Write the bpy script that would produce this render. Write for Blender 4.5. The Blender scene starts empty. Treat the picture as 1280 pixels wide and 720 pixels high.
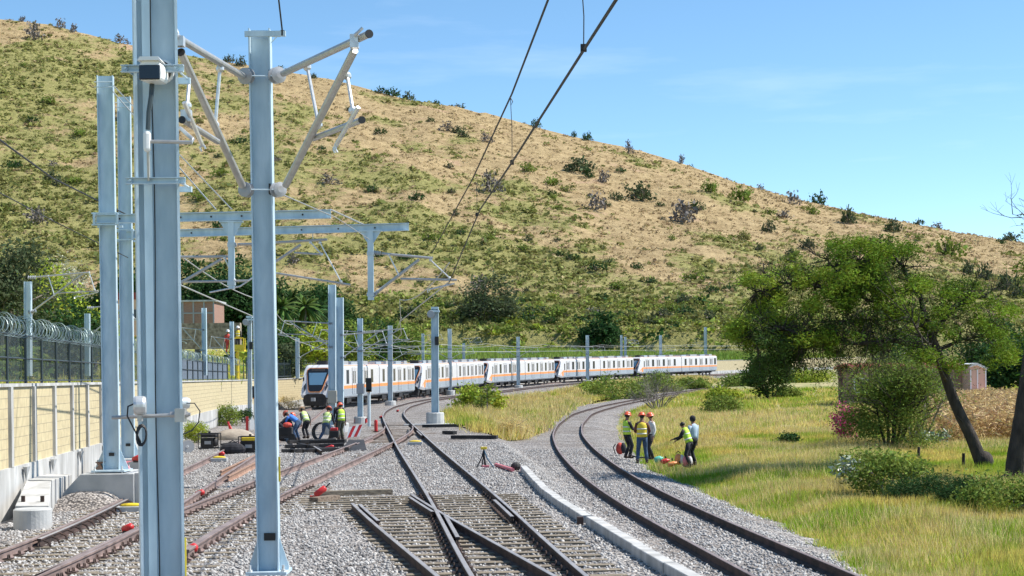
import bpy, math, random
import numpy as np
from mathutils import Vector, Matrix
S = bpy.context.scene
rad = math.radians
# ---------------------------------------------------------------- camera
F = 1920.0; ROLL = .0122; VH = 470.0; CZ = 2.65
cr, sr = math.cos(ROLL), math.sin(ROLL)
cam = bpy.data.cameras.new('camera'); camo = bpy.data.objects.new('camera', cam); S.collection.objects.link(camo)
cam.sensor_width = 36; cam.lens = F / 1280 * 36; cam.shift_y = (VH - 360) / 1280
cam.clip_start = .1; cam.clip_end = 20000
M = Matrix(((cr, sr, 0, 0), (0, 0, -1, 0), (-sr, cr, 0, CZ), (0, 0, 0, 1)))
camo.matrix_world = M
S.camera = camo
# ---------------------------------------------------------------- sky and sun
SUN_EL = rad(52); SUN_AZ = math.atan2(.95, .12)
w = bpy.data.worlds.new('World'); S.world = w; w.use_nodes = True
nt = w.node_tree; N = nt.nodes; L = nt.links
bg = N['Background']
sky = N.new('ShaderNodeTexSky'); sky.sky_type = 'NISHITA'; sky.sun_disc = False
sky.sun_elevation = SUN_EL; sky.sun_rotation = SUN_AZ; sky.altitude = 3000
sky.air_density = 1.0; sky.dust_density = .05; sky.ozone_density = 2.2
hs = N.new('ShaderNodeHueSaturation'); hs.inputs['Saturation'].default_value = 1.08; hs.inputs['Hue'].default_value = .489
L.new(sky.outputs[0], hs.inputs['Color'])
tc = N.new('ShaderNodeTexCoord'); mp = N.new('ShaderNodeMapping'); mp.inputs['Scale'].default_value = (3, 3, 22)
L.new(tc.outputs['Generated'], mp.inputs[0])
nz = N.new('ShaderNodeTexNoise'); nz.inputs['Scale'].default_value = 1.3; nz.inputs['Detail'].default_value = 6; nz.inputs['Roughness'].default_value = .55
L.new(mp.outputs[0], nz.inputs['Vector'])
rp = N.new('ShaderNodeValToRGB'); rp.color_ramp.elements[0].position = .56; rp.color_ramp.elements[1].position = .85
rp.color_ramp.elements[0].color = (0, 0, 0, 1); rp.color_ramp.elements[1].color = (.22, .22, .22, 1)
L.new(nz.outputs['Fac'], rp.inputs[0])
mx = N.new('ShaderNodeMixRGB'); mx.inputs['Color2'].default_value = (7.0, 7.6, 8.2, 1)
L.new(rp.outputs[0], mx.inputs['Fac']); L.new(hs.outputs[0], mx.inputs['Color1']); L.new(mx.outputs[0], bg.inputs['Color'])
bg.inputs['Strength'].default_value = .115
sd = Vector((.95, .12, 0)).normalized() * math.cos(SUN_EL) + Vector((0, 0, math.sin(SUN_EL)))
sl = bpy.data.lights.new('sun', 'SUN'); sl.energy = 4.0; sl.angle = rad(.5); sl.color = (1, .95, .87)
so = bpy.data.objects.new('sun', sl); S.collection.objects.link(so); so.rotation_euler = (-sd).to_track_quat('-Z', 'Y').to_euler()
S.view_settings.view_transform = 'Standard'; S.view_settings.look = 'None'; S.view_settings.gamma = 1
S.view_settings.exposure = .85; S.view_settings.use_curve_mapping = False
# ---------------------------------------------------------------- projection helpers (photo pixel -> place)
def ray(u, v):
    a = (u - 640) / F; b = (VH - v) / F
    return a * cr + b * sr, b * cr - a * sr
def at(u, v, Y):
    x, z = ray(u, v); return Vector((x * Y, Y, CZ + z * Y))
def grade(y):
    t = np.maximum(0, np.asarray(y, float) - 140.); return .01566 * (t * t / (t + 25))
def sst(a, b, x):
    t = np.clip((np.asarray(x, float) - a) / (b - a), 0, 1); return t * t * (3 - 2 * t)
def curve(kn):
    k = np.array(kn, float); ys = np.arange(k[0, 0] - 30, k[-1, 0] + 30, .5)
    xs = np.interp(ys, k[:, 0], k[:, 1])
    e0 = (k[1, 1] - k[0, 1]) / (k[1, 0] - k[0, 0]); e1 = (k[-1, 1] - k[-2, 1]) / (k[-1, 0] - k[-2, 0])
    xs = np.where(ys < k[0, 0], k[0, 1] + (ys - k[0, 0]) * e0, xs); xs = np.where(ys > k[-1, 0], k[-1, 1] + (ys - k[-1, 0]) * e1, xs)
    g = np.exp(-.5 * (np.arange(-24, 25) * .5 / 4.) ** 2); g /= g.sum()
    xp = np.concatenate([xs[:24][::-1] * 0 + xs[0] + (np.arange(-24, 0)) * (xs[1] - xs[0]), xs, xs[-1] + np.arange(1, 25) * (xs[-1] - xs[-2])])
    xs = np.convolve(xp, g, 'valid')
    return lambda y: np.interp(y, ys, xs)
xC = curve([(8, 1.6), (20.4, .15), (32.4, -.95), (57.5, -3.55), (83, -6.05), (96.5, -7.35), (108, -8.4), (122, -9.35), (142, -10.2), (160, -9.7), (174, -8), (186, -5), (199, -1.9), (218.5, 1.9), (237, 6.8), (258, 13.9), (275, 21.2), (293, 30.2), (310, 40.3), (326, 51.2), (345, 64.5), (380, 92)])
xR = curve([(8, 5.6), (22.7, 4.3), (29, 3.75), (38, 3.1), (48.5, 2.7), (62, 2.55), (78, 2.75), (94.5, 3.5), (120, 5.4), (136, 7.4), (152, 9.9), (182, 17), (229, 31), (260, 43)])
xT = curve([(8, -7.6), (22, -7.2), (28, -7.4), (35.5, -8.15), (45, -9.0), (54.7, -9.85), (68, -11.15), (77, -12.15), (90, -13.0), (108, -14.6), (120, -15.8), (128, -16.6), (135, -17.2), (141, -17.5), (150, -16.7), (160, -15.0), (179, -11.5), (200, -7.9), (218.5, -4.3), (237, .8), (256.8, 7.2), (275, 15), (293, 23.6), (310, 33.3), (326, 43.8), (345, 57), (380, 85)])
xB = curve([(8, -5.2), (21, -5.8), (26, -6.05), (32, -6.15), (39, -6.05), (45, -6.0), (55, -5.8), (63, -5.65), (72, -5.65), (80, -5.85), (90, -6.75)])
xX = curve([(8, 1.75), (16, .7), (20.3, -.2), (23.3, -.85), (27, -1.6), (30.8, -2.35), (34, -2.95), (40, -4.0)])
xW = curve([(5, -7.8), (15, -8.8), (31, -10.4), (46, -12.1), (68, -15.0), (90, -17.7), (115, -20.0), (135, -21.4), (152, -21.2), (175, -16.9), (195, -13.4), (225, -7.2), (258, 2.4), (293, 17.6), (326, 37), (345, 50), (380, 77), (460, 145)])
xK = lambda y: np.interp(y, [5, 14, 21, 24.9, 29.4, 35.8, 45, 60], [4.0, 2.95, 2.11, 1.69, 1.24, .65, .23, -.3])
def railz(x, y):  # rail head level
    y = np.asarray(y, float)
    xc = xK(y)
    q_ = sst(44, 75, y); xm = (xc + .25) * (1 - q_) + .5 * (xC(y) + xR(y)) * q_
    s = sst(0, 1.0, np.asarray(x) - xm)
    return grade(y) - .35 * s
rng = np.random.default_rng(7); random.seed(7)
# cheap value noise
_P = rng.random((256, 256))
def vn(x, y):
    x = np.asarray(x, float); y = np.asarray(y, float)
    xi = np.floor(x).astype(int); yi = np.floor(y).astype(int); fx = x - xi; fy = y - yi
    fx = fx * fx * (3 - 2 * fx); fy = fy * fy * (3 - 2 * fy)
    a = _P[xi % 256, yi % 256]; b = _P[(xi + 1) % 256, yi % 256]; c = _P[xi % 256, (yi + 1) % 256]; d = _P[(xi + 1) % 256, (yi + 1) % 256]
    return (a * (1 - fx) + b * fx) * (1 - fy) + (c * (1 - fx) + d * fx) * fy - .5
def fbm(x, y, o=4):
    r = 0; a = 1
    for i in range(o):
        r = r + a * vn(x * 2 ** i + 17.3 * i, y * 2 ** i + 9.1 * i); a *= .5
    return r
# ---------------------------------------------------------------- mesh helpers
ORG = {}
def link(o, parent=None):
    S.collection.objects.link(o)
    if parent: o.parent = parent
    return o
def tag(o, label=None, cat=None, group=None, kind=None):
    if label: o['label'] = label
    if cat: o['category'] = cat
    if group: o['group'] = group
    if kind: o['kind'] = kind
    return o
def thing(name, loc, label, cat, group=None):
    o = bpy.data.objects.new(name, None); link(o); o.location = loc; ORG[o.name] = Vector(loc); o.empty_display_size = .2
    return tag(o, label, cat, group)
class MB:
    def __init__(s): s.v = []; s.f = []; s.m = []
    def add(s, V, Fc, mi=0):
        b = len(s.v); s.v += [tuple(p) for p in V]; s.f += [tuple(i + b for i in f) for f in Fc]
        s.m += (mi if isinstance(mi, list) else [mi] * len(Fc)); return s
    def box(s, c, sz, rz=0, mi=0, ax=None):
        hx, hy, hz = sz[0] / 2, sz[1] / 2, sz[2] / 2; c = Vector(c)
        R = Matrix.Rotation(rz, 3, 'Z') if ax is None else ax
        V = [c + R @ Vector((a * hx, b * hy, d * hz)) for d in (-1, 1) for a, b in ((-1, -1), (1, -1), (1, 1), (-1, 1))]
        return s.add(V, [(3, 2, 1, 0), (4, 5, 6, 7), (0, 1, 5, 4), (1, 2, 6, 5), (2, 3, 7, 6), (3, 0, 4, 7)], mi)
    def beam(s, a, b, wd, ht, mi=0, up=(0, 0, 1)):
        a = Vector(a); b = Vector(b); d = (b - a); l = d.length; d.normalize(); u = Vector(up)
        if abs(d.dot(u)) > .98: u = Vector((0, 1, 0))
        sx = d.cross(u).normalized(); uu = sx.cross(d).normalized()
        return s.box((a + b) / 2, (wd, l, ht), mi=mi, ax=Matrix((sx, d, uu)).transposed())
    def tube(s, P, r, n=8, mi=0, cap=True):
        P = [Vector(p) for p in P]; k = len(P); r = r if isinstance(r, (list, tuple)) else [r] * k
        V = []; ref = None
        for i in range(k):
            t = (P[min(i + 1, k - 1)] - P[max(i - 1, 0)]).normalized()
            if ref is None:
                ref = Vector((0, 0, 1)) if abs(t.z) < .9 else Vector((0, 1, 0))
            a = t.cross(ref).normalized(); b = a.cross(t).normalized(); ref = b
            for j in range(n):
                q = 2 * math.pi * j / n; V.append(P[i] + (a * math.cos(q) + b * math.sin(q)) * r[i])
        Fc = [(i * n + j, i * n + (j + 1) % n, (i + 1) * n + (j + 1) % n, (i + 1) * n + j) for i in range(k - 1) for j in range(n)]
        if cap: Fc += [tuple(range(n))[::-1], tuple((k - 1) * n + j for j in range(n))]
        return s.add(V, Fc, mi)
    def lathe(s, prof, c=(0, 0, 0), n=16, mi=0, ax=None, sx=1, sy=1):
        c = Vector(c); R = ax or Matrix.Identity(3); V = []
        for r, z in prof:
            for j in range(n):
                q = 2 * math.pi * j / n; V.append(c + R @ Vector((r * math.cos(q) * sx, r * math.sin(q) * sy, z)))
        k = len(prof)
        Fc = [(i * n + j, i * n + (j + 1) % n, (i + 1) * n + (j + 1) % n, (i + 1) * n + j) for i in range(k - 1) for j in range(n)]
        Fc += [tuple(range(n))[::-1], tuple((k - 1) * n + j for j in range(n))]
        return s.add(V, Fc, mi)
    def sweep(s, prof, path, mi=None, cap=True):  # prof: (side,z), side positive to the right of travel
        P = [Vector(p) for p in path]; k = len(P); n = len(prof); V = []
        for i in range(k):
            t = P[min(i + 1, k - 1)] - P[max(i - 1, 0)]; t.z = 0; t.normalize(); sd_ = Vector((t.y, -t.x, 0))
            for a, b in prof: V.append(P[i] + sd_ * a + Vector((0, 0, b)))
        Fc = []; mm = []
        for i in range(k - 1):
            for j in range(n):
                Fc.append((i * n + j, i * n + (j + 1) % n, (i + 1) * n + (j + 1) % n, (i + 1) * n + j)); mm.append(mi[j] if mi else 0)
        if cap: Fc += [tuple(range(n))[::-1], tuple((k - 1) * n + j for j in range(n))]; mm += [0, 0]
        return s.add(V, Fc, mm)
    def ell(s, c, r, n=10, m=6, mi=0, ax=None):
        pr = [(math.sin(math.pi * i / m) * .999 + .001, -math.cos(math.pi * i / m)) for i in range(m + 1)]
        R = (ax or Matrix.Identity(3)) @ Matrix.Diagonal(Vector(r))
        return s.lathe(pr, c, n, mi, ax=R)
    def build(s, name, mats, parent=None, smooth=False, bevel=0):
        o0 = Vector((0, 0, 0))
        if parent is not None and parent.name in ORG: o0 = ORG[parent.name]
        me = bpy.data.meshes.new(name); me.from_pydata([(p[0] - o0.x, p[1] - o0.y, p[2] - o0.z) for p in s.v], [], s.f)
        mats = mats if isinstance(mats, (list, tuple)) else [mats]
        for m in mats: me.materials.append(m)
        if len(mats) > 1: me.polygons.foreach_set('material_index', s.m)
        if smooth: me.polygons.foreach_set('use_smooth', [True] * len(s.f))
        o = bpy.data.objects.new(name, me); link(o, parent); ORG[o.name] = o0
        if bevel:
            b = o.modifiers.new('bevel', 'BEVEL'); b.width = bevel; b.segments = 2; b.limit_method = 'ANGLE'
        return o
def soup(name, V, k, mat, parent=None, origin=None, attr=None):
    """V (N*k,3) array -> N faces of k corners"""
    o0 = np.array(ORG[parent.name]) if parent is not None and parent.name in ORG else np.zeros(3)
    V = np.asarray(V, np.float32).reshape(-1, 3) - o0
    me = bpy.data.meshes.new(name); n = len(V); nf = n // k
    me.vertices.add(n); me.vertices.foreach_set('co', V.astype(np.float32).ravel())
    me.loops.add(n); me.loops.foreach_set('vertex_index', np.arange(n, dtype=np.int32))
    me.polygons.add(nf); me.polygons.foreach_set('loop_start', np.arange(0, n, k, dtype=np.int32))
    try: me.polygons.foreach_set('loop_total', np.full(nf, k, dtype=np.int32))
    except Exception: pass
    me.update(calc_edges=True)
    for m in (mat if isinstance(mat, (list, tuple)) else [mat]): me.materials.append(m)
    o = bpy.data.objects.new(name, me); link(o, parent); ORG[o.name] = Vector(o0); return o
def leafV(C, size, rg, asp=.45, up=.3, jit=.4):
    """quads (diamond leaves) at centres C"""
    n = len(C); d = rg.normal(size=(n, 3)); d[:, 2] = d[:, 2] * .6 + up; d /= np.linalg.norm(d, axis=1)[:, None]
    e = rg.normal(size=(n, 3)); e = np.cross(d, e); e /= np.linalg.norm(e, axis=1)[:, None]
    s = (size * (1 + jit * rg.uniform(-1, 1, n)))[:, None] if np.isscalar(size) else (np.asarray(size) * (1 + jit * rg.uniform(-1, 1, n)))[:, None]
    a = C - d * s; b = C + e * s * asp; c = C + d * s; f = C - e * s * asp
    return np.stack([a, b, c, f], 1).reshape(-1, 3)
def bladeV(C, h, wd, rg, lean=.35):
    n = len(C); q = rg.uniform(0, 6.283, n); h = h * rg.uniform(.5, 1.25, n)
    e = np.stack([np.cos(q), np.sin(q), q * 0], 1) * (np.broadcast_to(np.asarray(wd, float), (n,)) / 2)[:, None]
    t = rg.normal(size=(n, 3)) * lean; t[:, 2] = 1; t /= np.linalg.norm(t, axis=1)[:, None]
    return np.stack([C - e, C + e, C + t * h[:, None]], 1).reshape(-1, 3)
def copy_tree(o, loc=None, rz=None, parent=None, sc=None, label=None, group=None):
    c = o.copy(); S.collection.objects.link(c)
    if parent: c.parent = parent
    if loc is not None: c.location = loc
    if rz is not None: c.rotation_euler = (0, 0, rz)
    if sc is not None: c.scale = sc if hasattr(sc, '__len__') else (sc, sc, sc)
    if label: c['label'] = label
    if group: c['group'] = group
    for ch in list(o.children): copy_tree(ch, parent=c)
    return c
# ---------------------------------------------------------------- materials
def mat(name, c1, c2=None, rough=.6, metal=0, scale=4, bump=0, bscale=None, detail=5, lo=.35, hi=.65, isl=None, spec=None, stretch=None, trans=0):
    m = bpy.data.materials.new(name); m.use_nodes = True; t = m.node_tree; n = t.nodes; l = t.links; b = n['Principled BSDF']
    b.inputs['Base Color'].default_value = (*c1, 1); b.inputs['Roughness'].default_value = rough; b.inputs['Metallic'].default_value = metal
    if spec is not None: b.inputs['Specular IOR Level'].default_value = spec
    tc = n.new('ShaderNodeTexCoord'); vec = tc.outputs['Object']
    if stretch:
        q = n.new('ShaderNodeMapping'); q.inputs['Scale'].default_value = stretch; l.new(vec, q.inputs[0]); vec = q.outputs[0]
    if c2 is not None:
        z = n.new('ShaderNodeTexNoise'); z.inputs['Scale'].default_value = scale; z.inputs['Detail'].default_value = detail; l.new(vec, z.inputs['Vector'])
        r = n.new('ShaderNodeValToRGB'); r.color_ramp.elements[0].position = lo; r.color_ramp.elements[1].position = hi
        r.color_ramp.elements[0].color = (*c1, 1); r.color_ramp.elements[1].color = (*c2, 1)
        l.new(z.outputs['Fac'], r.inputs[0]); col = r.outputs[0]
        if isl is not None:
            g = n.new('ShaderNodeNewGeometry'); h = n.new('ShaderNodeHueSaturation'); mr = n.new('ShaderNodeMapRange')
            mr.inputs['To Min'].default_value = 1 - isl; mr.inputs['To Max'].default_value = 1 + isl
            l.new(g.outputs['Random Per Island'], mr.inputs[0]); l.new(mr.outputs[0], h.inputs['Value']); l.new(col, h.inputs['Color'])
            m2 = n.new('ShaderNodeMath'); m2.operation = 'MULTIPLY_ADD'; m2.inputs[1].default_value = .05; m2.inputs[2].default_value = .475
            l.new(g.outputs['Random Per Island'], m2.inputs[0]); l.new(m2.outputs[0], h.inputs['Hue']); col = h.outputs[0]
        l.new(col, b.inputs['Base Color'])
    if bump:
        z2 = n.new('ShaderNodeTexNoise'); z2.inputs['Scale'].default_value = bscale or scale * 4; z2.inputs['Detail'].default_value = 4; l.new(vec, z2.inputs['Vector'])
        bp = n.new('ShaderNodeBump'); bp.inputs['Strength'].default_value = min(1, bump); bp.inputs['Distance'].default_value = .02 * max(1, bump)
        l.new(z2.outputs['Fac'], bp.inputs['Height']); l.new(bp.outputs[0], b.inputs['Normal'])
    if trans:
        tr = n.new('ShaderNodeBsdfTranslucent'); ms = n.new('ShaderNodeMixShader'); ms.inputs[0].default_value = trans
        src = b.inputs['Base Color'].links
        if src: l.new(src[0].from_socket, tr.inputs['Color'])
        else: tr.inputs['Color'].default_value = (*c1, 1)
        l.new(b.outputs[0], ms.inputs[1]); l.new(tr.outputs[0], ms.inputs[2]); l.new(ms.outputs[0], n['Material Output'].inputs['Surface'])
    return m
def ballast_mat(name, tint):
    m = bpy.data.materials.new(name); m.use_nodes = True; t = m.node_tree; n = t.nodes; l = t.links; b = n['Principled BSDF']; b.inputs['Roughness'].default_value = .85
    tc = n.new('ShaderNodeTexCoord'); v = n.new('ShaderNodeTexVoronoi'); v.inputs['Scale'].default_value = 16; v.inputs['Randomness'].default_value = 1
    l.new(tc.outputs['Object'], v.inputs['Vector'])
    sp = n.new('ShaderNodeSeparateColor'); l.new(v.outputs['Color'], sp.inputs[0])
    r = n.new('ShaderNodeValToRGB'); e = r.color_ramp.elements; e[0].position = 0; e[0].color = (.16 * tint[0], .16 * tint[1], .17 * tint[2], 1); e[1].position = 1; e[1].color = (.72 * tint[0], .70 * tint[1], .68 * tint[2], 1)
    k = e.new(.4); k.color = (.40 * tint[0], .39 * tint[1], .39 * tint[2], 1)
    l.new(sp.outputs[0], r.inputs[0])
    # shade in the gaps between stones, painted into the colour
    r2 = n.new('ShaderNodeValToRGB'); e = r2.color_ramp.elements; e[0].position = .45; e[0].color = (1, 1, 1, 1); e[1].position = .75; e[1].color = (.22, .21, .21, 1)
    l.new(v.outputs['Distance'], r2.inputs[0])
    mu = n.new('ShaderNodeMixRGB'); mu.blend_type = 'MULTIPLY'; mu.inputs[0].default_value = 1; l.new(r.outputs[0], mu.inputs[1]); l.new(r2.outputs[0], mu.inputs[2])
    z = n.new('ShaderNodeTexNoise'); z.inputs['Scale'].default_value = .5; z.inputs['Detail'].default_value = 5; l.new(tc.outputs['Object'], z.inputs['Vector'])
    r3 = n.new('ShaderNodeValToRGB'); e = r3.color_ramp.elements; e[0].position = .35; e[0].color = (.80, .74, .68, 1); e[1].position = .62; e[1].color = (1.12, 1.1, 1.06, 1); l.new(z.outputs['Fac'], r3.inputs[0])
    mu2 = n.new('ShaderNodeMixRGB'); mu2.blend_type = 'MULTIPLY'; mu2.inputs[0].default_value = 1; l.new(mu.outputs[0], mu2.inputs[1]); l.new(r3.outputs[0], mu2.inputs[2])
    l.new(mu2.outputs[0], b.inputs['Base Color'])
    mm = n.new('ShaderNodeMath'); mm.operation = 'MULTIPLY_ADD'; mm.inputs[1].default_value = -1.2; l.new(v.outputs['Distance'], mm.inputs[0]); l.new(sp.outputs[1], mm.inputs[2])
    bp = n.new('ShaderNodeBump'); bp.inputs['Strength'].default_value = 1; bp.inputs['Distance'].default_value = .035; l.new(mm.outputs[0], bp.inputs['Height']); l.new(bp.outputs[0], b.inputs['Normal'])
    return m
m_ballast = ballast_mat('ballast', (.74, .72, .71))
m_stone = mat('ballast_stone', (.30, .29, .285), (.44, .425, .41), rough=.95, scale=3, isl=.45, spec=.1)
m_dirt = mat('soil_and_grass', (.17, .20, .05), (.40, .33, .16), rough=.95, scale=.35, detail=8, bump=1, bscale=9, lo=.38, hi=.6)
m_meadow = mat('meadow_grass', (.20, .27, .05), (.44, .38, .18), rough=.95, scale=.06, detail=9, bump=1, bscale=3, lo=.40, hi=.62)
m_steel = mat('galvanised_steel', (.40, .52, .595), (.60, .71, .775), rough=.5, metal=.1, scale=5, detail=9, bump=.2, bscale=22, stretch=(1, 1, .3), lo=.3, hi=.7)
m_steel2 = mat('galvanised_steel_far', (.46, .545, .59), (.56, .63, .67), rough=.45, metal=.1, scale=3)
m_alu = mat('grey_aluminium_tube', (.42, .41, .40), (.50, .49, .47), rough=.38, metal=.5, scale=12)
m_zinc = mat('bright_zinc_fitting', (.60, .60, .60), (.75, .75, .74), rough=.35, metal=.5, scale=20)
m_black = mat('black_rubber', (.012, .012, .013), rough=.5)
m_white = mat('white_plastic', (.78, .78, .77), rough=.35)
m_disc = mat('grey_insulator', (.33, .34, .36), rough=.35)
m_railside = mat('rusty_rail_side', (.025, .017, .014), (.085, .05, .04), rough=.8, scale=3, detail=7)
m_railside2 = mat('light_rust_rail_side', (.13, .095, .085), (.26, .185, .165), rough=.8, scale=3, detail=7)
m_railtop = mat('worn_rail_head', (.38, .34, .32), (.52, .48, .46), rough=.42, metal=.5, scale=1.5)
m_railred = mat('brown_rail_head', (.22, .165, .15), (.34, .27, .25), rough=.5, metal=.3, scale=1.5)
m_orange_rust = mat('fresh_orange_rust', (.22, .12, .08), (.36, .23, .165), rough=.8, scale=4)
m_wood = mat('weathered_timber', (.13, .105, .08), (.32, .265, .19), rough=.9, scale=3, detail=7, bump=.6, bscale=20, stretch=(1, 8, 8))
m_wood_dark = mat('dark_oiled_timber', (.11, .08, .06), (.30, .23, .17), rough=.9, scale=4, detail=6, bump=.5, stretch=(1, 6, 6))
m_conc = mat('light_concrete', (.34, .335, .32), (.55, .545, .53), rough=.85, scale=2.6, detail=9, bump=.3, bscale=25, stretch=(1, 1, .3))
m_conc2 = mat('stained_concrete', (.36, .37, .37), (.52, .52, .51), rough=.85, scale=1.6, detail=8, bump=.3, bscale=25)
m_fence = mat('dark_green_fence_paint', (.035, .05, .055), rough=.5)
m_wire = mat('black_cable', (.02, .02, .022), rough=.6)
m_wirel = mat('bare_wire', (.50, .50, .47), rough=.5, metal=.5)
m_red = mat('red_paint', (.55, .03, .03), rough=.4)
m_yellow = mat('yellow_paint', (.75, .55, .03), rough=.4)
m_pink = mat('faded_pink_plastic', (.75, .22, .24), rough=.5)
m_glass = mat('tinted_glass', (.012, .014, .018), rough=.12, spec=.6)
m_glass2 = mat('train_side_glass', (.03, .035, .045), rough=.15, spec=.6)
m_twhite = mat('train_white_paint', (.60, .595, .61), (.64, .635, .65), rough=.3, scale=.6)
m_torange = mat('train_orange_paint', (.80, .30, .10), rough=.35)
m_tgrey = mat('train_light_grey_paint', (.30, .345, .40), (.34, .385, .44), rough=.35, scale=.5)
m_tdark = mat('train_underframe_black', (.012, .012, .013), (.04, .035, .035), rough=.7, scale=2)
m_bark = mat('dark_bark', (.020, .016, .014), (.065, .05, .042), rough=.95, scale=6, detail=8, bump=1.5, bscale=18, stretch=(1, 1, .3))
m_barkg = mat('grey_bark', (.16, .13, .11), (.26, .22, .19), rough=.95, scale=3)
def leafmat(name, a, b, isl=.4, tr=.3, sc=.5): return mat(name, a, b, rough=.75, spec=.15, scale=sc, isl=isl, trans=tr, lo=.3, hi=.7)
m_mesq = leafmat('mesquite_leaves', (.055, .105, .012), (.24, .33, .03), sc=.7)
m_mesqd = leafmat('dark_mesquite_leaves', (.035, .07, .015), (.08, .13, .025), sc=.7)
m_bright = leafmat('bright_shrub_leaves', (.22, .31, .03), (.44, .46, .06))
m_shrub = leafmat('shrub_leaves', (.11, .17, .03), (.26, .31, .06))
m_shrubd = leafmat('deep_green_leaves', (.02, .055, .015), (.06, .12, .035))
m_scrub = leafmat('hill_scrub_leaves', (.17, .185, .05), (.33, .32, .11), sc=.05)
m_scrub2 = leafmat('hill_dry_scrub', (.30, .22, .12), (.48, .37, .21), sc=.05)
m_olive = leafmat('olive_tree_leaves', (.055, .075, .035), (.12, .145, .07), sc=.1)
m_twig = mat('bare_grey_twigs', (.13, .11, .10), (.24, .21, .19), rough=.9, scale=2, isl=.3)
m_grassg = mat('grass_blades', (.24, .36, .015), (.62, .50, .14), rough=.7, scale=.28, detail=6, isl=.35, trans=.45, lo=.42, hi=.56)
m_grassd = mat('dry_grass_blades', (.60, .46, .18), (.74, .60, .30), rough=.7, scale=.8, isl=.35, trans=.45)
m_lush = mat('lush_grass_blades', (.26, .44, .02), (.44, .56, .04), rough=.7, scale=.8, isl=.35, trans=.45)
m_corn = mat('dry_maize_leaves', (.42, .27, .12), (.62, .45, .23), rough=.8, scale=2, isl=.4, trans=.2)
m_flower = mat('magenta_bougainvillea_petals', (.50, .02, .18), (.65, .06, .30), rough=.6, scale=2, isl=.3, trans=.3)
m_brickp = mat('pink_painted_wall', (.60, .38, .28), (.68, .47, .36), rough=.85, scale=1)
def brickmat(name, c1, c2, mortar, scale=1., w=.5, h=.25, ms=.02):
    m = bpy.data.materials.new(name); m.use_nodes = True; t = m.node_tree; n = t.nodes; l = t.links; b = n['Principled BSDF']; b.inputs['Roughness'].default_value = .9
    uv = n.new('ShaderNodeUVMap'); uv.uv_map = 'UVMap'
    k = n.new('ShaderNodeTexBrick'); k.inputs['Color1'].default_value = (*c1, 1); k.inputs['Color2'].default_value = (*c2, 1); k.inputs['Mortar'].default_value = (*mortar, 1)
    k.inputs['Scale'].default_value = scale; k.inputs['Brick Width'].default_value = w; k.inputs['Row Height'].default_value = h; k.inputs['Mortar Size'].default_value = ms
    l.new(uv.outputs[0], k.inputs['Vector'])
    z = n.new('ShaderNodeTexNoise'); z.inputs['Scale'].default_value = 5; z.inputs['Detail'].default_value = 8; l.new(uv.outputs[0], z.inputs['Vector'])
    r = n.new('ShaderNodeValToRGB'); r.color_ramp.elements[0].position = .3; r.color_ramp.elements[0].color = (.8, .8, .8, 1); r.color_ramp.elements[1].position = .7; l.new(z.outputs['Fac'], r.inputs[0])
    mu = n.new('ShaderNodeMixRGB'); mu.blend_type = 'MULTIPLY'; mu.inputs[0].default_value = 1; l.new(k.outputs['Color'], mu.inputs[1]); l.new(r.outputs[0], mu.inputs[2]); l.new(mu.outputs[0], b.inputs['Base Color'])
    bp = n.new('ShaderNodeBump'); bp.inputs['Strength'].default_value = .6; bp.inputs['Distance'].default_value = .02; bp.invert = True; l.new(k.outputs['Fac'], bp.inputs['Height']); l.new(bp.outputs[0], b.inputs['Normal'])
    return m
m_block = brickmat('cream_block', (.60, .51, .31), (.55, .46, .28), (.42, .36, .24), 1., .42, .21, .008)
m_brick = brickmat('red_brick', (.46, .21, .15), (.38, .17, .12), (.3, .26, .22), 1., .3, .12, .02)
def uvwall(o, along, zs):
    me = o.data; u = me.uv_layers.new(name='UVMap')
    for p in me.polygons:
        for li in p.loop_indices:
            vi = me.loops[li].vertex_index; u.data[li].uv = (along[vi], zs[vi])
# ---------------------------------------------------------------- terrain: ground inside the railway, meadow behind the wall, hill
def zin(x, y):
    x = np.asarray(x, float); y = np.asarray(y, float)
    r = x - xR(y)
    base = railz(x, y) - .46 + .14 * sst(20, 60, np.abs(r)) * 0
    right = -.62 + .0045 * (y - 20) + grade(y) * .9 + .16 * fbm(x / 5, y / 7) + sst(9, 40, r) * .35
    base = base + (right - base) * sst(2.6, 5.0, r)
    return base
def grid(name, xs, ys, zf, m):
    X, Y = np.meshgrid(xs, ys); Z = zf(X, Y); nx = len(xs); ny = len(ys)
    V = np.stack([X, Y, Z], -1).reshape(-1, 3)
    i = np.arange(nx - 1)[None, :] + (np.arange(ny - 1) * nx)[:, None]
    Fc = np.stack([i, i + 1, i + 1 + nx, i + nx], -1).reshape(-1, 4)
    me = bpy.data.meshes.new(name); me.from_pydata(V.tolist(), [], Fc.tolist()); me.materials.append(m)
    me.polygons.foreach_set('use_smooth', [True] * len(Fc)); o = bpy.data.objects.new(name, me); link(o); return o
def nonuni(a, b, n, p, c=0):
    t = np.linspace(-1, 1, n); return np.where(t < 0, c + (c - a) * -np.abs(t) ** p, c + (b - c) * np.abs(t) ** p)
gx = nonuni(-3500, 3500, 221, 3.2, 8); gy = np.concatenate([np.linspace(-3000, -60, 12), np.linspace(-50, 8, 10), np.arange(10, 130, 1.2), np.arange(130, 420, 5), np.linspace(430, 6000, 14)])
def zg(X, Y):
    z = zin(X, np.clip(Y, 5, 330)); far = sst(300, 900, Y); return z * (1 - far) + far * (-2)
tag(grid('ground', gx, gy, zg, m_dirt), kind='structure')
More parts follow.
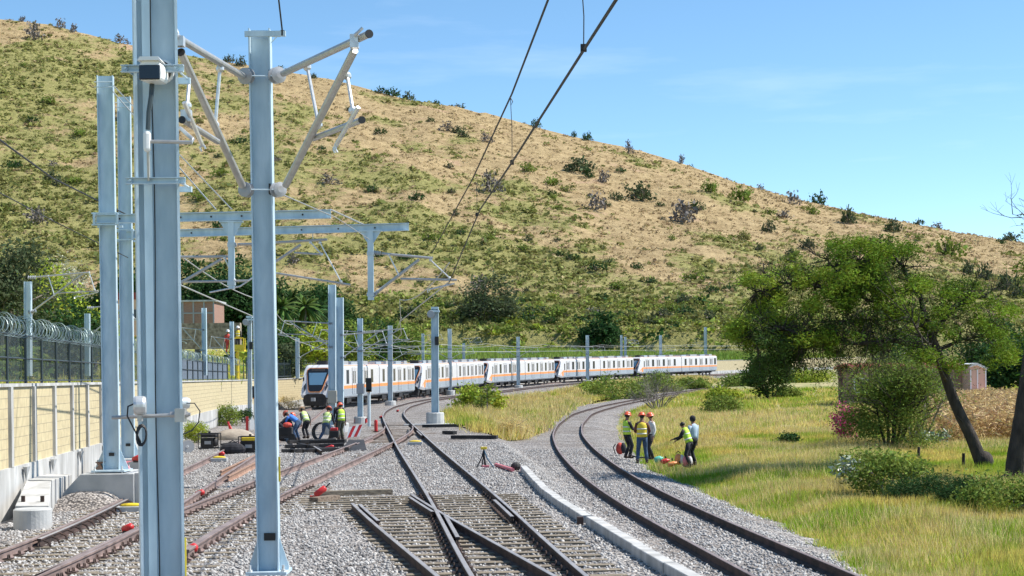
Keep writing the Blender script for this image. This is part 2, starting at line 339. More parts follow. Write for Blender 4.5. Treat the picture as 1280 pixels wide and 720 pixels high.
# meadow behind wall
wy = np.concatenate([np.arange(2, 460, 4.)]); wx = xW(wy)
tx = np.gradient(wx, wy); nl = np.sqrt(1 + tx ** 2); nxn = -1 / nl; nyn = tx / nl
ds = np.array([.12, 1, 3, 6, 10, 16, 24, 34, 46, 60, 80, 110, 150, 220, 320, 450])
def wall_top(y): return 2.62 + grade(y) * 1.02 + .12 * sst(100, 200, y)
def zmead(x, y, d):
    return wall_top(np.clip(y, 2, 400)) - .35 + d * .045 + sst(40, 160, d) * 2 + 1.2 * fbm(x / 40, y / 40) * sst(2, 30, d)
MV = []
for j, d in enumerate(ds):
    px = wx + nxn * d; py = wy + nyn * d; MV.append(np.stack([px, py, zmead(px, wy, d)], -1))
MV = np.array(MV); nj, ni = MV.shape[:2]
mb = MB(); mb.add(MV.reshape(-1, 3).tolist(), [(j * ni + i, (j + 1) * ni + i, (j + 1) * ni + i + 1, j * ni + i + 1) for j in range(nj - 1) for i in range(ni - 1)])
tag(mb.build('meadow', m_meadow, smooth=True), kind='structure')
# hill
crest = [(0, 20), (60, 27), (160, 52), (300, 74), (420, 96), (500, 119), (560, 131), (600, 141), (700, 169), (800, 191), (900, 223), (1000, 251), (1100, 271), (1200, 286), (1280, 299)]
YC = 850.
ckx = [-1400, -600]; ckz = [150, 205]
for u, v in crest:
    p = at(u, v + 2, YC); ckx.append(p.x); ckz.append(p.z)
ckx += [420, 700, 1500]; ckz += [55, 40, 20]
def zhill(x, y):
    x = np.asarray(x, float); y = np.asarray(y, float)
    zc = np.interp(x, ckx, ckz); t = (y - 405 - 30 * vn(x / 90, 3.3)) / (YC - 405)
    z0 = 12.5 + .012 * np.clip(-x, -100, 300)
    tt = np.clip(t, -.4, 1); z = z0 + (zc - z0) * (tt * .93 + .07 * tt * tt)
    z = np.where(t > 1, zc - (y - YC) * .12 - (t - 1) ** 2 * 60, z)
    amp = np.clip(t * 4, 0, 1) * np.clip((1.05 - t) * 3, .12, 1)
    z = z + amp * (9 * fbm(x / 110, y / 160, 4) - 5 * (.5 - np.abs(fbm(x / 70 + 31, y / 300, 3)))  + 2.5 * fbm(x / 18, y / 25, 3))
    z = z + .7 * fbm(x / 6, y / 6, 2) * np.clip(t * 8, 0, 1)
    return z - np.clip(404 - y, 0, 40) * .9
def green(x, y):
    """share of green scrub on the hill, 0..1"""
    zc = np.interp(x, ckx, ckz); z = zhill(x, y); h = z / np.maximum(zc, 20); u = 640 + x / y * F
    n = fbm(x / 60, y / 80, 4); n2 = fbm(x / 22 + 40, y / 30, 3)
    gl = sst(600, 200, u) * .50 * sst(1.05, .75, h) + .08
    low = sst(.52, .30, h + n * .25 + sst(800, 1300, u) * -.05) * .62
    return np.clip(.10 + np.maximum(gl, low) + n * .95 + n2 * .75 + .04 - .28 * sst(.75, .95, h) - .15 * sst(350, 700, u) * sst(.35, .55, h), 0, 1)
def march(u, v, y0=395, y1=900):
    x, z = ray(u, v); Y = np.arange(y0, y1, .7); hz = zhill(x * Y, Y); k = np.argmax(hz >= CZ + z * Y)
    if hz[k] < CZ + z * Y[k]: return None
    return Vector((x * Y[k], Y[k], float(hz[k])))
hx = np.concatenate([np.linspace(-1500, -340, 60), np.arange(-336, 340, 3.2), np.linspace(345, 1500, 60)]); hy = np.concatenate([np.arange(392, 880, 3.2), np.linspace(885, 2500, 30)])
mh = bpy.data.materials.new('dry_hillside'); mh.use_nodes = True
def hillmat(m):
    t = m.node_tree; n = t.nodes; l = t.links; b = n['Principled BSDF']; b.inputs['Roughness'].default_value = .95; b.inputs['Specular IOR Level'].default_value = .1
    a = n.new('ShaderNodeAttribute'); a.attribute_name = 'cover'; tc = n.new('ShaderNodeTexCoord')
    def noise(s, d=6):
        z = n.new('ShaderNodeTexNoise'); z.inputs['Scale'].default_value = s; z.inputs['Detail'].default_value = d; z.inputs['Roughness'].default_value = .65; l.new(tc.outputs['Object'], z.inputs['Vector']); return z.outputs['Fac']
    def ramp(src, p0, p1, c0, c1):
        r = n.new('ShaderNodeValToRGB'); e = r.color_ramp.elements; e[0].position = p0; e[1].position = p1; e[0].color = (*c0, 1); e[1].color = (*c1, 1); l.new(src, r.inputs[0]); return r.outputs[0]
    straw = ramp(noise(.16, 10), .38, .64, (.29, .21, .11), (.46, .35, .19))
    grn = ramp(noise(.3, 8), .35, .65, (.19, .185, .065), (.32, .295, .115))
    s = n.new('ShaderNodeMath'); s.operation = 'ADD'; l.new(a.outputs['Fac'], s.inputs[0]); l.new(noise(.22, 9), s.inputs[1])
    f = ramp(s.outputs[0], .78, .98, (0, 0, 0), (1, 1, 1))
    mx = n.new('ShaderNodeMixRGB'); l.new(f, mx.inputs[0]); l.new(straw, mx.inputs[1]); l.new(grn, mx.inputs[2])
    bare = ramp(noise(.035, 6), .60, .68, (0, 0, 0), (1, 1, 1)); mx2 = n.new('ShaderNodeMixRGB'); l.new(bare, mx2.inputs[0]); l.new(mx.outputs[0], mx2.inputs[1])
    l.new(ramp(noise(.5, 6), .4, .6, (.38, .25, .155), (.46, .33, .21)), mx2.inputs[2])
    spk = ramp(noise(.9, 3), .60, .66, (1, 1, 1), (.72, .72, .66)); mu = n.new('ShaderNodeMixRGB'); mu.blend_type = 'MULTIPLY'; mu.inputs[0].default_value = 1; l.new(mx2.outputs[0], mu.inputs[1]); l.new(spk, mu.inputs[2])
    l.new(mu.outputs[0], b.inputs['Base Color'])
    bp = n.new('ShaderNodeBump'); bp.inputs['Strength'].default_value = 1; bp.inputs['Distance'].default_value = 1.2; l.new(noise(.7, 8), bp.inputs['Height']); l.new(bp.outputs[0], b.inputs['Normal'])
hillmat(mh)
hill = grid('hill', hx, hy, zhill, mh); tag(hill, kind='structure')
hv = np.zeros(len(hill.data.vertices) * 3); hill.data.vertices.foreach_get('co', hv); hv = hv.reshape(-1, 3)
at_ = hill.data.attributes.new('cover', 'FLOAT', 'POINT'); at_.data.foreach_set('value', green(hv[:, 0], hv[:, 1]).astype(np.float32))
# scrub on the hill: nobody could count it
def scrub(name, n, m, kind, seed, size, label, quads=22):
    rg = np.random.default_rng(seed); Y = 405 + (YC + 5 - 405) * rg.random(n * 3) ** .85; X = (rg.uniform(-60, 1340, n * 3) - 640) / F * Y
    g = green(X, Y); p = (g ** 1.5 if kind == 'g' else .25 + .5 * (1 - g)); k = rg.random(n * 3) < p; X = X[k][:n]; Y = Y[k][:n]
    Z = zhill(X, Y); n = len(X); s = size * np.clip(rg.lognormal(0, .5, n), .3, 3.)
    q = rg.normal(size=(n, quads, 3)); q /= np.linalg.norm(q, axis=2)[..., None]; q *= rg.uniform(.5, 1, (n, quads, 1)); q[..., 2] = np.abs(q[..., 2]) * .62
    C = np.stack([X, Y, Z], -1)[:, None, :] + q * s[:, None, None]
    V = leafV(C.reshape(-1, 3), np.repeat(s * .34, quads), rg, asp=.6, up=.2)
    o = soup(name, V, 4, m); tag(o, label, 'scrub', kind='stuff')
scrub('green_scrub', 17000, m_scrub, 'g', 3, 1.0, 'low green scrub spread over the hillside', 15)
scrub('dry_scrub', 17000, m_scrub2, 'd', 4, .7, 'dry straw coloured scrub tufts covering the hillside', 9)
# ---------------------------------------------------------------- ballast
def strip(name, ys, xl, xr, nc, off, m, fall=0.):
    mb = MB(); V = []
    for y in ys:
        a = float(xl(y)); b = float(xr(y))
        jit = .0 if nc < 8 else .35 * vn(y * .8, 5.) + .2 * vn(y * 2.3, 8.)
        b += jit
        xs = np.linspace(a, b, nc); zz = railz(xs, y) - off + .03 * fbm(xs * 1.3, xs * 0 + y * 1.3, 3)
        zz = zz - fall * sst(b - 1.6, b, xs)
        V += [(float(x), float(y), float(z)) for x, z in zip(xs, zz)]
    ny = len(ys); mb.add(V, [(j * nc + i, j * nc + i + 1, (j + 1) * nc + i + 1, (j + 1) * nc + i) for j in range(ny - 1) for i in range(nc - 1)])
    return tag(mb.build(name, m, smooth=True), kind='structure')
xE = curve([(8, 7.6), (18, 6.4), (24, 6.25), (30, 6.3), (39, 6.15), (45, 5.7), (54, 5.3), (62, 5.4), (75, 5.9), (95, 6.5), (120, 8.3), (136, 10.3), (152, 13), (182, 20.2), (229, 34.3), (260, 46.5)])
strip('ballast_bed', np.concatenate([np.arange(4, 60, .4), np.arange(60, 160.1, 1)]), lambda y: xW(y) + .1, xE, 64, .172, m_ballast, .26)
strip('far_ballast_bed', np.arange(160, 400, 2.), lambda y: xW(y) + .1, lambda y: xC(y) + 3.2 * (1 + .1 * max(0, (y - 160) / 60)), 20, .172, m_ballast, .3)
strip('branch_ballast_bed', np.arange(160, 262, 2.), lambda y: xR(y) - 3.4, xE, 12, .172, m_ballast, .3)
# loose stones lying on the bed
ico = np.array([(0, 0, 1), (.894, 0, .447), (.276, .851, .447), (-.724, .526, .447), (-.724, -.526, .447), (.276, -.851, .447), (.724, .526, -.447), (-.276, .851, -.447), (-.894, 0, -.447), (-.276, -.851, -.447), (.724, -.526, -.447), (0, 0, -1)])
icf = np.array([(0, 1, 2), (0, 2, 3), (0, 3, 4), (0, 4, 5), (0, 5, 1), (1, 6, 2), (2, 7, 3), (3, 8, 4), (4, 9, 5), (5, 10, 1), (6, 7, 2), (7, 8, 3), (8, 9, 4), (9, 10, 5), (10, 6, 1)])
def stones(n, y0, y1, seed, s0):
    rg = np.random.default_rng(seed); Y = y0 + (y1 - y0) * rg.random(n * 3) ** 1.1; u = rg.uniform(-20, 1300, n * 3); X = (u - 640) / F * Y
    k = (X > xW(Y) + .3) & (X < xE(Y) - .2)
    for f in (xC, xR, xT, xB): k &= np.abs(np.abs(X - f(Y)) - .75) > .13
    k &= ~((np.abs(np.abs(X - xX(Y)) - .75) < .13) & (Y < 35))
    k &= ~((X > xX(Y) - .9) & (X < xC(Y) + 1.4) & (Y < 36) & (rg.random(n * 3) > .68))
    X = X[k][:n]; Y = Y[k][:n]; n = len(X); Z = railz(X, Y) - .172 + .01 - .26 * sst(-1.6, 0, X - xE(Y))
    s = s0 * rg.uniform(.55, 1.35, n)
    sc = rg.uniform(.6, 1.2, (n, 1, 3)); a = rg.uniform(0, 6.28, n); ca, sa = np.cos(a), np.sin(a)
    P = ico[None] * (1 + .24 * rg.normal(size=(n, 12, 1))) * sc * s[:, None, None]
    P = np.stack([P[..., 0] * ca[:, None] - P[..., 1] * sa[:, None], P[..., 0] * sa[:, None] + P[..., 1] * ca[:, None], P[..., 2] * .8], -1) + np.stack([X, Y, Z], -1)[:, None]
    V = P.reshape(-1, 3); Fc = (icf[None] + 12 * np.arange(n)[:, None, None]).reshape(-1, 3)
    me = bpy.data.meshes.new('ballast_stones'); me.vertices.add(len(V)); me.vertices.foreach_set('co', V.astype(np.float32).ravel())
    me.loops.add(Fc.size); me.loops.foreach_set('vertex_index', Fc.ravel().astype(np.int32)); me.polygons.add(len(Fc)); me.polygons.foreach_set('loop_start', np.arange(0, Fc.size, 3, dtype=np.int32))
    me.update(calc_edges=True); me.materials.append(m_stone); o = bpy.data.objects.new('ballast_stones', me); link(o); tag(o, 'loose grey crushed stones of the track ballast', 'gravel', kind='stuff')
stones(70000, 13, 66, 11, .027)
# ---------------------------------------------------------------- tracks
RP = [(-.075, -.172), (.075, -.172), (.075, -.16), (.013, -.13), (.013, -.05), (.036, -.035), (.036, -.005), (.028, 0), (-.028, 0), (-.036, -.005), (-.036, -.035), (-.013, -.05), (-.013, -.13), (-.075, -.16)]
RM = [0, 0, 0, 0, 0, 0, 1, 1, 1, 0, 0, 0, 0, 0]
def offpath(f, y0, y1, off, step=1., dz=0):
    ys = np.linspace(y0, y1, max(2, int((y1 - y0) / step) + 1)); P = []
    for y in ys:
        x = float(f(y)); t = float(f(y + .3) - f(y - .3)) / .6; n = math.sqrt(1 + t * t)
        X = x + off / n; Yy = y - off * t / n; P.append((X, Yy, float(railz(X, Yy)) + dz))
    return P
def rail(f, y0, y1, off, par, ms, step=1., dz=0, label=None):
    mb = MB(); mb.sweep(RP, offpath(f, y0, y1, off, step, dz), RM); o = mb.build('rail', ms, par)
    if label: o['label'] = label
    return o
def track(f, y0, y1, label, ms, yl=None, yr=None):
    t = thing('railway_track', (float(f(y0)), y0, 0), label, 'railway track')
    rail(f, yl or y0, y1, -.75, t, ms); rail(f, yr or y0, y1, .75, t, ms); return t
MS = (m_railside, m_railtop); MS2 = (m_railside2, m_railred); MS3 = (m_railside, m_railred)
tC = track(xC, 5, 392, 'middle railway track with pale worn rails, crossing in front and curving right beside the trains', MS)
tR = track(xR, 5, 258, 'right hand railway track with dark brown rails curving away beside the grass verge', MS3)
tT = track(xT, 5, 392, 'leftmost railway track nearest the cream wall, on which the trains stand', MS2)
tB = track(xB, 5, 84, 'branching railway track with pinkish rails left of the middle track', MS2)
tX = thing('railway_track', (float(xX(20)), 20, 0), 'short unfinished track ending in the foreground ballast, its rails crossing the middle track', 'railway track')
mb = MB(); mb.sweep(RP, [p for p in offpath(xX, 5, 32.7, -.75)], RM); mb.build('rail', MS, tX)
mb = MB(); mb.sweep(RP, [p for p in offpath(xX, 5, 34.6, .75, 1, .002)], RM); mb.build('rail', MS, tX)
# check rails and crossing wings
rail(lambda y: xX(y), 28.6, 32.4, -.62, tX, MS, label='short check rail inside the left rail')
rail(lambda y: xX(y), 30.2, 34.0, .63, tX, MS, dz=-.004)
rail(lambda y: xC(y), 25.5, 29.6, -.62, tC, MS, dz=-.004); rail(lambda y: xC(y), 29.0, 33.0, .62, tC, MS, dz=-.004, label='short check rail with ribbed chairs')
rail(lambda y: xC(y), 70, 76, .63, tC, MS, dz=-.004); rail(lambda y: xB(y), 62, 69, -.63, tB, MS2, dz=-.004)
rail(lambda y: xT(y), 26, 36, .0 - .63, tT, MS, dz=-.003, label='dark ribbed check rail')
rail(lambda y: xB(y) + .18, 24, 33, .63, tB, MS2, dz=-.003)
def ribs(f, y0, y1, off, par, n):
    mb = MB()
    for i in range(n):
        y = y0 + (y1 - y0) * i / (n - 1); x = float(f(y)) + off; z = float(railz(x, y))
        mb = MB(); mb.tube([(x, y, z - .03), (x + .09, y, z - .07), (x + .13, y - .02, z - .14)], .02, 5)
        mb.build('rail_chair', m_railside, par)
ribs(xT, 26, 36, -.56, tT, 18); ribs(xC, 29, 33, .56 - .13, tC, 10)
def sleepers(par, f, y0, y1, step, l, r, m, drop=.172, hw=.11, seed=1, ofs=0):
    rg = random.Random(seed); y = y0
    while y < y1:
        x = float(f(y)); t = float(f(y + .3) - f(y - .3)) / .6; a = -math.atan(t)
        lft = l(y) if callable(l) else x - l; rgt = r(y) if callable(r) else x + r
        cx = (lft + rgt) / 2; ln = (rgt - lft) * (1 + rg.uniform(-.01, .01)); cy = y - (cx - x) * t
        z = float(railz(cx, cy)) - drop - .05 + rg.uniform(-.006, .006) + ofs
        mb = MB(); R = Matrix.Rotation(a + rg.uniform(-.006, .006), 3, 'Z')
        mb.box((cx, cy, z), (ln, hw * 2, .12), ax=R)
        for s in (-.75, .75):  # baseplates and clips
            c = Vector((x, y, z + .068)) + R @ Vector((s, 0, 0)); mb.box(c, (.34, .17, .016), ax=R, mi=1)
            for q in (-.11, .11):
                d = c + R @ Vector((q, 0, 0)); mb.tube([d + Vector((0, -.05, .01)), d + Vector((0, -.02, .06)), d + Vector((0, .03, .06)), d + Vector((0, .05, .01))], .014, 5, mi=1)
        mb.build('sleeper', (m, m_railside), par)
        y += step * (1 + rg.uniform(-.04, .04))
sleepers(tC, xC, 13, 36.8, .6, lambda y: float(xX(y)) - (1.0 if y < 33 else 1.7), 1.5, m_wood, ofs=.022)
sleepers(tC, xC, 76, 93, .7, 1.6, 1.6, m_wood_dark, seed=4, ofs=-.006)
sleepers(tB, xB, 14, 40, .6, 1.25, 1.45, m_wood, seed=2, ofs=.012)
sleepers(tB, xB, 55, 76, .65, 1.2, 1.3, m_wood_dark, seed=5, ofs=-.006)
sleepers(tT, xT, 14, 39.5, .6, 1.35, 1.2, m_wood, seed=3, ofs=.01)
# ---------------------------------------------------------------- concrete kerb wall
def cx_(y): return float(xK(y)) + .10
y = 46.2; i = 0; k_lab = []
kp = [45.4, 43.6, 41.2, 38.7, 36.2, 33.8, 31.4, 29.0, 28.85, 26.4, 24.0, 21.6, 19.2, 16.8, 14.4]
kw = thing('concrete_kerb', (cx_(30), 30, -.2), 'long low pale concrete kerb between the middle and right hand tracks', 'kerb')
for a, b in zip(kp, kp[1:]):
    if a - b < .3: continue
    q = 0 if a > 29 else .05
    mb = MB(); o = .012 * math.sin(a * 7)
    V0 = (cx_(a) + o + q, a - .01, 0); V1 = (cx_(b) + o + q, b + .012, 0)
    mb.sweep([(-.10, -.6), (.10, -.6), (.10, -.012), (.088, .0), (-.088, .0), (-.10, -.012)], [V0, V1]); ob = mb.build('kerb_block', m_conc, kw)
mb = MB(); mb.box((cx_(28.9) - .14, 28.95, -.09), (.12, .12, .14)); mb.build('anchor_bolt', m_railside, kw)
# ---------------------------------------------------------------- boundary wall
wallt = thing('boundary_wall', (float(xW(30)), 30, 0), 'long cream block wall on a grey concrete base along the left edge of the yard', 'wall')
def wpath(y0, y1, off, step=2.):
    P = []
    for y in np.linspace(y0, y1, max(2, int((y1 - y0) / step) + 1)):
        t = float(xW(y + .3) - xW(y - .3)) / .6; n = math.sqrt(1 + t * t); P.append((float(xW(y)) + off / n, y - off * t / n, y))
    return P
def wall_strip(off, z0, z1, y0, y1, thick):  # front sheet with uv
    P = wpath(y0, y1, off, 2); Q = wpath(y0, y1, off - thick, 2); V = []; al = []; zz = []; d = 0; prev = None
    for (p, q) in zip(P, Q):
        if prev: d += math.hypot(p[0] - prev[0], p[1] - prev[1])
        prev = p; a, b = z0(p[2]), z1(p[2])
        V += [(p[0], p[1], a), (p[0], p[1], b), (q[0], q[1], b), (q[0], q[1], a)]; al += [d] * 4; zz += [a, b, b, a]
    n = len(P); Fc = [(4 * i + j, 4 * i + (j + 1) % 4, 4 * i + 4 + (j + 1) % 4, 4 * i + 4 + j) for i in range(n - 1) for j in range(4)] + [(0, 3, 2, 1), (4 * n - 4, 4 * n - 3, 4 * n - 2, 4 * n - 1)]
    mb = MB(); mb.add(V, Fc); return mb, al, zz
gb = lambda y: float(grade(y)) - .6
gm = lambda y: float(grade(y)) + .86 - .35 * float(sst(100, 140, y))
gt = lambda y: float(wall_top(y)) - .07
mb, a_, z_ = wall_strip(.06, gb, gm, 2, 456, .5); mb.build('concrete_base', m_conc, wallt)
mb, a_, z_ = wall_strip(0, gm, gt, 2, 456, .38); o = mb.build('block_panel', m_block, wallt); uvwall(o, a_, z_)
mb, a_, z_ = wall_strip(.05, gt, lambda y: float(wall_top(y)), 2, 456, .48); mb.build('coping', m_conc, wallt)
yy = 12.6; ln = 0
while yy < 50:
    x = float(xW(yy)); t = float(xW(yy + .3) - xW(yy - .3)) / .6; mb = MB()
    mb.box((x, yy, (gm(yy) + gt(yy)) / 2), (.14, .22, gt(yy) - gm(yy) - .004), -math.atan(t)); mb.build('pilaster', m_conc, wallt)
    yy += 2.45 if yy < 120 else 5.2
for yb in (36.3, 40.2, 33.2, 44.5):  # little triangular corbels on the base
    x = float(xW(yb)) + .1; mb = MB(); mb.add([(x, yb - .12, .82), (x, yb + .12, .82), (x + .09, yb - .12, .82), (x + .09, yb + .12, .82), (x, yb + .1, .5)], [(0, 2, 3, 1), (0, 4, 2), (1, 3, 4), (2, 4, 3), (0, 1, 4)]); mb.build('corbel', m_conc2, wallt)
# fence on the wall
ft = thing('security_fence', (float(xW(30)) - .2, 30, 2.6), 'dark steel fence with coiled razor wire standing on top of the cream wall', 'fence')
mesh_m = bpy.data.materials.new('fence_mesh'); mesh_m.use_nodes = True
def meshmat(m):
    t = m.node_tree; n = t.nodes; l = t.links; b = n['Principled BSDF']; b.inputs['Base Color'].default_value = (.07, .09, .10, 1); b.inputs['Roughness'].default_value = .6
    tr = n.new('ShaderNodeBsdfTransparent'); ms = n.new('ShaderNodeMixShader'); ms.inputs[0].default_value = .42; l.new(tr.outputs[0], ms.inputs[1]); l.new(b.outputs[0], ms.inputs[2]); l.new(ms.outputs[0], n['Material Output'].inputs['Surface'])
meshmat(mesh_m)
m_sheet = mat('slate_blue_privacy_sheet', (.09, .12, .16), (.13, .16, .20), rough=.7, scale=.8)
FH = 1.08
def fpt(y, z, off=-.2):
    t = float(xW(y + .3) - xW(y - .3)) / .6; n = math.sqrt(1 + t * t); return Vector((float(xW(y)) + off / n, y - off * t / n, float(wall_top(y)) + z))
y = 14.; k = 0
while y < 118:
    mb = MB(); mb.tube([fpt(y, -.05), fpt(y, FH + .38)], .032, 6); mb.build('fence_post', m_fence, ft)
    y += 1.9 if y < 60 else 3.2
for z in (.06, .56, FH):
    mb = MB(); mb.tube([fpt(q, z) for q in np.arange(12, 118.1, 3)], .02, 5); mb.build('fence_rail', m_fence, ft)
def panel(y0, y1, mt, nm):
    mb = MB(); V = []; ys = np.linspace(y0, y1, 16)
    for q in ys: V += [fpt(q, .07, -.23), fpt(q, FH, -.23)]
    mb.add(V, [(2 * i, 2 * i + 1, 2 * i + 3, 2 * i + 2) for i in range(15)]); mb.build(nm, mt, ft)
panel(12, 60, mesh_m, 'mesh_panel'); panel(60, 104, m_sheet, 'privacy_panel')
mb = MB()
for q in np.arange(12, 58, .16): mb.tube([fpt(q, .06, -.215), fpt(q, FH, -.215)], .004, 3, cap=False)
mb.build('wire_mesh', m_fence, ft)
mb = MB(); P = []
for i in range(0, 7200):
    a = i * 2 * math.pi / 16; q = 12 + i * (.30 / 16) * 1.; 
    if q > 112: break
    rr = .22 + .03 * math.sin(q * 3.1); P.append(fpt(q + .05 * math.sin(a * .37), FH + .20 + rr * math.sin(a), -.2 + rr * .8 * math.cos(a)))
mb.tube(P, .006, 3, cap=False)
P2 = [fpt(12 + i * (.42 / 14), FH + .14 + .2 * math.sin(i * 2 * math.pi / 14 + 1), -.2 + .22 * math.cos(i * 2 * math.pi / 14 + 1)) for i in range(2300)]
mb.tube(P2, .006, 3, cap=False)
mb.build('razor_wire', mat('razor_wire_steel', (.27, .34, .34), rough=.45, metal=.4), ft)
# palisade further along
pt_ = thing('palisade_fence', (float(xW(150)), 150, 3), 'dark upright bar fence on the wall behind the front train', 'fence')
mb = MB()
for i, q in enumerate(np.arange(118, 330, .42)):
    if i % 8 == 0: mb2 = MB(); mb2.tube([fpt(q, -.05), fpt(q, 1.75)], .04, 5); mb2.build('fence_post', m_fence, pt_)
    mb.tube([fpt(q, .05), fpt(q, 1.55)], .016, 3)
mb.build('fence_bars', m_fence, pt_)
for z in (.2, 1.35):
    mb = MB(); mb.tube([fpt(q, z) for q in np.arange(118, 330, 4)], .03, 4); mb.build('fence_rail', m_fence, pt_)
# ---------------------------------------------------------------- footings by the wall
def prism(poly, y0, y1, m, name, par=None, yaw=0, c=None, bevel=0):
    """poly in (x,z), extruded along y"""
    mb = MB(); n = len(poly); V = [Vector((x, y0, z)) for x, z in poly] + [Vector((x, y1, z)) for x, z in poly]
    if yaw:
        c = Vector(c); R = Matrix.Rotation(yaw, 3, 'Z'); V = [c + R @ (p - c) for p in V]
    mb.add(V, [tuple(range(n))] + [tuple(range(n, 2 * n))[::-1]] + [(i, i + n, (i + 1) % n + n, (i + 1) % n) for i in range(n)][::1]); return mb.build(name, m, par, bevel=bevel)
# cylinder footing + sloped pedestals
b = at(41, 655, 29.5)
t = thing('round_footing', (b.x, b.y, -.4), 'round grey concrete footing drum at the foot of the white pedestal by the wall', 'footing')
mb = MB(); mb.lathe([(.36, -.6), (.36, .20), (.33, .22)], (b.x, b.y, 0), 28); mb.build('drum', m_conc2, t, smooth=False)
t = thing('concrete_pedestal', (-9.9, 31.5, 0), 'white sloping concrete pedestal with two dark pockets beside the wall, left of the ribbed block', 'footing')
A = [at(19, 632, 30.6), at(61, 632, 30.6), at(64, 601, 33.0), at(33, 601, 33.0)]
def slab(P, zb, m, name, par):
    mb = MB(); n = len(P); V = list(P) + [Vector((p.x, p.y, zb)) for p in P]
    mb.add(V, [tuple(range(n)), tuple(range(n, 2 * n))[::-1]] + [(i, i + n, (i + 1) % n + n, (i + 1) % n) for i in range(n)]); return mb.build(name, m, par, bevel=.012)
slab(A, -.5, m_conc, 'pedestal_block', t)
for u in (29, 53):
    p = at(u, 626, 30.95); mb = MB(); mb.box(p + Vector((0, 0, .03)), (.07, .05, .14)); mb.build('bolt_pocket', m_railside, t)
t = thing('concrete_pedestal', (-10, 34, 0), 'white flat topped concrete pedestal with vertical grooves, between the sloping one and the wedge', 'footing')
A = [at(35, 599.5, 33.3), at(65, 600, 33.2), at(90, 593, 35.9), at(57, 592.5, 36.1)]; slab(A, -.5, m_conc, 'pedestal_block', t)
for i in range(3):
    a = A[1].lerp(A[2], .15 + i * .33); mb = MB(); mb.box((a.x + .004, a.y, a.z / 2 - .2), (.03, .05, a.z + .4)); mb.build('joint_strip', m_disc, t)
t = thing('pole_footing', (-9.2, 35, 0), 'wide wedge shaped grey concrete footing carrying the two tall portal poles', 'footing')
A0 = at(131, 592, 34.6); zt = A0.z
prism([(-10.55, -.5), (-10.5, -.25), (-9.72, zt), (-8.52, zt), (-8.52, -.5)], 34.5, 36.2, m_conc2, 'wedge_block', t, bevel=.02)
prism([(-8.517, -.5), (-8.517, zt + .01), (-8.3, zt + .01), (-8.3, -.5)], 34.55, 36.3, m_conc, 'end_block', t, bevel=.01)
prism([(-10.9, -.5), (-10.9, zt + .02), (-9.5, zt + .02), (-9.5, -.5)], 40.2, 42.0, m_conc2, 'wedge_block', t, bevel=.02)
mb = MB(); n_ = 26
V_ = []
for j in range(n_):
    for i in range(n_):
        x = -10.6 + 3.2 * i / (n_ - 1); y = 32.2 + 3.0 * j / (n_ - 1); e_ = math.exp(-((x + 9.5) / .75) ** 4 - ((y - 34.6) / 1.15) ** 4) * .40
        V_.append((x, y, -.21 + e_ + .03 * float(fbm(x * 2, y * 2, 3)) * (e_ > .02)))
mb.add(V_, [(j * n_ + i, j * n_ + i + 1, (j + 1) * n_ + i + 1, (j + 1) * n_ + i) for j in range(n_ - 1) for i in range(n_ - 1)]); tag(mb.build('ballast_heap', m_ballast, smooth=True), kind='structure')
# ---------------------------------------------------------------- H section posts
def hbeam(mb, x, y, z0, z1, w_, d_, tf=.022, tw=.014, yaw=0, lean=0., mi=0):
    """web faces the viewer (flanges left and right)"""
    pr = [(-w_ / 2, -d_ / 2), (-w_ / 2 + tf, -d_ / 2), (-w_ / 2 + tf, -tw / 2), (w_ / 2 - tf, -tw / 2), (w_ / 2 - tf, -d_ / 2), (w_ / 2, -d_ / 2), (w_ / 2, d_ / 2), (w_ / 2 - tf, d_ / 2), (w_ / 2 - tf, tw / 2), (-w_ / 2 + tf, tw / 2), (-w_ / 2 + tf, d_ / 2), (-w_ / 2, d_ / 2)]
    c, s = math.cos(yaw), math.sin(yaw); n = 12; V = []
    for z in (z0, z1):
        dx = lean * (z0 - z)
        V += [(x + dx + a * c - b * s, y + a * s + b * c, z) for a, b in pr]
    mb.add(V, [tuple(range(n))[::-1], tuple(range(n, 2 * n))] + [(i, (i + 1) % n, (i + 1) % n + n, i + n) for i in range(n)], mi)
def baseplate(x, y, z, w_, par, m=None):
    m = m or m_steel; mb = MB(); mb.box((x, y, z + .02), (w_ * 2, w_ * 2, .04))
    for s in (-1, 1):
        mb.add([(x + s * w_ * .5, y - .01, z + .04), (x + s * w_ * .98, y - .01, z + .04), (x + s * w_ * .98, y - .01, z + .1), (x + s * w_ * .5, y - .01, z + .5), (x + s * w_ * .5, y + .01, z + .04), (x + s * w_ * .98, y + .01, z + .04), (x + s * w_ * .98, y + .01, z + .1), (x + s * w_ * .5, y + .01, z + .5)], [(0, 1, 2, 3), (7, 6, 5, 4), (0, 4, 5, 1), (1, 5, 6, 2), (2, 6, 7, 3), (3, 7, 4, 0)])
    mb.build('base_plate', m, par)
    for a in (-.82, .82):
        for b_ in (-.82, .82):
            mb = MB(); mb.tube([(x + a * w_, y + b_ * w_, z - .05), (x + a * w_, y + b_ * w_, z + .13)], .018, 6); mb.tube([(x + a * w_, y + b_ * w_, z + .04), (x + a * w_, y + b_ * w_, z + .07)], .034, 6); mb.build('anchor_bolt', m_zinc, par)
LEAN = .0015
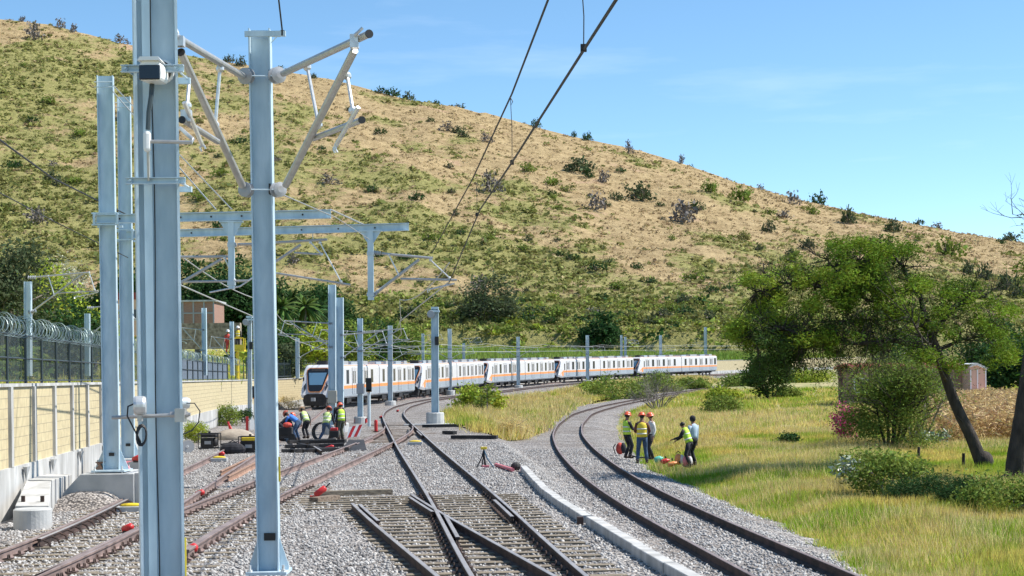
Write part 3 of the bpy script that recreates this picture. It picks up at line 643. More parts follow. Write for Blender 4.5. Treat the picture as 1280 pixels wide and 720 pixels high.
# big near post
PY = 14.0; pb = at(203, 833, PY); px = at(203, 720, PY).x
t = thing('steel_column', (px, PY, -.17), 'massive pale blue galvanised column filling the left foreground, carrying the camera', 'column')
mb = MB(); hbeam(mb, px, PY, -.17, 7.6, .385, .30, .024, .02, yaw=.28, lean=LEAN); mb.build('shaft', m_steel, t)
R28 = Matrix.Rotation(.28, 3, 'Z')
def onp(dx, dy, z): return Vector((px, PY, z)) + R28 @ Vector((dx, dy, 0)) + Vector((LEAN * (-.17 - z), 0, 0))
mb = MB(); mb.beam(onp(-.075, -.06, -.1), onp(-.075, -.06, 7.5), .075, .06, up=(0, 1, 0)); mb.build('cable_channel', m_steel, t)
mb = MB(); mb.tube([onp(-.035 + .008 * math.sin(z * 1.9), -.10, z) for z in np.arange(0, 7.5, .25)], .006, 5); mb.build('cable', m_wire, t)
baseplate(px, PY, -.17, .34, t)
def zpix(v, Y=PY): return at(195, v, Y).z
for v, u0, u1, h in ((86, 152, 230, 8), (226, 158, 232, 7)):
    c0 = at(u0, v + .5, PY - .22); c1 = at(u1, v, PY - .22); mb = MB(); hh = h / 140
    mb.beam(c0, c1, .008, hh); mb.beam(c0 + Vector((0, -.02, hh / 2)), c1 + Vector((0, -.02, hh / 2)), .05, .008); mb.beam(c0 + Vector((0, -.02, -hh / 2)), c1 + Vector((0, -.02, -hh / 2)), .05, .008)
    mb.beam(c0 + Vector((.10, .46, -.02)), c1 + Vector((-.04, .46, -.02)), .04, hh)
    for cc in (c0 + Vector((.04, 0, 0)), c1 - Vector((.07, 0, 0))): mb.tube([cc + Vector((0, -.06, 0)), cc + Vector((0, .48, 0))], .010, 6); mb.tube([cc + Vector((0, -.025, 0)), cc + Vector((0, .0, 0))], .022, 6)
    mb.build('clamp_bar', m_steel, t)
mb = MB(); a = at(140, 522, PY - .2); c = at(238, 518, PY - .2); mb.tube([a, c], .017, 8); mb.tube([c - Vector((.18, 0, 0)), c - Vector((.02, 0, 0))], .03, 6)
mb.box(at(226, 519, PY - .2), (.09, .1, .12)); mb.build('lower_clamp_rod', m_alu, t)
cc = at(203, 226, PY)
# camera on the column
q = at(187, 88, PY - .42)
t2 = thing('security_camera', q, 'white bullet security camera with black face clamped high on the foreground column', 'camera')
mb = MB(); RX = Matrix.Rotation(rad(90), 3, 'X')
mb.lathe([(.001, -.03), (.108, -.03), (.108, 0), (.001, 0)], q + Vector((.045, .28, .045)), 20, ax=RX); mb.build('mounting_disc', m_white, t2)
mb = MB(); mb.lathe([(.092, .001), (.092, .03)], q + Vector((.04, .28, .045)), 20, ax=RX); mb.build('gasket', m_black, t2)
mb = MB(); H = [(-.095, -.09), (.095, -.09), (.105, -.02), (.10, .06), (.06, .10), (-.06, .10), (-.10, .06), (-.105, -.02)]
V = [q + Vector((x, 0, z)) for x, z in H] + [q + Vector((x * .9 + .02, .26, z * .9)) for x, z in H]; mb.add(V, [tuple(range(8)), tuple(range(8, 16))[::-1]] + [(i, i + 8, (i + 1) % 8 + 8, (i + 1) % 8) for i in range(8)]); mb.build('housing', m_white, t2, bevel=.035)
mb = MB(); mb.box(q + Vector((0, -.008, -.018)), (.185, .02, .13)); mb.build('lens_window', m_glass, t2, bevel=.009)
mb = MB(); mb.add([q + Vector(p) for p in ((-.105, -.03, .085), (.105, -.03, .085), (.10, .2, .09), (-.10, .2, .09), (-.08, -.03, .118), (.08, -.03, .118), (.075, .2, .12), (-.075, .2, .12))], [(3, 2, 1, 0), (4, 5, 6, 7), (0, 1, 5, 4), (1, 2, 6, 5), (2, 3, 7, 6), (3, 0, 4, 7)]); mb.build('sun_hood', m_white, t2)
# flexible conduit and junction box
t3 = thing('junction_box', at(184, 176, PY - .28), 'small white oval junction box with bent conduit arm below the security camera', 'junction box')
mb = MB(); c = at(184, 177, PY - .3); mb.box(c, (.065, .08, .19)); mb.build('box_body', m_white, t3, bevel=.03)
mb = MB(); mb.tube([at(190, 104, PY - .22), at(189, 120, PY - .3), at(186, 140, PY - .3), at(185, 162, PY - .3)], .022, 8); mb.build('flexible_conduit', mat('grey_flexible_conduit', (.05, .07, .08), rough=.5), t3)
mb = MB(); mb.tube([at(188, 177, PY - .3), at(240, 178, PY - .3), at(241, 174, PY - .25), at(225, 160, PY + .2)], .017, 8); mb.build('conduit_arm', m_alu, t3)
mb = MB(); mb.tube([at(185, 188, PY - .3), at(186, 226, PY - .25)], .014, 6); mb.build('lower_conduit', m_alu, t3)
# silver warning bells
def bell(u, v, Yd, r, lab, rot):
    c = at(u, v, Yd); t = thing('warning_bell', c, lab, 'loudspeaker'); mb = MB(); ax = Matrix.Rotation(rot, 3, 'Z') @ Matrix.Rotation(rad(90), 3, 'Y')
    mb.lathe([(.02, -.055), (r * .9, -.052), (r, -.03), (r, .03), (r * .9, .052), (.02, .055)], c, 22, ax=ax); mb.build('drum', m_zinc, t, smooth=False)
    mb = MB(); mb.box(c - Vector((0, 0, r + .03)), (.04, .05, .05)); mb.build('bracket', m_alu, t); return t, c
t4, c4 = bell(175, 507, PY - .3, .085, 'silver drum shaped bell on the left of the foreground column', .15)
mb = MB(); mb.tube([at(167, 505, PY - .3), at(160, 508, PY - .3), at(159, 520, PY - .32), at(172, 545, PY - .32), at(176, 553, PY - .3)], .008, 6); mb.build('cable', m_wire, t4)
mb = MB()
for k_ in range(3): mb.tube([at(177 + 6 * math.cos(a + k_ * .3), 543 + 12 * math.sin(a + k_ * .2) + k_, PY - .3 - .01 * k_) for a in np.linspace(0, 6.28, 14)], .010, 5)
mb.build('cable_coil', m_wire, t4)
t5, c5 = bell(229, 504, PY + .25, .055, 'smaller silver bell on the right side of the foreground column', .5)
mb = MB(); mb.tube([at(233, 504, PY + .1), at(243, 504, PY + .1), at(250, 514, PY + .1), at(248, 528, PY + .1), at(240, 538, PY + .1), at(228, 543, PY + .1)], .006, 6); mb.build('cable', m_wire, t5)
# yellow measuring staff against the columns
for (u, v0, v1, Yd, lab) in ((231, 672, 726, PY + .2, 'thin yellow strip along the lower right edge of the foreground column'), (349, 571, 602, 20.4, 'thin yellow strip on the right edge of the second column')):
    mb = MB(); mb.beam(at(u, v0, Yd), at(u + .5, v1, Yd), .025, .012, up=(0, 1, 0)); tag(mb.build('yellow_strip', m_yellow), lab, 'marker strip')
# ---------------------------------------------------------------- second column with its two swung cantilevers
P2Y = 20.6; p2 = at(336.5, 716, P2Y)
t = thing('catenary_pole', (p2.x, P2Y, p2.z), 'slimmer galvanised pole right of the massive column, two folded tube cantilevers at its top', 'catenary pole', None)
zt = at(325, 38, P2Y).z; LN2 = (at(336.5, 716, P2Y).x - at(325, 40, P2Y).x) / (zt - p2.z)
mb = MB(); hbeam(mb, p2.x, P2Y, p2.z, zt, .285, .28, .018, .012, yaw=.05, lean=LN2); mb.build('shaft', m_steel, t)
baseplate(p2.x, P2Y, p2.z, .27, t)
mb = MB(); mb.box(at(337, 671, P2Y - .02), (.15, .01, .10)); mb.build('number_plate', m_black, t)
mb = MB(); mb.beam(at(306, 42.5, P2Y - .16), at(357, 42, P2Y - .16), .05, .07); mb.beam(at(308, 43, P2Y + .16), at(350, 43, P2Y + .16), .05, .06); mb.build('top_bracket', m_steel, t)
mb = MB(); mb.tube([at(353, 38, P2Y - .16), at(353, 45, P2Y - .16)], .03, 8); mb.build('wire_clamp', m_black, t)
mb = MB(); mb.tube([at(336, 56, P2Y), at(347, 45, P2Y)], .008, 5); mb.build('brace_wire', m_steel, t)
for v in (95, 237):
    for u in (309.5, 339):
        mb = MB(); mb.box(at(u, v - .5, P2Y - .05), (.05, .12, .14)); mb.build('hinge_bracket', m_black, t)
    mb = MB(); mb.tube([at(308, v, P2Y - .17), at(343, v, P2Y - .17)], .010, 5); mb.build('clamp_band', m_steel, t)
def cant(par, upper, lower, braces, regs, steady, discs, rU, rL):
    c = thing('cantilever', (0, 0, 0), None, None); c.parent = par; c.location = (0, 0, 0); ORG[c.name] = ORG[par.name]
    mb = MB(); mb.tube(upper, rU, 12); mb.build('upper_tube', m_alu, c, smooth=False)
    mb = MB(); mb.tube(lower, rL, 12); mb.build('diagonal_tube', m_alu, c)
    for b_ in braces:
        mb = MB(); mb.tube(b_, .022 if rU > .04 else .018, 8)
        mb.build('brace', m_zinc, c)
        for e in (b_[0], b_[-1]): 
            mb = MB(); mb.ell(e, (rU * 1.25,) * 3, 8, 5); mb.tube([e - Vector((0, .08, 0)), e + Vector((0, .06, 0))], .02, 6); mb.build('clamp', m_zinc, c)
    for r_ in regs: 
        mb = MB(); mb.tube(r_, rL * .8, 10); mb.build('registration_tube', m_alu, c)
    for s_ in steady:
        mb = MB(); mb.tube(s_, rL * .55, 8); mb.build('steady_arm', m_zinc, c)
        mb = MB()
        for q_ in range(5): 
            e = s_[-1] + Vector((random.uniform(-.04, .04), random.uniform(-.04, .04), random.uniform(-.05, .03))); mb.tube([s_[-1], e, e + Vector((.02, 0, -.04))], .012, 5)
        mb.build('contact_clamp', m_zinc, c)
    for d_, r_ in discs:
        ax = (Vector(d_[1]) - Vector(d_[0])).normalized().to_track_quat('Z', 'Y').to_matrix(); mb = MB(); L_ = (Vector(d_[1]) - Vector(d_[0])).length
        pr = []
        n = max(2, int(L_ / .07))
        for i in range(n): z = L_ * i / n; pr += [(.04, z), (r_, z + .02), (r_, z + .03), (.045, z + .045)]
        mb.lathe(pr, d_[0], 16, ax=ax); mb.build('insulator', m_disc, c)
    return c
def tipcap(par, a, d, r):
    mb = MB(); mb.tube([a, a + d.normalized() * .02], r, 12); mb.build('end_cap', m_black, par)
# right hand arm
U = [at(354, 92, P2Y - .25), at(461, 42.5, 18.2)]; Lw = [at(357, 232, P2Y - .25), at(443, 63, 18.5)]
c = cant(t, U, Lw, [[at(384, 84, 19.9), at(398, 156, 19.6)], [at(434, 95, 18.9), at(441, 138, 18.5)]], [[at(392, 173, 19.8), at(452, 150, 18.2)]], [[at(448, 134, 18.1), at(420, 182, 18.5)]],
         [((at(343, 95, P2Y - .1), at(352, 92.5, P2Y - .25)), .11), ((at(344, 238, P2Y - .1), at(354, 236, P2Y - .25)), .10)], .044, .048)
tipcap(c, U[1], U[1] - U[0], .051); tipcap(c, at(452, 150, 18.2), at(452, 150, 18.2) - at(392, 173, 19.8), .045)
mb = MB(); e = at(448, 40, 18.3); mb.tube([e - Vector((.05, 0, .04)), e, e + Vector((.05, 0, .05))], .02, 6); mb.box(at(443, 52, 18.4), (.1, .12, .16)); mb.build('wire_saddle', m_zinc, c)
# left hand arm
U = [at(303, 95, P2Y - .25), at(215, 43, 18.0)]; Lw = [at(303, 232, P2Y - .25), at(226, 66, 18.2)]
c = cant(t, U, Lw, [[at(275, 86, 19.6), at(269, 156, 19.6)], [at(237, 97, 18.6), at(234, 132, 18.3)]], [[at(272, 177, 19.4), at(228, 150, 18.2)]], [[at(230, 128, 18.1), at(253, 182, 18.6)]],
         [((at(311, 95, P2Y - .1), at(303, 95, P2Y - .25)), .11), ((at(311, 238, P2Y - .1), at(303, 236, P2Y - .25)), .10)], .044, .048)
tipcap(c, Lw[1], Lw[1] - Lw[0], .055); tipcap(c, at(228, 150, 18.2), at(228, 150, 18.2) - at(272, 177, 19.4), .045)
mb = MB(); mb.box(at(233, 145, 18.3), (.12, .1, .14)); mb.build('wire_clamp', m_zinc, c)
mb = MB(); e = at(222, 42, 18.1); mb.tube([e - Vector((0, 0, .04)), e, e + Vector((-.03, 0, .08))], .02, 6); mb.box(at(225, 52, 18.15), (.1, .12, .12)); mb.build('wire_saddle', m_zinc, c)
# ---------------------------------------------------------------- two portals behind
def portal(ub, vb, Yp, ut, vt, wd, bu0, bv0, bu1, bv1, bh, lab):
    b_ = at(ub, vb, Yp); tp = at(ut, vt, Yp); t = thing('portal_pole', b_, lab, 'catenary portal')
    ln = (b_.x - tp.x) / (tp.z - b_.z); mb = MB(); hbeam(mb, b_.x, Yp, b_.z, tp.z, wd, .22, .02, .014, lean=ln, yaw=.10); mb.build('pole', m_steel, t); baseplate(b_.x, Yp, b_.z, wd * 1.05, t)
    mb = MB(); mb.box(at(ub - .5, vb - 21, Yp - wd * .1), (.12, .01, .075)); mb.build('number_plate', m_black, t)
    a = at(bu0, bv0, Yp - wd * .62); e = at(bu1, bv1, Yp - wd * .62)
    mb = MB(); tw = .02; hh = bh / 2
    for s in (-1, 1): mb.beam(a + Vector((0, 0, s * (hh - .01))), e + Vector((0, 0, s * (hh - .01))), .12, .02)
    mb.beam(a + Vector((0, .03, 0)), e + Vector((0, .03, 0)), .02, bh - .044); mb.build('beam', m_steel, t)
    mb = MB()
    for i in range(7):
        q = a.lerp(e, .1 + i * .13); mb.tube([q + Vector((0, -.01, 0)), q + Vector((0, .03, 0))], .022, 6)
    mb.build('beam_bolts', m_railside, t)
    mb = MB()
    for du in (-1, 1): mb.beam(Vector((at(ub, vb, Yp).x + ln * 0 + du * wd * .72, Yp - wd * .8, a.z - hh - .03)), Vector((b_.x + du * wd * .72, Yp - wd * .8, a.z + hh + .03)), .05, .05)
    for s in (-1, 1):
        zz = a.z + s * (hh + .03); xx = b_.x - ln * (zz - b_.z); mb.beam((xx - wd * .8, Yp - wd * .75, zz), (xx + wd * .8, Yp - wd * .75, zz), .06, .03)
        mb.beam((xx - wd * .8, Yp + wd * .6, zz), (xx + wd * .8, Yp + wd * .6, zz), .06, .05)
    mb.build('beam_clamps', m_steel, t)
    mb = MB()
    for k_ in (.012, .02): 
        zz = tp.z - (tp.z - b_.z) * k_ * 1.6; mb.tube([(tp.x - wd * .56, Yp - wd * .56, zz), (tp.x + wd * .56, Yp - wd * .56, zz)], .01, 4)
    mb.build('cap_bands', m_steel2, t)
    return t, a, e
def dropper_post(t, u, v0, v1, Yp, w_):
    a = at(u, v0, Yp); b_ = at(u + .6, v1, Yp); mb = MB(); mb.beam(a, b_, w_, w_, up=(0, 1, 0)); mb.build('drop_post', m_steel, t)
    mb = MB(); z = a.z
    for s in (-1, 1): mb.add([(a.x + s * w_ * .5, Yp - .02, z), (a.x + s * w_ * 1.9, Yp - .02, z), (a.x + s * w_ * .5, Yp - .02, z - .32), (a.x + s * w_ * .5, Yp + .02, z), (a.x + s * w_ * 1.9, Yp + .02, z), (a.x + s * w_ * .5, Yp + .02, z - .32)], [(0, 1, 2), (5, 4, 3), (0, 3, 4, 1), (1, 4, 5, 2), (2, 5, 3, 0)])
    mb.box((a.x, Yp, z + .015), (w_ * 4, .16, .03)); mb.build('gusset', m_steel, t)
    for vv in (v0 + 28, v1 - 7): mb = MB(); mb.box(at(u + .4, vv, Yp), (w_ * 1.25, w_ * 1.3, .1)); mb.build('hinge_bracket', m_steel2, t)
tA, aA, eA = portal(140, 589, 35, 131.5, 95, .36, 120, 274, 413.5, 267.5, .20, 'taller portal pole beside the wall with the shorter crossbeam, left of the massive column')
dropper_post(tA, 289, 278, 361, 34.8, .13)
YA = 34.8
cant(tA, [at(176, 321.5, YA), at(286, 320.8, YA)], [at(213, 361, YA), at(277, 324, YA)], [[at(281, 323, YA), at(293, 350, YA)]], [[at(180, 353, YA), at(310, 351, YA)]], [[at(262, 365.5, YA), at(300, 358, YA), at(325, 341, YA)]], [((at(290, 307, YA), at(296, 305.5, YA)), .05)], .03, .035)
mb = MB(); mb.tube([at(297, 305.5, YA), at(320, 305, YA), at(331, 304, YA)], .03, 8); mb.build('insulator_arm', m_alu, tA)
tB_, aB, eB = portal(160.5, 577, 41, 155, 121, .34, 158, 293.5, 511, 283.5, .205, 'shorter portal pole by the wall with the long crossbeam reaching over three tracks')
dropper_post(tB_, 463, 289, 375, 40.8, .15)
YB = 40.8
cant(tB_, [at(477, 317, YB), at(541, 322.6, YB)], [at(469, 367, YB), at(524, 324.5, YB)], [[at(486, 318.5, YB), at(498.5, 344, YB)], [at(538, 325, YB), at(562, 347.5, YB)]], [[at(500.5, 348.5, YB), at(571, 350, YB)]], [[at(568, 354.5, YB), at(535.5, 362, YB)]], [((at(467, 315.5, YB), at(477, 317, YB)), .06), ((at(466, 370, YB), at(474, 363, YB)), .06)], .034, .04)
cant(tB_, [at(330, 304, YB), at(409, 299.5, YB)], [at(330, 337, YB), at(376, 306, YB)], [[at(388, 303, YB), at(402, 318, YB)], [at(400, 303.5, YB), at(426, 352, YB)]], [[at(368, 316, YB), at(402, 318, YB)], [at(330, 339, YB), at(438, 356, YB)]], [], [], .034, .036)
mb = MB(); mb.tube([at(391, 291, YB), at(391, 300, YB)], .012, 5); mb.build('hanger', m_alu, tB_)
# guys from the pole heads
for (u, v, Yp, u2, v2, Y2, lab) in ((139, 104, 35, 290, 262, 33, 'upper stay wire running down from the taller portal pole head'), (139, 112, 35, 270, 262, 30, 'lower stay wire running down from the taller portal pole head')):
    mb = MB(); mb.tube([at(u, v, Yp), at(u2, v2, Y2)], .014, 5); tag(mb.build('stay_wire', m_wirel), lab, 'wire')
# ---------------------------------------------------------------- wires over the tracks
def wire(P, r, lab, m=m_wire, sag=0, name='overhead_wire'):
    Q = []
    for a, b_ in zip(P, P[1:]):
        for i in range(10): f = i / 10; q = a.lerp(b_, f); q.z -= sag * 4 * f * (1 - f); Q.append(q)
    Q.append(P[-1]); mb = MB(); mb.tube(Q, r, 6); return tag(mb.build(name, m), lab, 'wire')
cm = [at(690, -16, 15.2), at(685, 0, 15.7), at(640, 117, 20.2), at(591, 223, 27), at(540, 316, 40.5)]
cc_ = [at(784, -20, 10.4), at(770, 0, 10.8), at(730, 62, 12.6), at(640, 203, 20), at(600, 262, 26.5), at(562, 352, 40.6)]
wire(cm, .013, 'left of the two thick black wires crossing the sky over the middle track')
wire(cc_, .014, 'right of the two thick black wires crossing the sky over the middle track')
for (a, b_, lab) in ((at(727, -20, 12.5), at(729.5, 60, 12.6), 'hanging dropper wire in open sky at the top, reaching the right hand thick wire'), (at(638, 122, 20.2), at(640, 203, 20.1), 'hanging dropper wire linking the two thick wires just below the ridge line'), (at(595, 228, 27.2), at(596, 268, 27.2), 'hanging dropper wire linking the two thick wires low on the hillside')):
    mb = MB(); mb.tube([a, a.lerp(b_, .5) + Vector((.01, 0, 0)), b_], .005, 5); mb.tube([a + Vector((.0, 0, .0)), a + Vector((.03, 0, -.05)), a + Vector((0, 0, -.12)), a + Vector((-.02, 0, -.05)), a], .006, 4); mb.box(b_, (.05, .04, .06)); tag(mb.build('dropper_wire', m_wire), lab, 'wire')
wire([at(-10, 168, 22), at(66, 223, 30), at(166, 272, 40)], .016, 'black wire crossing the hillside at the upper left edge')
wire([at(-10, 236, 26), at(66, 276, 34), at(160, 322, 40.5)], .011, 'lower thin wire crossing the hillside at the left edge')
wire([at(345, -30, 19.5), at(353, 40, P2Y - .16)], .011, 'thin wire dropping from the sky to the top bracket of the second column')
wire([at(345, 240, P2Y), at(420, 272, 32), at(463, 300, 40.6)], .010, 'thin wire between the second column and the drop post on the long crossbeam', m_alu)
wire([at(413, 262, 35), at(455, 281, 41)], .02, 'short stay between the ends of the two crossbeams', m_alu)
def vz(x, y, z): return Vector((x, y, float(grade(y)) + z))
zig = [(562, 352, 40.6)]
P_ = [at(562, 352, 40.6)] + [vz(float(xC(y)) + (.3 if i % 2 else -.3), y, 5.2) for i, y in enumerate((70, 91, 122, 152, 195, 228, 262, 300, 345))]
wire(P_, .02, 'thin contact wire over the middle track running away above the trains', m_wirel)
wire([p + Vector((0, 0, 1.0 if i else .5)) for i, p in enumerate(P_)], .018, 'thin messenger wire over the middle track running away above the trains', m_wirel, .35)
P_ = [vz(float(xT(y)) + (.3 if i % 2 else -.3), y, 5.2) for i, y in enumerate((35, 70, 100, 128, 152, 195, 228, 262, 300, 345))]
wire(P_, .02, 'thin contact wire over the train track along the wall', m_wirel); wire([p + Vector((0, 0, 1.0)) for p in P_], .018, 'thin messenger wire over the train track along the wall', m_wirel, .35)
# ---------------------------------------------------------------- poles in the middle distance
def mpole(u, vb, Y, vt, wpx, lab, base=True, arms=(), head=None, box=None, round_=False, zb=None, grp=None):
    b_ = at(u, vb, Y); tp = at(u - .4, vt, Y); w_ = wpx * Y / F
    if zb is not None: b_.z = zb
    t = thing('catenary_pole', b_, lab, 'catenary pole', grp); mb = MB(); hbeam(mb, b_.x, Y, b_.z, tp.z, w_, w_, .016, .012, lean=(b_.x - tp.x) / (tp.z - b_.z)); mb.build('shaft', m_steel if Y < 100 else m_steel2, t)
    if base:
        mb = MB(); mb.lathe([(w_ * 1.25, -.4), (w_ * 1.25, .35), (w_ * 1.15, .4)], b_, 14); mb.build('footing', m_conc2, t)
    for (s, zz, ln) in arms:
        x = tp.x; L_ = ln * s; r = .03
        top = Vector((x + .1 * s, Y, zz + 1.2)); e = Vector((x + L_ * .92, Y, zz + 1.35)); lo = Vector((x + .1 * s, Y, zz)); 
        cant(t, [top, e], [lo, Vector((x + L_ * .82, Y, zz + 1.3))], [[top.lerp(e, .3), lo.lerp(Vector((x + L_ * .82, Y, zz + 1.3)), .45)], [e, Vector((x + L_, Y, zz + .75))]], [[lo.lerp(Vector((x + L_ * .82, Y, zz + 1.3)), .5), Vector((x + L_ * 1.06, Y, zz + .7))]], [[Vector((x + L_ * 1.05, Y, zz + .66)), Vector((x + L_ * .7, Y, zz + .5))]], [((Vector((x, Y, zz + 1.2)), top + Vector((.2 * s, 0, 0))), .07), ((Vector((x, Y, zz)), lo + Vector((.2 * s, 0, .06))), .07)], r, r)
    if head:
        mb = MB(); h = tp; mb.box(h + Vector((0, -.1, -.15)), (.55, .35, .12)); mb.box(h + Vector((0, 0, .05)), (.42, .4, .12)); mb.build('head_bracket', m_steel, t)
        mb = MB(); mb.lathe([(.03, -.05), (.2, -.05), (.24, 0), (.2, .05), (.03, .05)], h + Vector((-.22, -.24, -.32)), 14, ax=RX); mb.build('tension_wheel', m_disc, t)
        mb = MB(); mb.box(h + Vector((.1, -.18, -1.9)), (.22, .2, .5)); mb.build('weight_guide', m_black, t)
    if box:
        mb = MB(); mb.box(at(u, box, Y - .3), (.45, .25, .62)); mb.build('equipment_box', mat('beige_box_paint', (.45, .42, .35), rough=.6) if box == 496 else m_disc, t, bevel=.01)
    return t
mpole(415.5, 541, 77, 356, 9, 'galvanised catenary pole beside the group of three workers, with a beige box low on it', arms=[(-1, 4.2, 2.6)], box=496)
mpole(425, 538, 80, 372, 9, 'galvanised catenary pole just right of and behind the one with the beige box', arms=[(1, 3.7, 2.4)])
mpole(450.5, 529, 95, 398, 6.5, 'catenary pole with dark round fitting standing before the first train car', arms=[(1, 4.3, 2.9), (-1, 4.3, 2.6)], box=486)
mpole(488, 506, 152, 407, 5.5, 'catenary pole on a concrete footing before the gap between the first two train units', arms=[(1, 4.3, 3), (-1, 4.3, 3)])
mpole(544, 524, 91, 386, 9, 'thick catenary pole with a wheel head on a concrete footing right of the middle track', head=1)
mpole(562.5, 492, 192, 411, 5, 'slender catenary pole in front of the second train unit', arms=[(1, 4.9, 3), (-1, 4.9, 3)])
mpole(648, 485, 228, 421, 4.5, 'slender catenary pole in front of the third train unit', arms=[(1, 5.5, 3), (-1, 5.5, 3)])
mpole(734.5, 478, 262, 419, 4.2, 'slender catenary pole in front of the fourth train unit', arms=[(1, 6.2, 3), (-1, 6.2, 3)])
mpole(826, 473, 305, 419, 3.6, 'slender catenary pole in front of the last train unit', arms=[(1, 6.6, 3), (-1, 6.6, 3)])
mpole(882, 462, 352, 409, 3.6, 'slender catenary pole behind the far end of the last train unit', base=False, arms=[(-1, 8.5, 3)])
for u, vt, Y, wp in ((529, 417, 205, 3.4), (580, 429, 225, 3.4), (777, 419, 292, 3), (782, 421, 300, 3)):
    mpole(u, 470, Y, vt, wp, {529: 'short catenary pole rising behind the roofs of the second train unit', 580: 'small white topped catenary pole rising behind the second train unit\'s far roof', 777: 'left one of two thin poles close together behind the fourth train unit', 782: 'right one of two thin poles close together behind the fourth train unit'}[u], base=False, arms=[(1, 7.0 if Y < 250 else 8, 2.6)])
mpole(35.3, 470, 53, 352, 8, 'galvanised pole behind the security fence at the far left, with one tube cantilever', base=False, arms=[(1, 5.05, 2.3)])
mpole(109.5, 470, 66, 392, 6, 'thin galvanised pole behind the fence just left of the portal poles', base=False, arms=[(1, 4.6, 2)])
mpole(255.5, 430, 88, 385, 5.5, 'galvanised pole behind the fence in front of the brick building', base=False, zb=2.9, arms=[(-1, 4.3, 1.5)])
mpole(290, 430, 97, 402, 4.6, 'short galvanised pole behind the fence beside the yellow lift', base=False, zb=2.9, arms=[(-1, 4.0, 1.4)])
mpole(312.5, 527, 104, 397, 5, 'catenary pole with a white wheel head against the cream wall', head=1, base=False, arms=[])
mpole(372, 470, 122, 423, 4.4, 'thin pole with a slanted strut behind the wall, left of the first train', base=False, zb=2.7, arms=[(1, 4.3, 3)])
# colour light signals
for (u, v0, vb, Y, lab) in ((461.5, 478, 533, 84, 'slim signal post with a black lamp head before the first train car'), (319, 487, 530, 98, 'signal post with a black lamp head by the wall behind the second column')):
    t = thing('signal_post', at(u, vb, Y), lab, 'signal'); mb = MB(); mb.tube([at(u, vb, Y), at(u - .3, v0, Y)], .09, 8); mb.build('post', m_steel2, t)
    mb = MB(); mb.box(at(u - .5, v0 + 3, Y - .15), (.3, .22, .75)); mb.build('lamp_head', m_black, t); mb = MB(); mb.box(at(u - .5, v0 + 10.5, Y - .16), (.26, .2, .12)); mb.build('shade', m_torange, t)
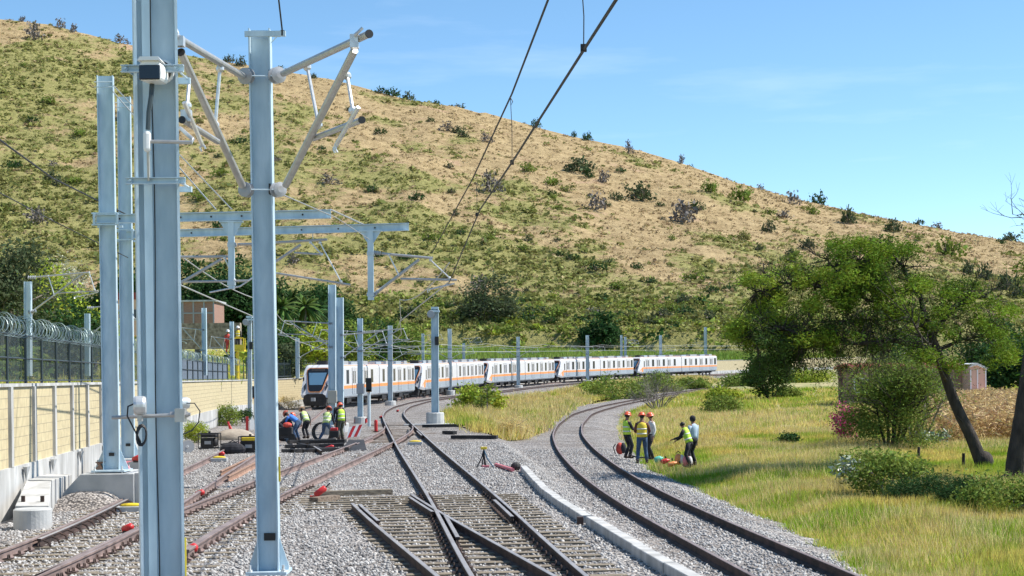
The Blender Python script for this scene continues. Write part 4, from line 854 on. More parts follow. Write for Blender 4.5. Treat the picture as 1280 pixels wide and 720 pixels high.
# ---------------------------------------------------------------- trains
LT = 39.3
def cs(wd, z0, z1, rr, n=4):  # body cross section (half widths), list of (x,z) ccw
    P = [(-wd / 2 + .10, z0), (wd / 2 - .10, z0), (wd / 2, z0 + .25), (wd / 2, z1 - rr)]
    for i in range(1, n + 1): a = i / n * math.pi / 2; P.append((wd / 2 - rr + rr * math.cos(a), z1 - rr + rr * math.sin(a)))
    for i in range(n): a = math.pi / 2 + i / n * math.pi / 2; P.append((-wd / 2 + rr + rr * math.cos(a), z1 - rr + rr * math.sin(a)))
    P.append((-wd / 2, z1 - rr)); P.append((-wd / 2, z0 + .25)); return P
def make_train():
    """local: y runs along the train, cab nose at y=0 pointing to -y, body to y=LT"""
    t = bpy.data.objects.new('train', None); link(t); ORG[t.name] = Vector((0, 0, 0))
    W = 2.62; half = LT / 2
    def carbody(y0, y1, nose):
        mb = MB(); n = len(cs(W, .70, 3.5, .32)); V = []; secs = []
        if nose:
            for (y, wd, z0, z1, rk) in ((0.05, 2.44, .86, 3.30, 1.65), (.5, 2.54, .82, 3.42, 1.4), (1.3, 2.60, .72, 3.5, .8), (2.7, W, .70, 3.5, 0), (y1, W, .70, 3.5, 0)): secs.append((y, cs(wd, z0, z1, .32), rk))
        else: secs = [(y0, cs(W, .70, 3.5, .32), 0), (y1, cs(W, .70, 3.5, .32), 0)]
        for y, P, rk in secs: V += [(x, y + rk * max(0, (z - 1.25)) / 2.2, z) for x, z in P]
        k = len(secs); mb.add(V, [(i * n + j, (i + 1) * n + j, (i + 1) * n + (j + 1) % n, i * n + (j + 1) % n) for i in range(k - 1) for j in range(n)] + [tuple(range(n)), tuple((k - 1) * n + j for j in range(n))[::-1]])
        mb.build('car_body', m_twhite, t)
    carbody(0, half - .12, True); carbody(half + .12, LT - 2.1, False)
    mb = MB(); mb.box((0, half, 2.1), (2.4, .3, 2.6)); mb.build('gangway_bellows', m_tdark, t)
    # bands
    for s in (-1, 1):
        for y0, y1 in ((2.4, half - .13), (half + .13, LT - 2.12)):
            mb = MB(); mb.box((s * (W / 2 + .006), (y0 + y1) / 2, 1.60), (.016, y1 - y0, .26)); mb.build('orange_band', m_torange, t)
            mb = MB(); mb.box((s * (W / 2 + .004), (y0 + y1) / 2, 1.13), (.012, y1 - y0, .62)); mb.build('grey_skirt', m_tgrey, t)
            mb = MB(); mb.box((s * (W / 2 - .10), (y0 + y1) / 2, 3.42), (.06, y1 - y0, .07)); mb.build('roof_edge_stripe', mat('pale_orange_trim', (.80, .42, .25), rough=.4) if 'pale_orange_trim' not in bpy.data.materials else bpy.data.materials['pale_orange_trim'], t)
        mb = MB(); x = s * (W / 2 - .02)
        mb.add([(x + .03 * s, 2.3, 1.85), (x + .03 * s, 2.3, 1.0), (x + .0 * s, 1.1, .95), (x + .0 * s, .95, 1.25), (x - .05 * s, 2.3, 1.85), (x - .05 * s, 2.3, 1.0), (x - .05 * s, 1.1, .95), (x - .05 * s, .95, 1.25)], [(0, 1, 2, 3), (7, 6, 5, 4), (0, 3, 7, 4), (3, 2, 6, 7), (2, 1, 5, 6), (1, 0, 4, 5)]); mb.build('orange_cab_panel', m_torange, t)
        mb = MB(); mb.box((s * (W / 2 + .008), 2.75, 2.3), (.02, .34, 1.0)); mb.build('cab_side_window', m_glass2, t)
        for base in (0, half):
            offs = [(4.2, 'd'), (6.6, 'w'), (9.0, 'd'), (11.4, 'w'), (13.8, 'd'), (16.4, 'w')] if base == 0 else [(1.9, 'w'), (4.4, 'd'), (7.0, 'w'), (9.5, 'd'), (12.1, 'w'), (14.6, 'd'), (16.6, 'w')]
            for yo, kd in offs:
                y = base + yo
                if kd == 'w':
                    mb = MB(); mb.box((s * (W / 2 + .010), y, 2.46), (.022, .92, 1.16)); mb.build('window', m_glass2, t)
                else:
                    d = MB(); d.box((s * (W / 2 + .012), y - .36, 2.10), (.03, .66, 2.30)); d.box((s * (W / 2 + .012), y + .36, 2.10), (.03, .66, 2.30)); dd = d.build('door', m_twhite, t)
                    e = MB(); e.box((s * (W / 2 + .032), y - .36, 2.42), (.012, .30, 1.04)); e.box((s * (W / 2 + .032), y + .36, 2.42), (.012, .30, 1.04)); e.build('door_window', m_glass2, dd)
                    e = MB()
                    for q in (-.72, 0, .72): e.box((s * (W / 2 + .030), y + q, 2.10), (.012, .03, 2.30))
                    e.build('door_seal', m_tdark, dd)
                    e = MB(); e.box((s * (W / 2 + .031), y - .36, 1.60), (.010, .655, .26)); e.box((s * (W / 2 + .031), y + .36, 1.60), (.010, .655, .26)); e.build('door_band', m_torange, dd)
                    e = MB(); e.box((s * (W / 2 + .029), y - .36, 1.20), (.009, .655, .48)); e.box((s * (W / 2 + .029), y + .36, 1.20), (.009, .655, .48)); e.build('door_lower_panel', m_tgrey, dd)
    mb = MB(); mb.box((0, LT - 2.04, 2.1), (2.2, .10, 2.5)); mb.build('tail_end_panel', m_tdark, t)
    # nose: raked front plane, y = .05 + 1.15*(z-1.25)/2.2
    def fp(x, z, o=0): return Vector((x, .05 + 1.65 * max(0, z - 1.25) / 2.2 - o, z))
    def plate(P, o0, o1, nm, m):
        mb = MB(); n = len(P); mb.add([fp(x, z, o1) for x, z in P] + [fp(x, z, o0) for x, z in P], [tuple(range(n)), tuple(range(n, 2 * n))[::-1]] + [(i, i + n, (i + 1) % n + n, (i + 1) % n) for i in range(n)]); return mb.build(nm, m, t)
    plate([(-.78, 3.26), (-.97, 3.12), (-1.0, 2.9), (-.62, 1.46), (-.46, 1.3), (.46, 1.3), (.62, 1.46), (1.0, 2.9), (.97, 3.12), (.78, 3.26)], -.05, .02, 'front_mask_outline', m_torange)
    plate([(-.75, 3.22), (-.93, 3.08), (-.95, 2.88), (-.58, 1.50), (-.43, 1.35), (.43, 1.35), (.58, 1.50), (.95, 2.88), (.93, 3.08), (.75, 3.22)], -.04, .035, 'front_mask', m_glass)
    plate([(-.78, 2.86), (-.56, 1.88), (.56, 1.88), (.78, 2.86)], .03, .05, 'windscreen', mat('windscreen_glass', (.10, .20, .30), rough=.08, spec=1.0))
    plate([(-.58, 3.16), (-.58, 3.02), (.58, 3.02), (.58, 3.16)], .03, .045, 'destination_display', m_tdark)
    for s in (-1, 1):
        plate([(s * .90, 2.05), (s * .82, 1.62), (s * .90, 1.36), (s * 1.07, 1.80)][::s], -.03, .03, 'headlight', m_glass2)
        mb = MB(); mb.box((s * 1.16, .85, 2.35), (.1, .14, .3)); mb.build('mirror', m_tdark, t)
    mb = MB(); P = [(-.90, .22), (-1.04, .62), (-.92, 1.02), (-.66, 1.16), (.66, 1.16), (.92, 1.02), (1.04, .62), (.90, .22)]
    mb.add([(x, .02, z) for x, z in P] + [(x, .8, z) for x, z in P], [tuple(range(8)), tuple(range(8, 16))[::-1]] + [(i, i + 8, (i + 1) % 8 + 8, (i + 1) % 8) for i in range(8)]); mb.build('nose_opening', m_tdark, t)
    mb = MB(); mb.tube([(0, .3, .72), (0, -.45, .72)], .09, 8); mb.box((0, -.5, .72), (.34, .22, .28)); mb.build('coupler', m_disc, t)
    mb = MB(); mb.box((0, .35, .24), (1.9, .4, .12)); mb.build('bumper', m_tdark, t)
    mb = MB(); mb.box((0, LT / 2 - .3, .70), (2.1, LT - 4, .36)); mb.build('underframe', m_tdark, t)
    for y in (4.2, 7.6, 11.6, 22.2, 26.5, 30.5):
        mb = MB(); mb.box((0, y, .52), (2.35, 1.7, .5)); mb.build('equipment_case', m_tdark, t)
    for y in (3.0, 15.2, 22.8, 33.8):
        b = MB(); b.box((0, y + (-.0), .46), (2.1, 2.6, .22)); b.build('bogie_frame', m_tdark, t)
        for q in (-.9, .9):
            e = MB(); e.tube([(-.83, y + q, .33), (-.68, y + q, .33)], .33, 16); e.tube([(.68, y + q, .33), (.83, y + q, .33)], .33, 16); e.tube([(-.7, y + q, .33), (.7, y + q, .33)], .07, 8)
            e.build('wheelset', mat('steel_wheel', (.12, .10, .09), rough=.5, metal=.5) if 'steel_wheel' not in bpy.data.materials else bpy.data.materials['steel_wheel'], t)
    for i, (y, l_, w_, h_) in enumerate(((4.6, 1.4, 1.5, .28), (7.4, 2.8, 1.7, .30), (11.6, 3.2, 1.7, .24), (16, 1.8, 1.6, .3), (22, 2.2, 1.5, .22), (26.5, 3.2, 1.7, .3), (31, 2.6, 1.7, .26), (35.4, 1.4, 1.4, .3))):
        mb = MB(); mb.box((0, y, 3.5 + h_ / 2), (w_, l_, h_)); mb.build('roof_unit', m_disc if i % 2 else m_tgrey, t, bevel=.03)
    mb = MB(); 
    for s in (-.6, .6): mb.tube([(s, 2.6, 3.6), (s, LT - 1, 3.6)], .025, 5)
    for y in np.arange(2.6, LT - 1, 1.6): mb.tube([(-.6, y, 3.5), (-.6, y, 3.62)], .03, 5); mb.tube([(.6, y, 3.5), (.6, y, 3.62)], .03, 5)
    mb.build('roof_conduit', mat('copper_roof_pipe', (.55, .33, .24), rough=.5), t)
    mb = MB(); mb.box((0, 2.9, 3.66), (.9, .7, .34)); mb.build('horn_box', m_tdark, t)
    return t
tr = make_train(); tr.scale = (1.06, 1, 1.11)
tg = 'white and orange trains coupled one behind another along the wall'
labs = ['frontmost white and orange train unit, its dark windscreen facing us beside the workers', 'second train unit from the front, behind the thick pole with the wheel head', 'third white and orange train unit, in the middle of the line of five', 'fourth white and orange train unit, between the third unit and the bushes', 'last and farthest train unit, its tail end against the pale far wall']
def arc_positions(y0):
    ys = np.arange(y0, 420, .1); xs = xT(ys); s = np.concatenate([[0], np.cumsum(np.hypot(np.diff(xs), .1))]); return ys, xs, s
ys_, xs_, ss_ = arc_positions(137.6)
starts = [0, 39.9, 79.9, 119.9, 159.8]
for i, s0 in enumerate(starts):
    a = (np.interp(s0 + 3, ss_, xs_), np.interp(s0 + 3, ss_, ys_)); b = (np.interp(s0 + LT - 4, ss_, xs_), np.interp(s0 + LT - 4, ss_, ys_))
    h = math.atan2(b[1] - a[1], b[0] - a[0]); loc = Vector((a[0] - 3 * math.cos(h), a[1] - 3 * math.sin(h), 0)); za = float(grade(a[1])); zb = float(grade(b[1])); pit = math.atan2(zb - za, LT - 7); loc.z = za - 3 * math.tan(pit)
    o = tr if i == 0 else copy_tree(tr)
    o.location = loc; o.rotation_euler = (pit, 0, h - math.pi / 2); tag(o, labs[i], 'train', tg)
# ---------------------------------------------------------------- people
m_skin = mat('skin', (.26, .13, .08), rough=.5); m_hair = mat('dark_hair', (.012, .010, .009), rough=.6)
m_jean = mat('blue_denim', (.035, .07, .14), (.06, .11, .20), rough=.85, scale=10); m_darkc = mat('dark_cloth', (.014, .015, .02), (.03, .03, .038), rough=.9, scale=8)
m_vg = mat('green_yellow_vest', (.45, .72, .05), (.55, .80, .08), rough=.7, scale=6); m_vy = mat('yellow_vest', (.72, .55, .04), (.80, .62, .06), rough=.7, scale=6); m_vp = mat('pale_lime_vest', (.55, .70, .25), rough=.7)
m_blue = mat('bright_blue_shirt', (.05, .20, .62), rough=.8); m_hel = mat('orange_red_helmet', (.80, .13, .06), rough=.3); m_helr = mat('brown_helmet', (.42, .10, .06), rough=.35); m_wcloth = mat('white_cloth', (.62, .60, .58), rough=.85)
m_refl = mat('silver_reflective_tape', (.70, .70, .66), rough=.35); m_boot = mat('brown_work_boots', (.05, .035, .03), rough=.7); m_redc = mat('red_cloth', (.55, .07, .05), rough=.8)
def ik(a, b, l1, l2, pole):
    a = Vector(a); b = Vector(b); d = b - a; L_ = min(d.length, (l1 + l2) * .999); dn = d.normalized(); b = a + dn * L_
    x = (l1 * l1 - l2 * l2 + L_ * L_) / (2 * L_); h = math.sqrt(max(0, l1 * l1 - x * x)); p = Vector(pole); p = (p - dn * p.dot(dn)).normalized(); return a + dn * x + p * h, b
def person(label, base, face, h=1.72, lean=0., hip=None, hipo=(0, 0), feet=((-.11, 0), (.11, .04)), hands=None, shirt=None, trs=None, vest=None, helmet=None, hair=True, look=0., group=None, side=0., cap=None):
    """local frame: x right, y forward, z up. face = heading angle of +y about z"""
    t = bpy.data.objects.new('person', None); link(t); ORG[t.name] = Vector((0, 0, 0)); tag(t, label, 'person', group)
    k = h / 1.72; hz = (hip if hip else .90) * k; H = Vector((side * .5, hipo[1], hz)); H.x += hipo[0]
    sp = Vector((side, math.sin(lean), math.cos(lean))).normalized(); fw = Vector((0, math.cos(lean), -math.sin(lean))); rt = Vector((1, 0, 0))
    ch = H + sp * .30 * k; sh = H + sp * .47 * k; nk = H + sp * .56 * k; hd = nk + (sp + Vector((0, .25 + look, 0))).normalized() * .13 * k
    shl = [sh + rt * s * .175 * k for s in (-1, 1)]; hipj = [H + rt * s * .085 * k - sp * .03 for s in (-1, 1)]
    ank = [Vector((f[0], f[1], .08)) for f in feet]; kn = []
    for i in range(2):
        a, b = ik(hipj[i], ank[i], .43 * k, .42 * k, (0, 1, .1)); kn.append(a); ank[i] = b
    if hands is None: hands = ((-.25, .08, hz - .08), (.25, .08, hz - .08))
    el = []; hn = []
    for i in range(2):
        a, b = ik(shl[i], hands[i], .28 * k, .26 * k, (-.3 + .6 * i, -1, -.4)); el.append(a); hn.append(b)
    # body: one continuous skin surface
    V = []; E_ = []; Rr = []
    def v(p, r): V.append(tuple(p)); Rr.append(r); return len(V) - 1
    def e(a, b): E_.append((a, b))
    vh = v(H, .11 * k); vc = v(ch, .12 * k); vs = v(sh, .11 * k); vn_ = v(nk, .052 * k); vhd = v(hd, .088 * k); vht = v(hd + (hd - nk).normalized() * .085 * k, .07 * k)
    e(vh, vc); e(vc, vs); e(vs, vn_); e(vn_, vhd); e(vhd, vht)
    no = v(hd + Vector((0, .105, -.01)) * k, .016); e(vhd, no)
    for i, s in enumerate((-1, 1)):
        a = v(shl[i], .05 * k); b = v(el[i], .038 * k); c = v(hn[i], .026 * k); e(vs, a); e(a, b); e(b, c)
        d = (hn[i] - el[i]).normalized(); pm = v(hn[i] + d * .06, .030); e(c, pm); sd_ = d.cross(Vector((0, 0, 1)));
        sd_ = sd_.normalized() if sd_.length > .01 else Vector((1, 0, 0))
        for j in range(4):
            f1 = v(hn[i] + d * (.10 + .004 * (1.5 - abs(j - 1.5))) + sd_ * (j - 1.5) * .019 + Vector((0, 0, -.006)), .009); f2 = v(hn[i] + d * (.150 - .006 * abs(j - 1.2)) + sd_ * (j - 1.5) * .020 + Vector((0, 0, -.025)), .008); e(pm, f1); e(f1, f2)
        th = v(hn[i] + d * .05 - sd_ * s * .045, .010); e(c, th); th2 = v(hn[i] + d * .09 - sd_ * s * .055, .009); e(th, th2)
        a = v(hipj[i], .075 * k); b = v(kn[i], .05 * k); c = v(ank[i], .036 * k); e(vh, a); e(a, b); e(b, c); f = v(ank[i] + Vector((0, .12, -.045)), .03); e(c, f)
    me = bpy.data.meshes.new('body'); me.from_pydata(V, E_, []); me.materials.append(m_skin); o = bpy.data.objects.new('body', me); link(o, t)
    md = o.modifiers.new('skin', 'SKIN'); 
    for i, r in enumerate(Rr): me.skin_vertices[0].data[i].radius = (r, r)
    me.skin_vertices[0].data[0].use_root = True; ms = o.modifiers.new('sub', 'SUBSURF'); ms.levels = 1; ms.render_levels = 1
    def rings(C, R2, mb, n=12, mi=0, axs=None):
        V = []; m_ = len(C)
        for i, (c, (rx, ry)) in enumerate(zip(C, R2)):
            for j in range(n): q = 2 * math.pi * j / n; V.append(Vector(c) + rt * rx * math.cos(q) + fw * ry * math.sin(q))
        mb.add(V, [(i * n + j, i * n + (j + 1) % n, (i + 1) * n + (j + 1) % n, (i + 1) * n + j) for i in range(m_ - 1) for j in range(n)] + [tuple(range(n))[::-1], tuple((m_ - 1) * n + j for j in range(n))], mi)
    # trousers
    mb = MB(); rings([H - sp * .10, H - sp * .02, H + sp * .08], [(.145 * k, .115 * k), (.165 * k, .125 * k), (.15 * k, .115 * k)], mb)
    for i in range(2): mb.tube([hipj[i] - Vector((0, 0, -.03)), hipj[i].lerp(kn[i], .5), kn[i], kn[i].lerp(ank[i], .45), ank[i] + Vector((0, 0, .02))], [.098 * k, .085 * k, .07 * k, .066 * k, .058 * k], 10)
    mb.build('trousers', trs or m_jean, t, smooth=True)
    for i in range(2):
        mb = MB(); a = ank[i]; mb.ell((a.x, a.y + .06, .045), (.05, .145, .055), 10, 6); mb.tube([a + Vector((0, 0, -.03)), a + Vector((0, 0, .07))], .055, 8); mb.build('boot', m_boot, t, smooth=True)
    # shirt with sleeves
    mb = MB(); rings([H + sp * .02, H + sp * .15, ch, H + sp * .42, H + sp * .50, nk - sp * .01], [(.155 * k, .118 * k), (.15 * k, .115 * k), (.17 * k, .125 * k), (.185 * k, .12 * k), (.15 * k, .10 * k), (.065 * k, .065 * k)], mb)
    for i in range(2): mb.tube([shl[i] - rt * (-.02 if i else .02) * -1, shl[i].lerp(el[i], .4), el[i], el[i].lerp(hn[i], .6), hn[i] - (hn[i] - el[i]).normalized() * .02], [.072 * k, .063 * k, .052 * k, .045 * k, .038 * k], 9)
    mb.build('shirt', shirt or m_darkc, t, smooth=True)
    if vest:
        mb = MB(); rings([H - sp * .0, H + sp * .14, ch, H + sp * .42, H + sp * .49, H + sp * .53], [(.182 * k, .142 * k), (.172 * k, .135 * k), (.188 * k, .142 * k), (.185 * k, .135 * k), (.155 * k, .112 * k), (.10 * k, .085 * k)], mb, 14); vo = mb.build('vest', vest, t, smooth=True)
        for z in (.10, .27):
            mb = MB(); rx = .184 if z > .2 else .178; rings([H + sp * z, H + sp * (z + .045)], [(rx * k + .003, rx * k * .765 + .004)] * 2, mb, 14); mb.build('reflective_tape', m_refl, vo, smooth=True)
    up = (hd - nk).normalized(); q = up.to_track_quat('Z', 'Y').to_matrix()
    if hair:
        mb = MB(); mb.ell(hd + up * .035 * k - Vector((0, .022, 0)), (.092 * k, .095 * k, .085 * k), 12, 8, ax=q); mb.build('hair', m_hair, t, smooth=True)
    if helmet:
        mb = MB(); mb.lathe([(.150, 0), (.152, .012), (.122, .02), (.12, .06), (.10, .105), (.06, .13), (.01, .14)], hd + up * .045 * k, 16, ax=q, sy=1.12); mb.build('hard_hat', helmet, t, smooth=True)
    if cap:
        mb = MB(); mb.ell(hd + up * .03 * k - Vector((0, .01, 0)), (.105 * k, .115 * k, .12 * k), 12, 8, ax=q); mb.build('hood', cap, t, smooth=True)
    t.location = base; t.rotation_euler = (0, 0, face); return t
def gz(x, y): return float(railz(x, y)) - .165
def pp(u, v):  # ground point by foot pixel
    x, z = ray(u, v); 
    for Y in np.arange(12, 300, .1):
        q = max(gz(x * Y, Y), float(zin(x * Y, Y))) if x * Y > float(xE(Y)) - .3 else gz(x * Y, Y)
        if CZ + z * Y <= q: return Vector((x * Y, Y, q))
pA = pp(784, 573); pB = pp(803, 579); pC = pp(816, 575); pD = pp(862, 584)
person('man in bright green vest and dark trousers, leftmost of three standing beside the right track', pA, rad(-60), 1.72, helmet=m_hel, vest=m_vg, shirt=m_darkc, trs=m_darkc, hands=((-.1, .38, 1.15), (.2, .35, 1.05)))
person('man in yellow vest and blue jeans seen from behind, middle of the three standing', pB, rad(0), 1.78, helmet=m_hel, vest=m_vy, shirt=mat('maroon_shirt', (.12, .04, .03), rough=.8), trs=m_jean, hands=((-.2, .3, 1.1), (.25, .25, 1.05)), feet=((-.17, 0), (.17, .05)))
person('man in a white jacket over dark clothes, rightmost of the three standing men', pC + Vector((0, .5, 0)), rad(110), 1.70, helmet=m_hel, shirt=m_wcloth, trs=m_darkc, hands=((-.27, .05, .85), (.25, .1, .85)))
person('stooping worker in a yellow vest and dark trousers at the grass edge', pD, rad(65), 1.6, lean=.35, hair=True, vest=m_vg, shirt=m_darkc, trs=m_darkc, hands=((-.2, .5, .95), (.15, .5, .9)), feet=((-.2, -.1), (.22, .15)))
person('person in a black hood and pale blue shirt behind the stooping worker', pD + Vector((.25, .9, 0)), rad(40), 1.72, cap=m_darkc, shirt=mat('pale_blue_shirt', (.40, .52, .66), rough=.8), trs=m_darkc, hair=False)
# workers at the left between the tracks
w1 = pp(373, 551); w2 = pp(408, 552); w3 = pp(427, 550); w4 = pp(383, 549); w5 = pp(419, 549); w6 = pp(368, 552)
person('bending worker in a bright blue shirt and jeans over the track machine', w1, rad(70), 1.72, lean=1.0, hip=.85, shirt=m_blue, trs=m_jean, helmet=m_helr, hands=((-.2, .75, .55), (.2, .75, .6)), feet=((-.2, 0), (.25, .1)))
person('crouching worker in dark shirt with an orange helmet left of the blue shirted one', w6 + Vector((-.75, .9, 0)), rad(-60), 1.7, lean=.9, hip=.72, shirt=m_darkc, trs=m_darkc, helmet=m_hel, hands=((-.1, .6, .5), (.2, .6, .45)))
person('worker in a pale lime vest and light brown hat standing behind the blue shirted one', w4 + Vector((-.1, .9, 0)), rad(40), 1.62, lean=.6, hip=.85, shirt=m_darkc, trs=m_darkc, vest=m_vp, helmet=mat('tan_hat', (.40, .25, .16), rough=.8))
person('worker in a pale lime vest and jeans, legs astride, left of the two clustered workers', w2, rad(-15), 1.72, lean=.45, hip=.8, shirt=m_darkc, trs=m_jean, vest=m_vp, helmet=m_helr, feet=((-.35, 0), (.25, .1)), hands=((-.15, .6, .6), (.2, .6, .6)))
person('worker in black shirt and black trousers between the two lime vested ones', w5 + Vector((.1, .9, 0)), rad(15), 1.78, lean=.15, shirt=m_darkc, trs=m_darkc)
person('worker in lime green vest and red hard hat, rightmost of the group between left tracks', w3, rad(35), 1.66, lean=.1, shirt=m_darkc, trs=mat('camouflage_trousers', (.05, .06, .04), (.10, .10, .07), rough=.9, scale=14), vest=m_vg, helmet=m_hel)
f = at(1007, 466, 345); person('tiny distant walker in dark clothes on the far platform before the pale wall', Vector((f.x, 345, f.z)), rad(90), 1.75, shirt=m_darkc, trs=m_darkc)
# ---------------------------------------------------------------- bits of equipment
p = pp(775, 569); t = thing('backpack', p, 'red and black backpack on the ballast at the feet of the green vested man', 'backpack')
mb = MB(); mb.ell(p + Vector((0, 0, .26)), (.16, .13, .24), 12, 8); mb.build('bag_body', m_redc, t, smooth=True); mb = MB(); mb.ell(p + Vector((.13, -.03, .28)), (.12, .15, .22), 10, 6); mb.build('front_pocket', m_darkc, t, smooth=True)
mb = MB()
for s in (-1, 1): mb.tube([p + Vector((-.17, s * .07, .45)), p + Vector((-.26, s * .07, .3)), p + Vector((-.18, s * .07, .06))], .018, 6)
mb.build('strap', m_darkc, t)
p = pp(793, 573); t = thing('hoop_tool', p, 'dark curved hose lying between the standing men', 'hose'); mb = MB(); mb.tube([p + Vector((-.25, 0, .45)), p + Vector((-.1, .1, .1)), p + Vector((.15, -.1, .03)), p + Vector((.5, -.1, .04))], .03, 6); mb.build('hose', m_wire, t)
for (u, v, c_, r_, lab, ct) in ((823, 578, m_mint if False else mat('mint_green_plastic', (.10, .50, .38), rough=.5), .11, 'mint green jug lying at the edge of the ballast', 'jug'), (831, 580, m_red, .09, 'dark red can lying right of the mint green jug', 'can'), (840, 583, m_torange, .08, 'orange bag lying right of the red can', 'bag')):
    p = pp(u, v); t = thing(ct, p, lab, ct); mb = MB(); ax = Matrix.Rotation(rad(75), 3, 'Y'); mb.lathe([(.03, -.15), (r_ * .8, -.14), (r_, -.08), (r_, .07), (r_ * .7, .12), (.04, .14), (.04, .18)], p + Vector((0, 0, r_)), 14, ax=ax); mb.build('container', c_, t, smooth=True); mb = MB(); mb.tube([p + Vector((.24, 0, r_ + .06)), p + Vector((.28, 0, r_ + .07))], .05, 8); mb.build('lid', m_black, t)
for (u, v, mt, lab) in ((848, 582, m_torange, 'orange rucksack on the grass left of the stooping worker'), (858, 584, m_pink, 'pink and white bag in front of the stooping worker')):
    p = pp(u, v); t = thing('rucksack', p, lab, 'bag'); mb = MB(); mb.ell(p + Vector((0, 0, .22)), (.13, .11, .2), 12, 8); mb.build('bag_body', mt, t, smooth=True); mb = MB(); mb.ell(p + Vector((.12, -.02, .2)), (.09, .12, .18), 8, 6); mb.build('side_pocket', m_wcloth, t, smooth=True); mb = MB(); mb.tube([p + Vector((-.08, 0, .42)), p + Vector((0, 0, .5)), p + Vector((.08, 0, .42))], .015, 5); mb.build('handle', m_darkc, t)
def generator(u, v, lab, s=1., mt=None):
    p = pp(u, v); t = thing('generator', p, lab, 'generator'); w_, d_, h_ = .62 * s, .45 * s, .48 * s
    mb = MB(); c = [(a * w_ / 2, b * d_ / 2) for a, b in ((-1, -1), (1, -1), (1, 1), (-1, 1))]
    for x, y in c: mb.tube([p + Vector((x, y, .02)), p + Vector((x, y, h_))], .02, 6)
    for z in (.04, h_):
        for i in range(4): a = c[i]; b = c[(i + 1) % 4]; mb.tube([p + Vector((*a, z)), p + Vector((*b, z))], .02, 6)
    mb.build('frame', m_black, t); mb = MB(); mb.box(p + Vector((-.06, 0, .2 * s)), (.36 * s, .34 * s, .28 * s)); mb.ell(p + Vector((.18 * s, 0, .2 * s)), (.1 * s, .14 * s, .14 * s)); mb.build('engine', m_tdark, t)
    mb = MB(); mb.box(p + Vector((0, 0, .41 * s)), (.46 * s, .34 * s, .10 * s)); mb.build('fuel_tank', mt or m_tdark, t, bevel=.02); mb = MB(); mb.tube([p + Vector((0, 0, .46 * s)), p + Vector((0, 0, .55 * s))], .05, 8); mb.build('cap', m_black, t)
    mb = MB(); mb.box(p + Vector((-.02, -d_ / 2 + .015, .2 * s)), (.2 * s, .02, .1 * s)); mb.build('control_panel', m_disc, t)
generator(262, 561, 'black framed generator beside the leftmost rail near the yellow bush', 1.3)
generator(313, 566, 'black generator with a yellow base right beside the second column', 1.3, m_yellow)
t = thing('tool_case', pp(291, 567), 'black lumpy tool bag lying across the rail between the two generators', 'bag'); p = pp(291, 567); mb = MB(); mb.ell(p + Vector((0, 0, .16)), (.5, .25, .26), 12, 8); mb.build('bag_body', m_darkc, t); mb = MB(); mb.tube([p + Vector((-.2, 0, .38)), p + Vector((0, 0, .5)), p + Vector((.2, 0, .38))], .02, 5); mb.build('handle', m_darkc, t)
# rail trolley/track machine under the bending worker
def lyingrail(P, lab, ms=(m_orange_rust, m_orange_rust), cat='rail', dz=.0, name='loose_rail'):
    mb = MB(); mb.sweep(RP, [Vector(q) + Vector((0, 0, dz)) for q in P], RM); return tag(mb.build(name, ms), lab, cat)
def gp(u, v, z=0.): q = pp(u, v); return q + Vector((0, 0, z))
lyingrail([gp(276, 596, .172), gp(322, 573, .172)], 'upper of two loose orange rusted rails lying left of the second column')
lyingrail([gp(285, 603, .172), gp(322, 583, .172)], 'lower of two loose orange rusted rails lying left of the second column')
lyingrail([gp(368, 563, .16), gp(356, 535, .34)], 'dark loose rail propped towards the bending worker', (m_tdark, m_railtop))
lyingrail([gp(381, 556, .17), gp(402, 569, .17)], 'short dark rail piece lying right of the bending worker', MS)
t = thing('sleeper_stack', gp(370, 562), 'pile of dark timber sleepers and steel under the workers', 'timber pile'); rg_ = random.Random(3)
for i in range(9):
    a = gp(352 + i * 4.5, 566 - (i % 3) * 3, .06 + .09 * (i % 3)); b = a + Vector((1.6 + rg_.uniform(-.3, .3), rg_.uniform(-.5, 1.2), rg_.uniform(-.02, .05))); mb = MB(); mb.beam(a, b, .22, .14); mb.build('timber', m_tdark, t)
t = thing('steel_plate', gp(452, 561), 'flat black steel plate beside the branching rail', 'steel plate'); mb = MB(); a = gp(430, 560, .05); mb.add([gp(428, 563, .04), gp(436, 556, .22), gp(455, 556, .22), gp(458, 562, .04), gp(428, 564, .0), gp(458, 563, .0)], [(0, 1, 2, 3), (4, 0, 3, 5), (1, 0, 4), (3, 2, 5), (2, 1, 4, 5)]); mb.build('plate', m_tdark, t)
for (u, v, L_, an, lab) in ((568, 534, 3.6, .05, 'long black timber lying by the footing of the thick pole'), (593, 549, 2.2, -.35, 'short black timber lying left of the dry bush'), (562, 543, .9, -.9, 'stubby black timber offcut below the long black one')):
    p = gp(u, v, .09); d = Vector((math.cos(an), math.sin(an), 0)) * L_ / 2; mb = MB(); mb.beam(p - d, p + d, .24, .16); tag(mb.build('timber', m_tdark), lab, 'timber')
mb = MB(); p = gp(552, 531, .03); mb.beam(p - Vector((2.2, 0, 0)), p + Vector((2.2, .2, 0)), 1.4, .06); tag(mb.build('concrete_slab', m_conc2), 'thin pale concrete slab at the foot of the thick pole', 'slab')
t = thing('hose_coil', gp(402, 552), 'black hose loops standing beside the astride worker in a lime vest', 'hose'); p = gp(402, 552)
for k_ in range(3): mb = MB(); mb.tube([p + Vector((.42 * math.cos(a) + k_ * .05, .05 * k_, .42 + .42 * math.sin(a))) for a in np.linspace(0, 6.1, 18)], .028, 6); mb.build('hose_loop', m_wire, t)
t = thing('tamping_machine', gp(418, 556), 'small red and black track machine between the lime vested workers', 'machine'); p = gp(418, 556)
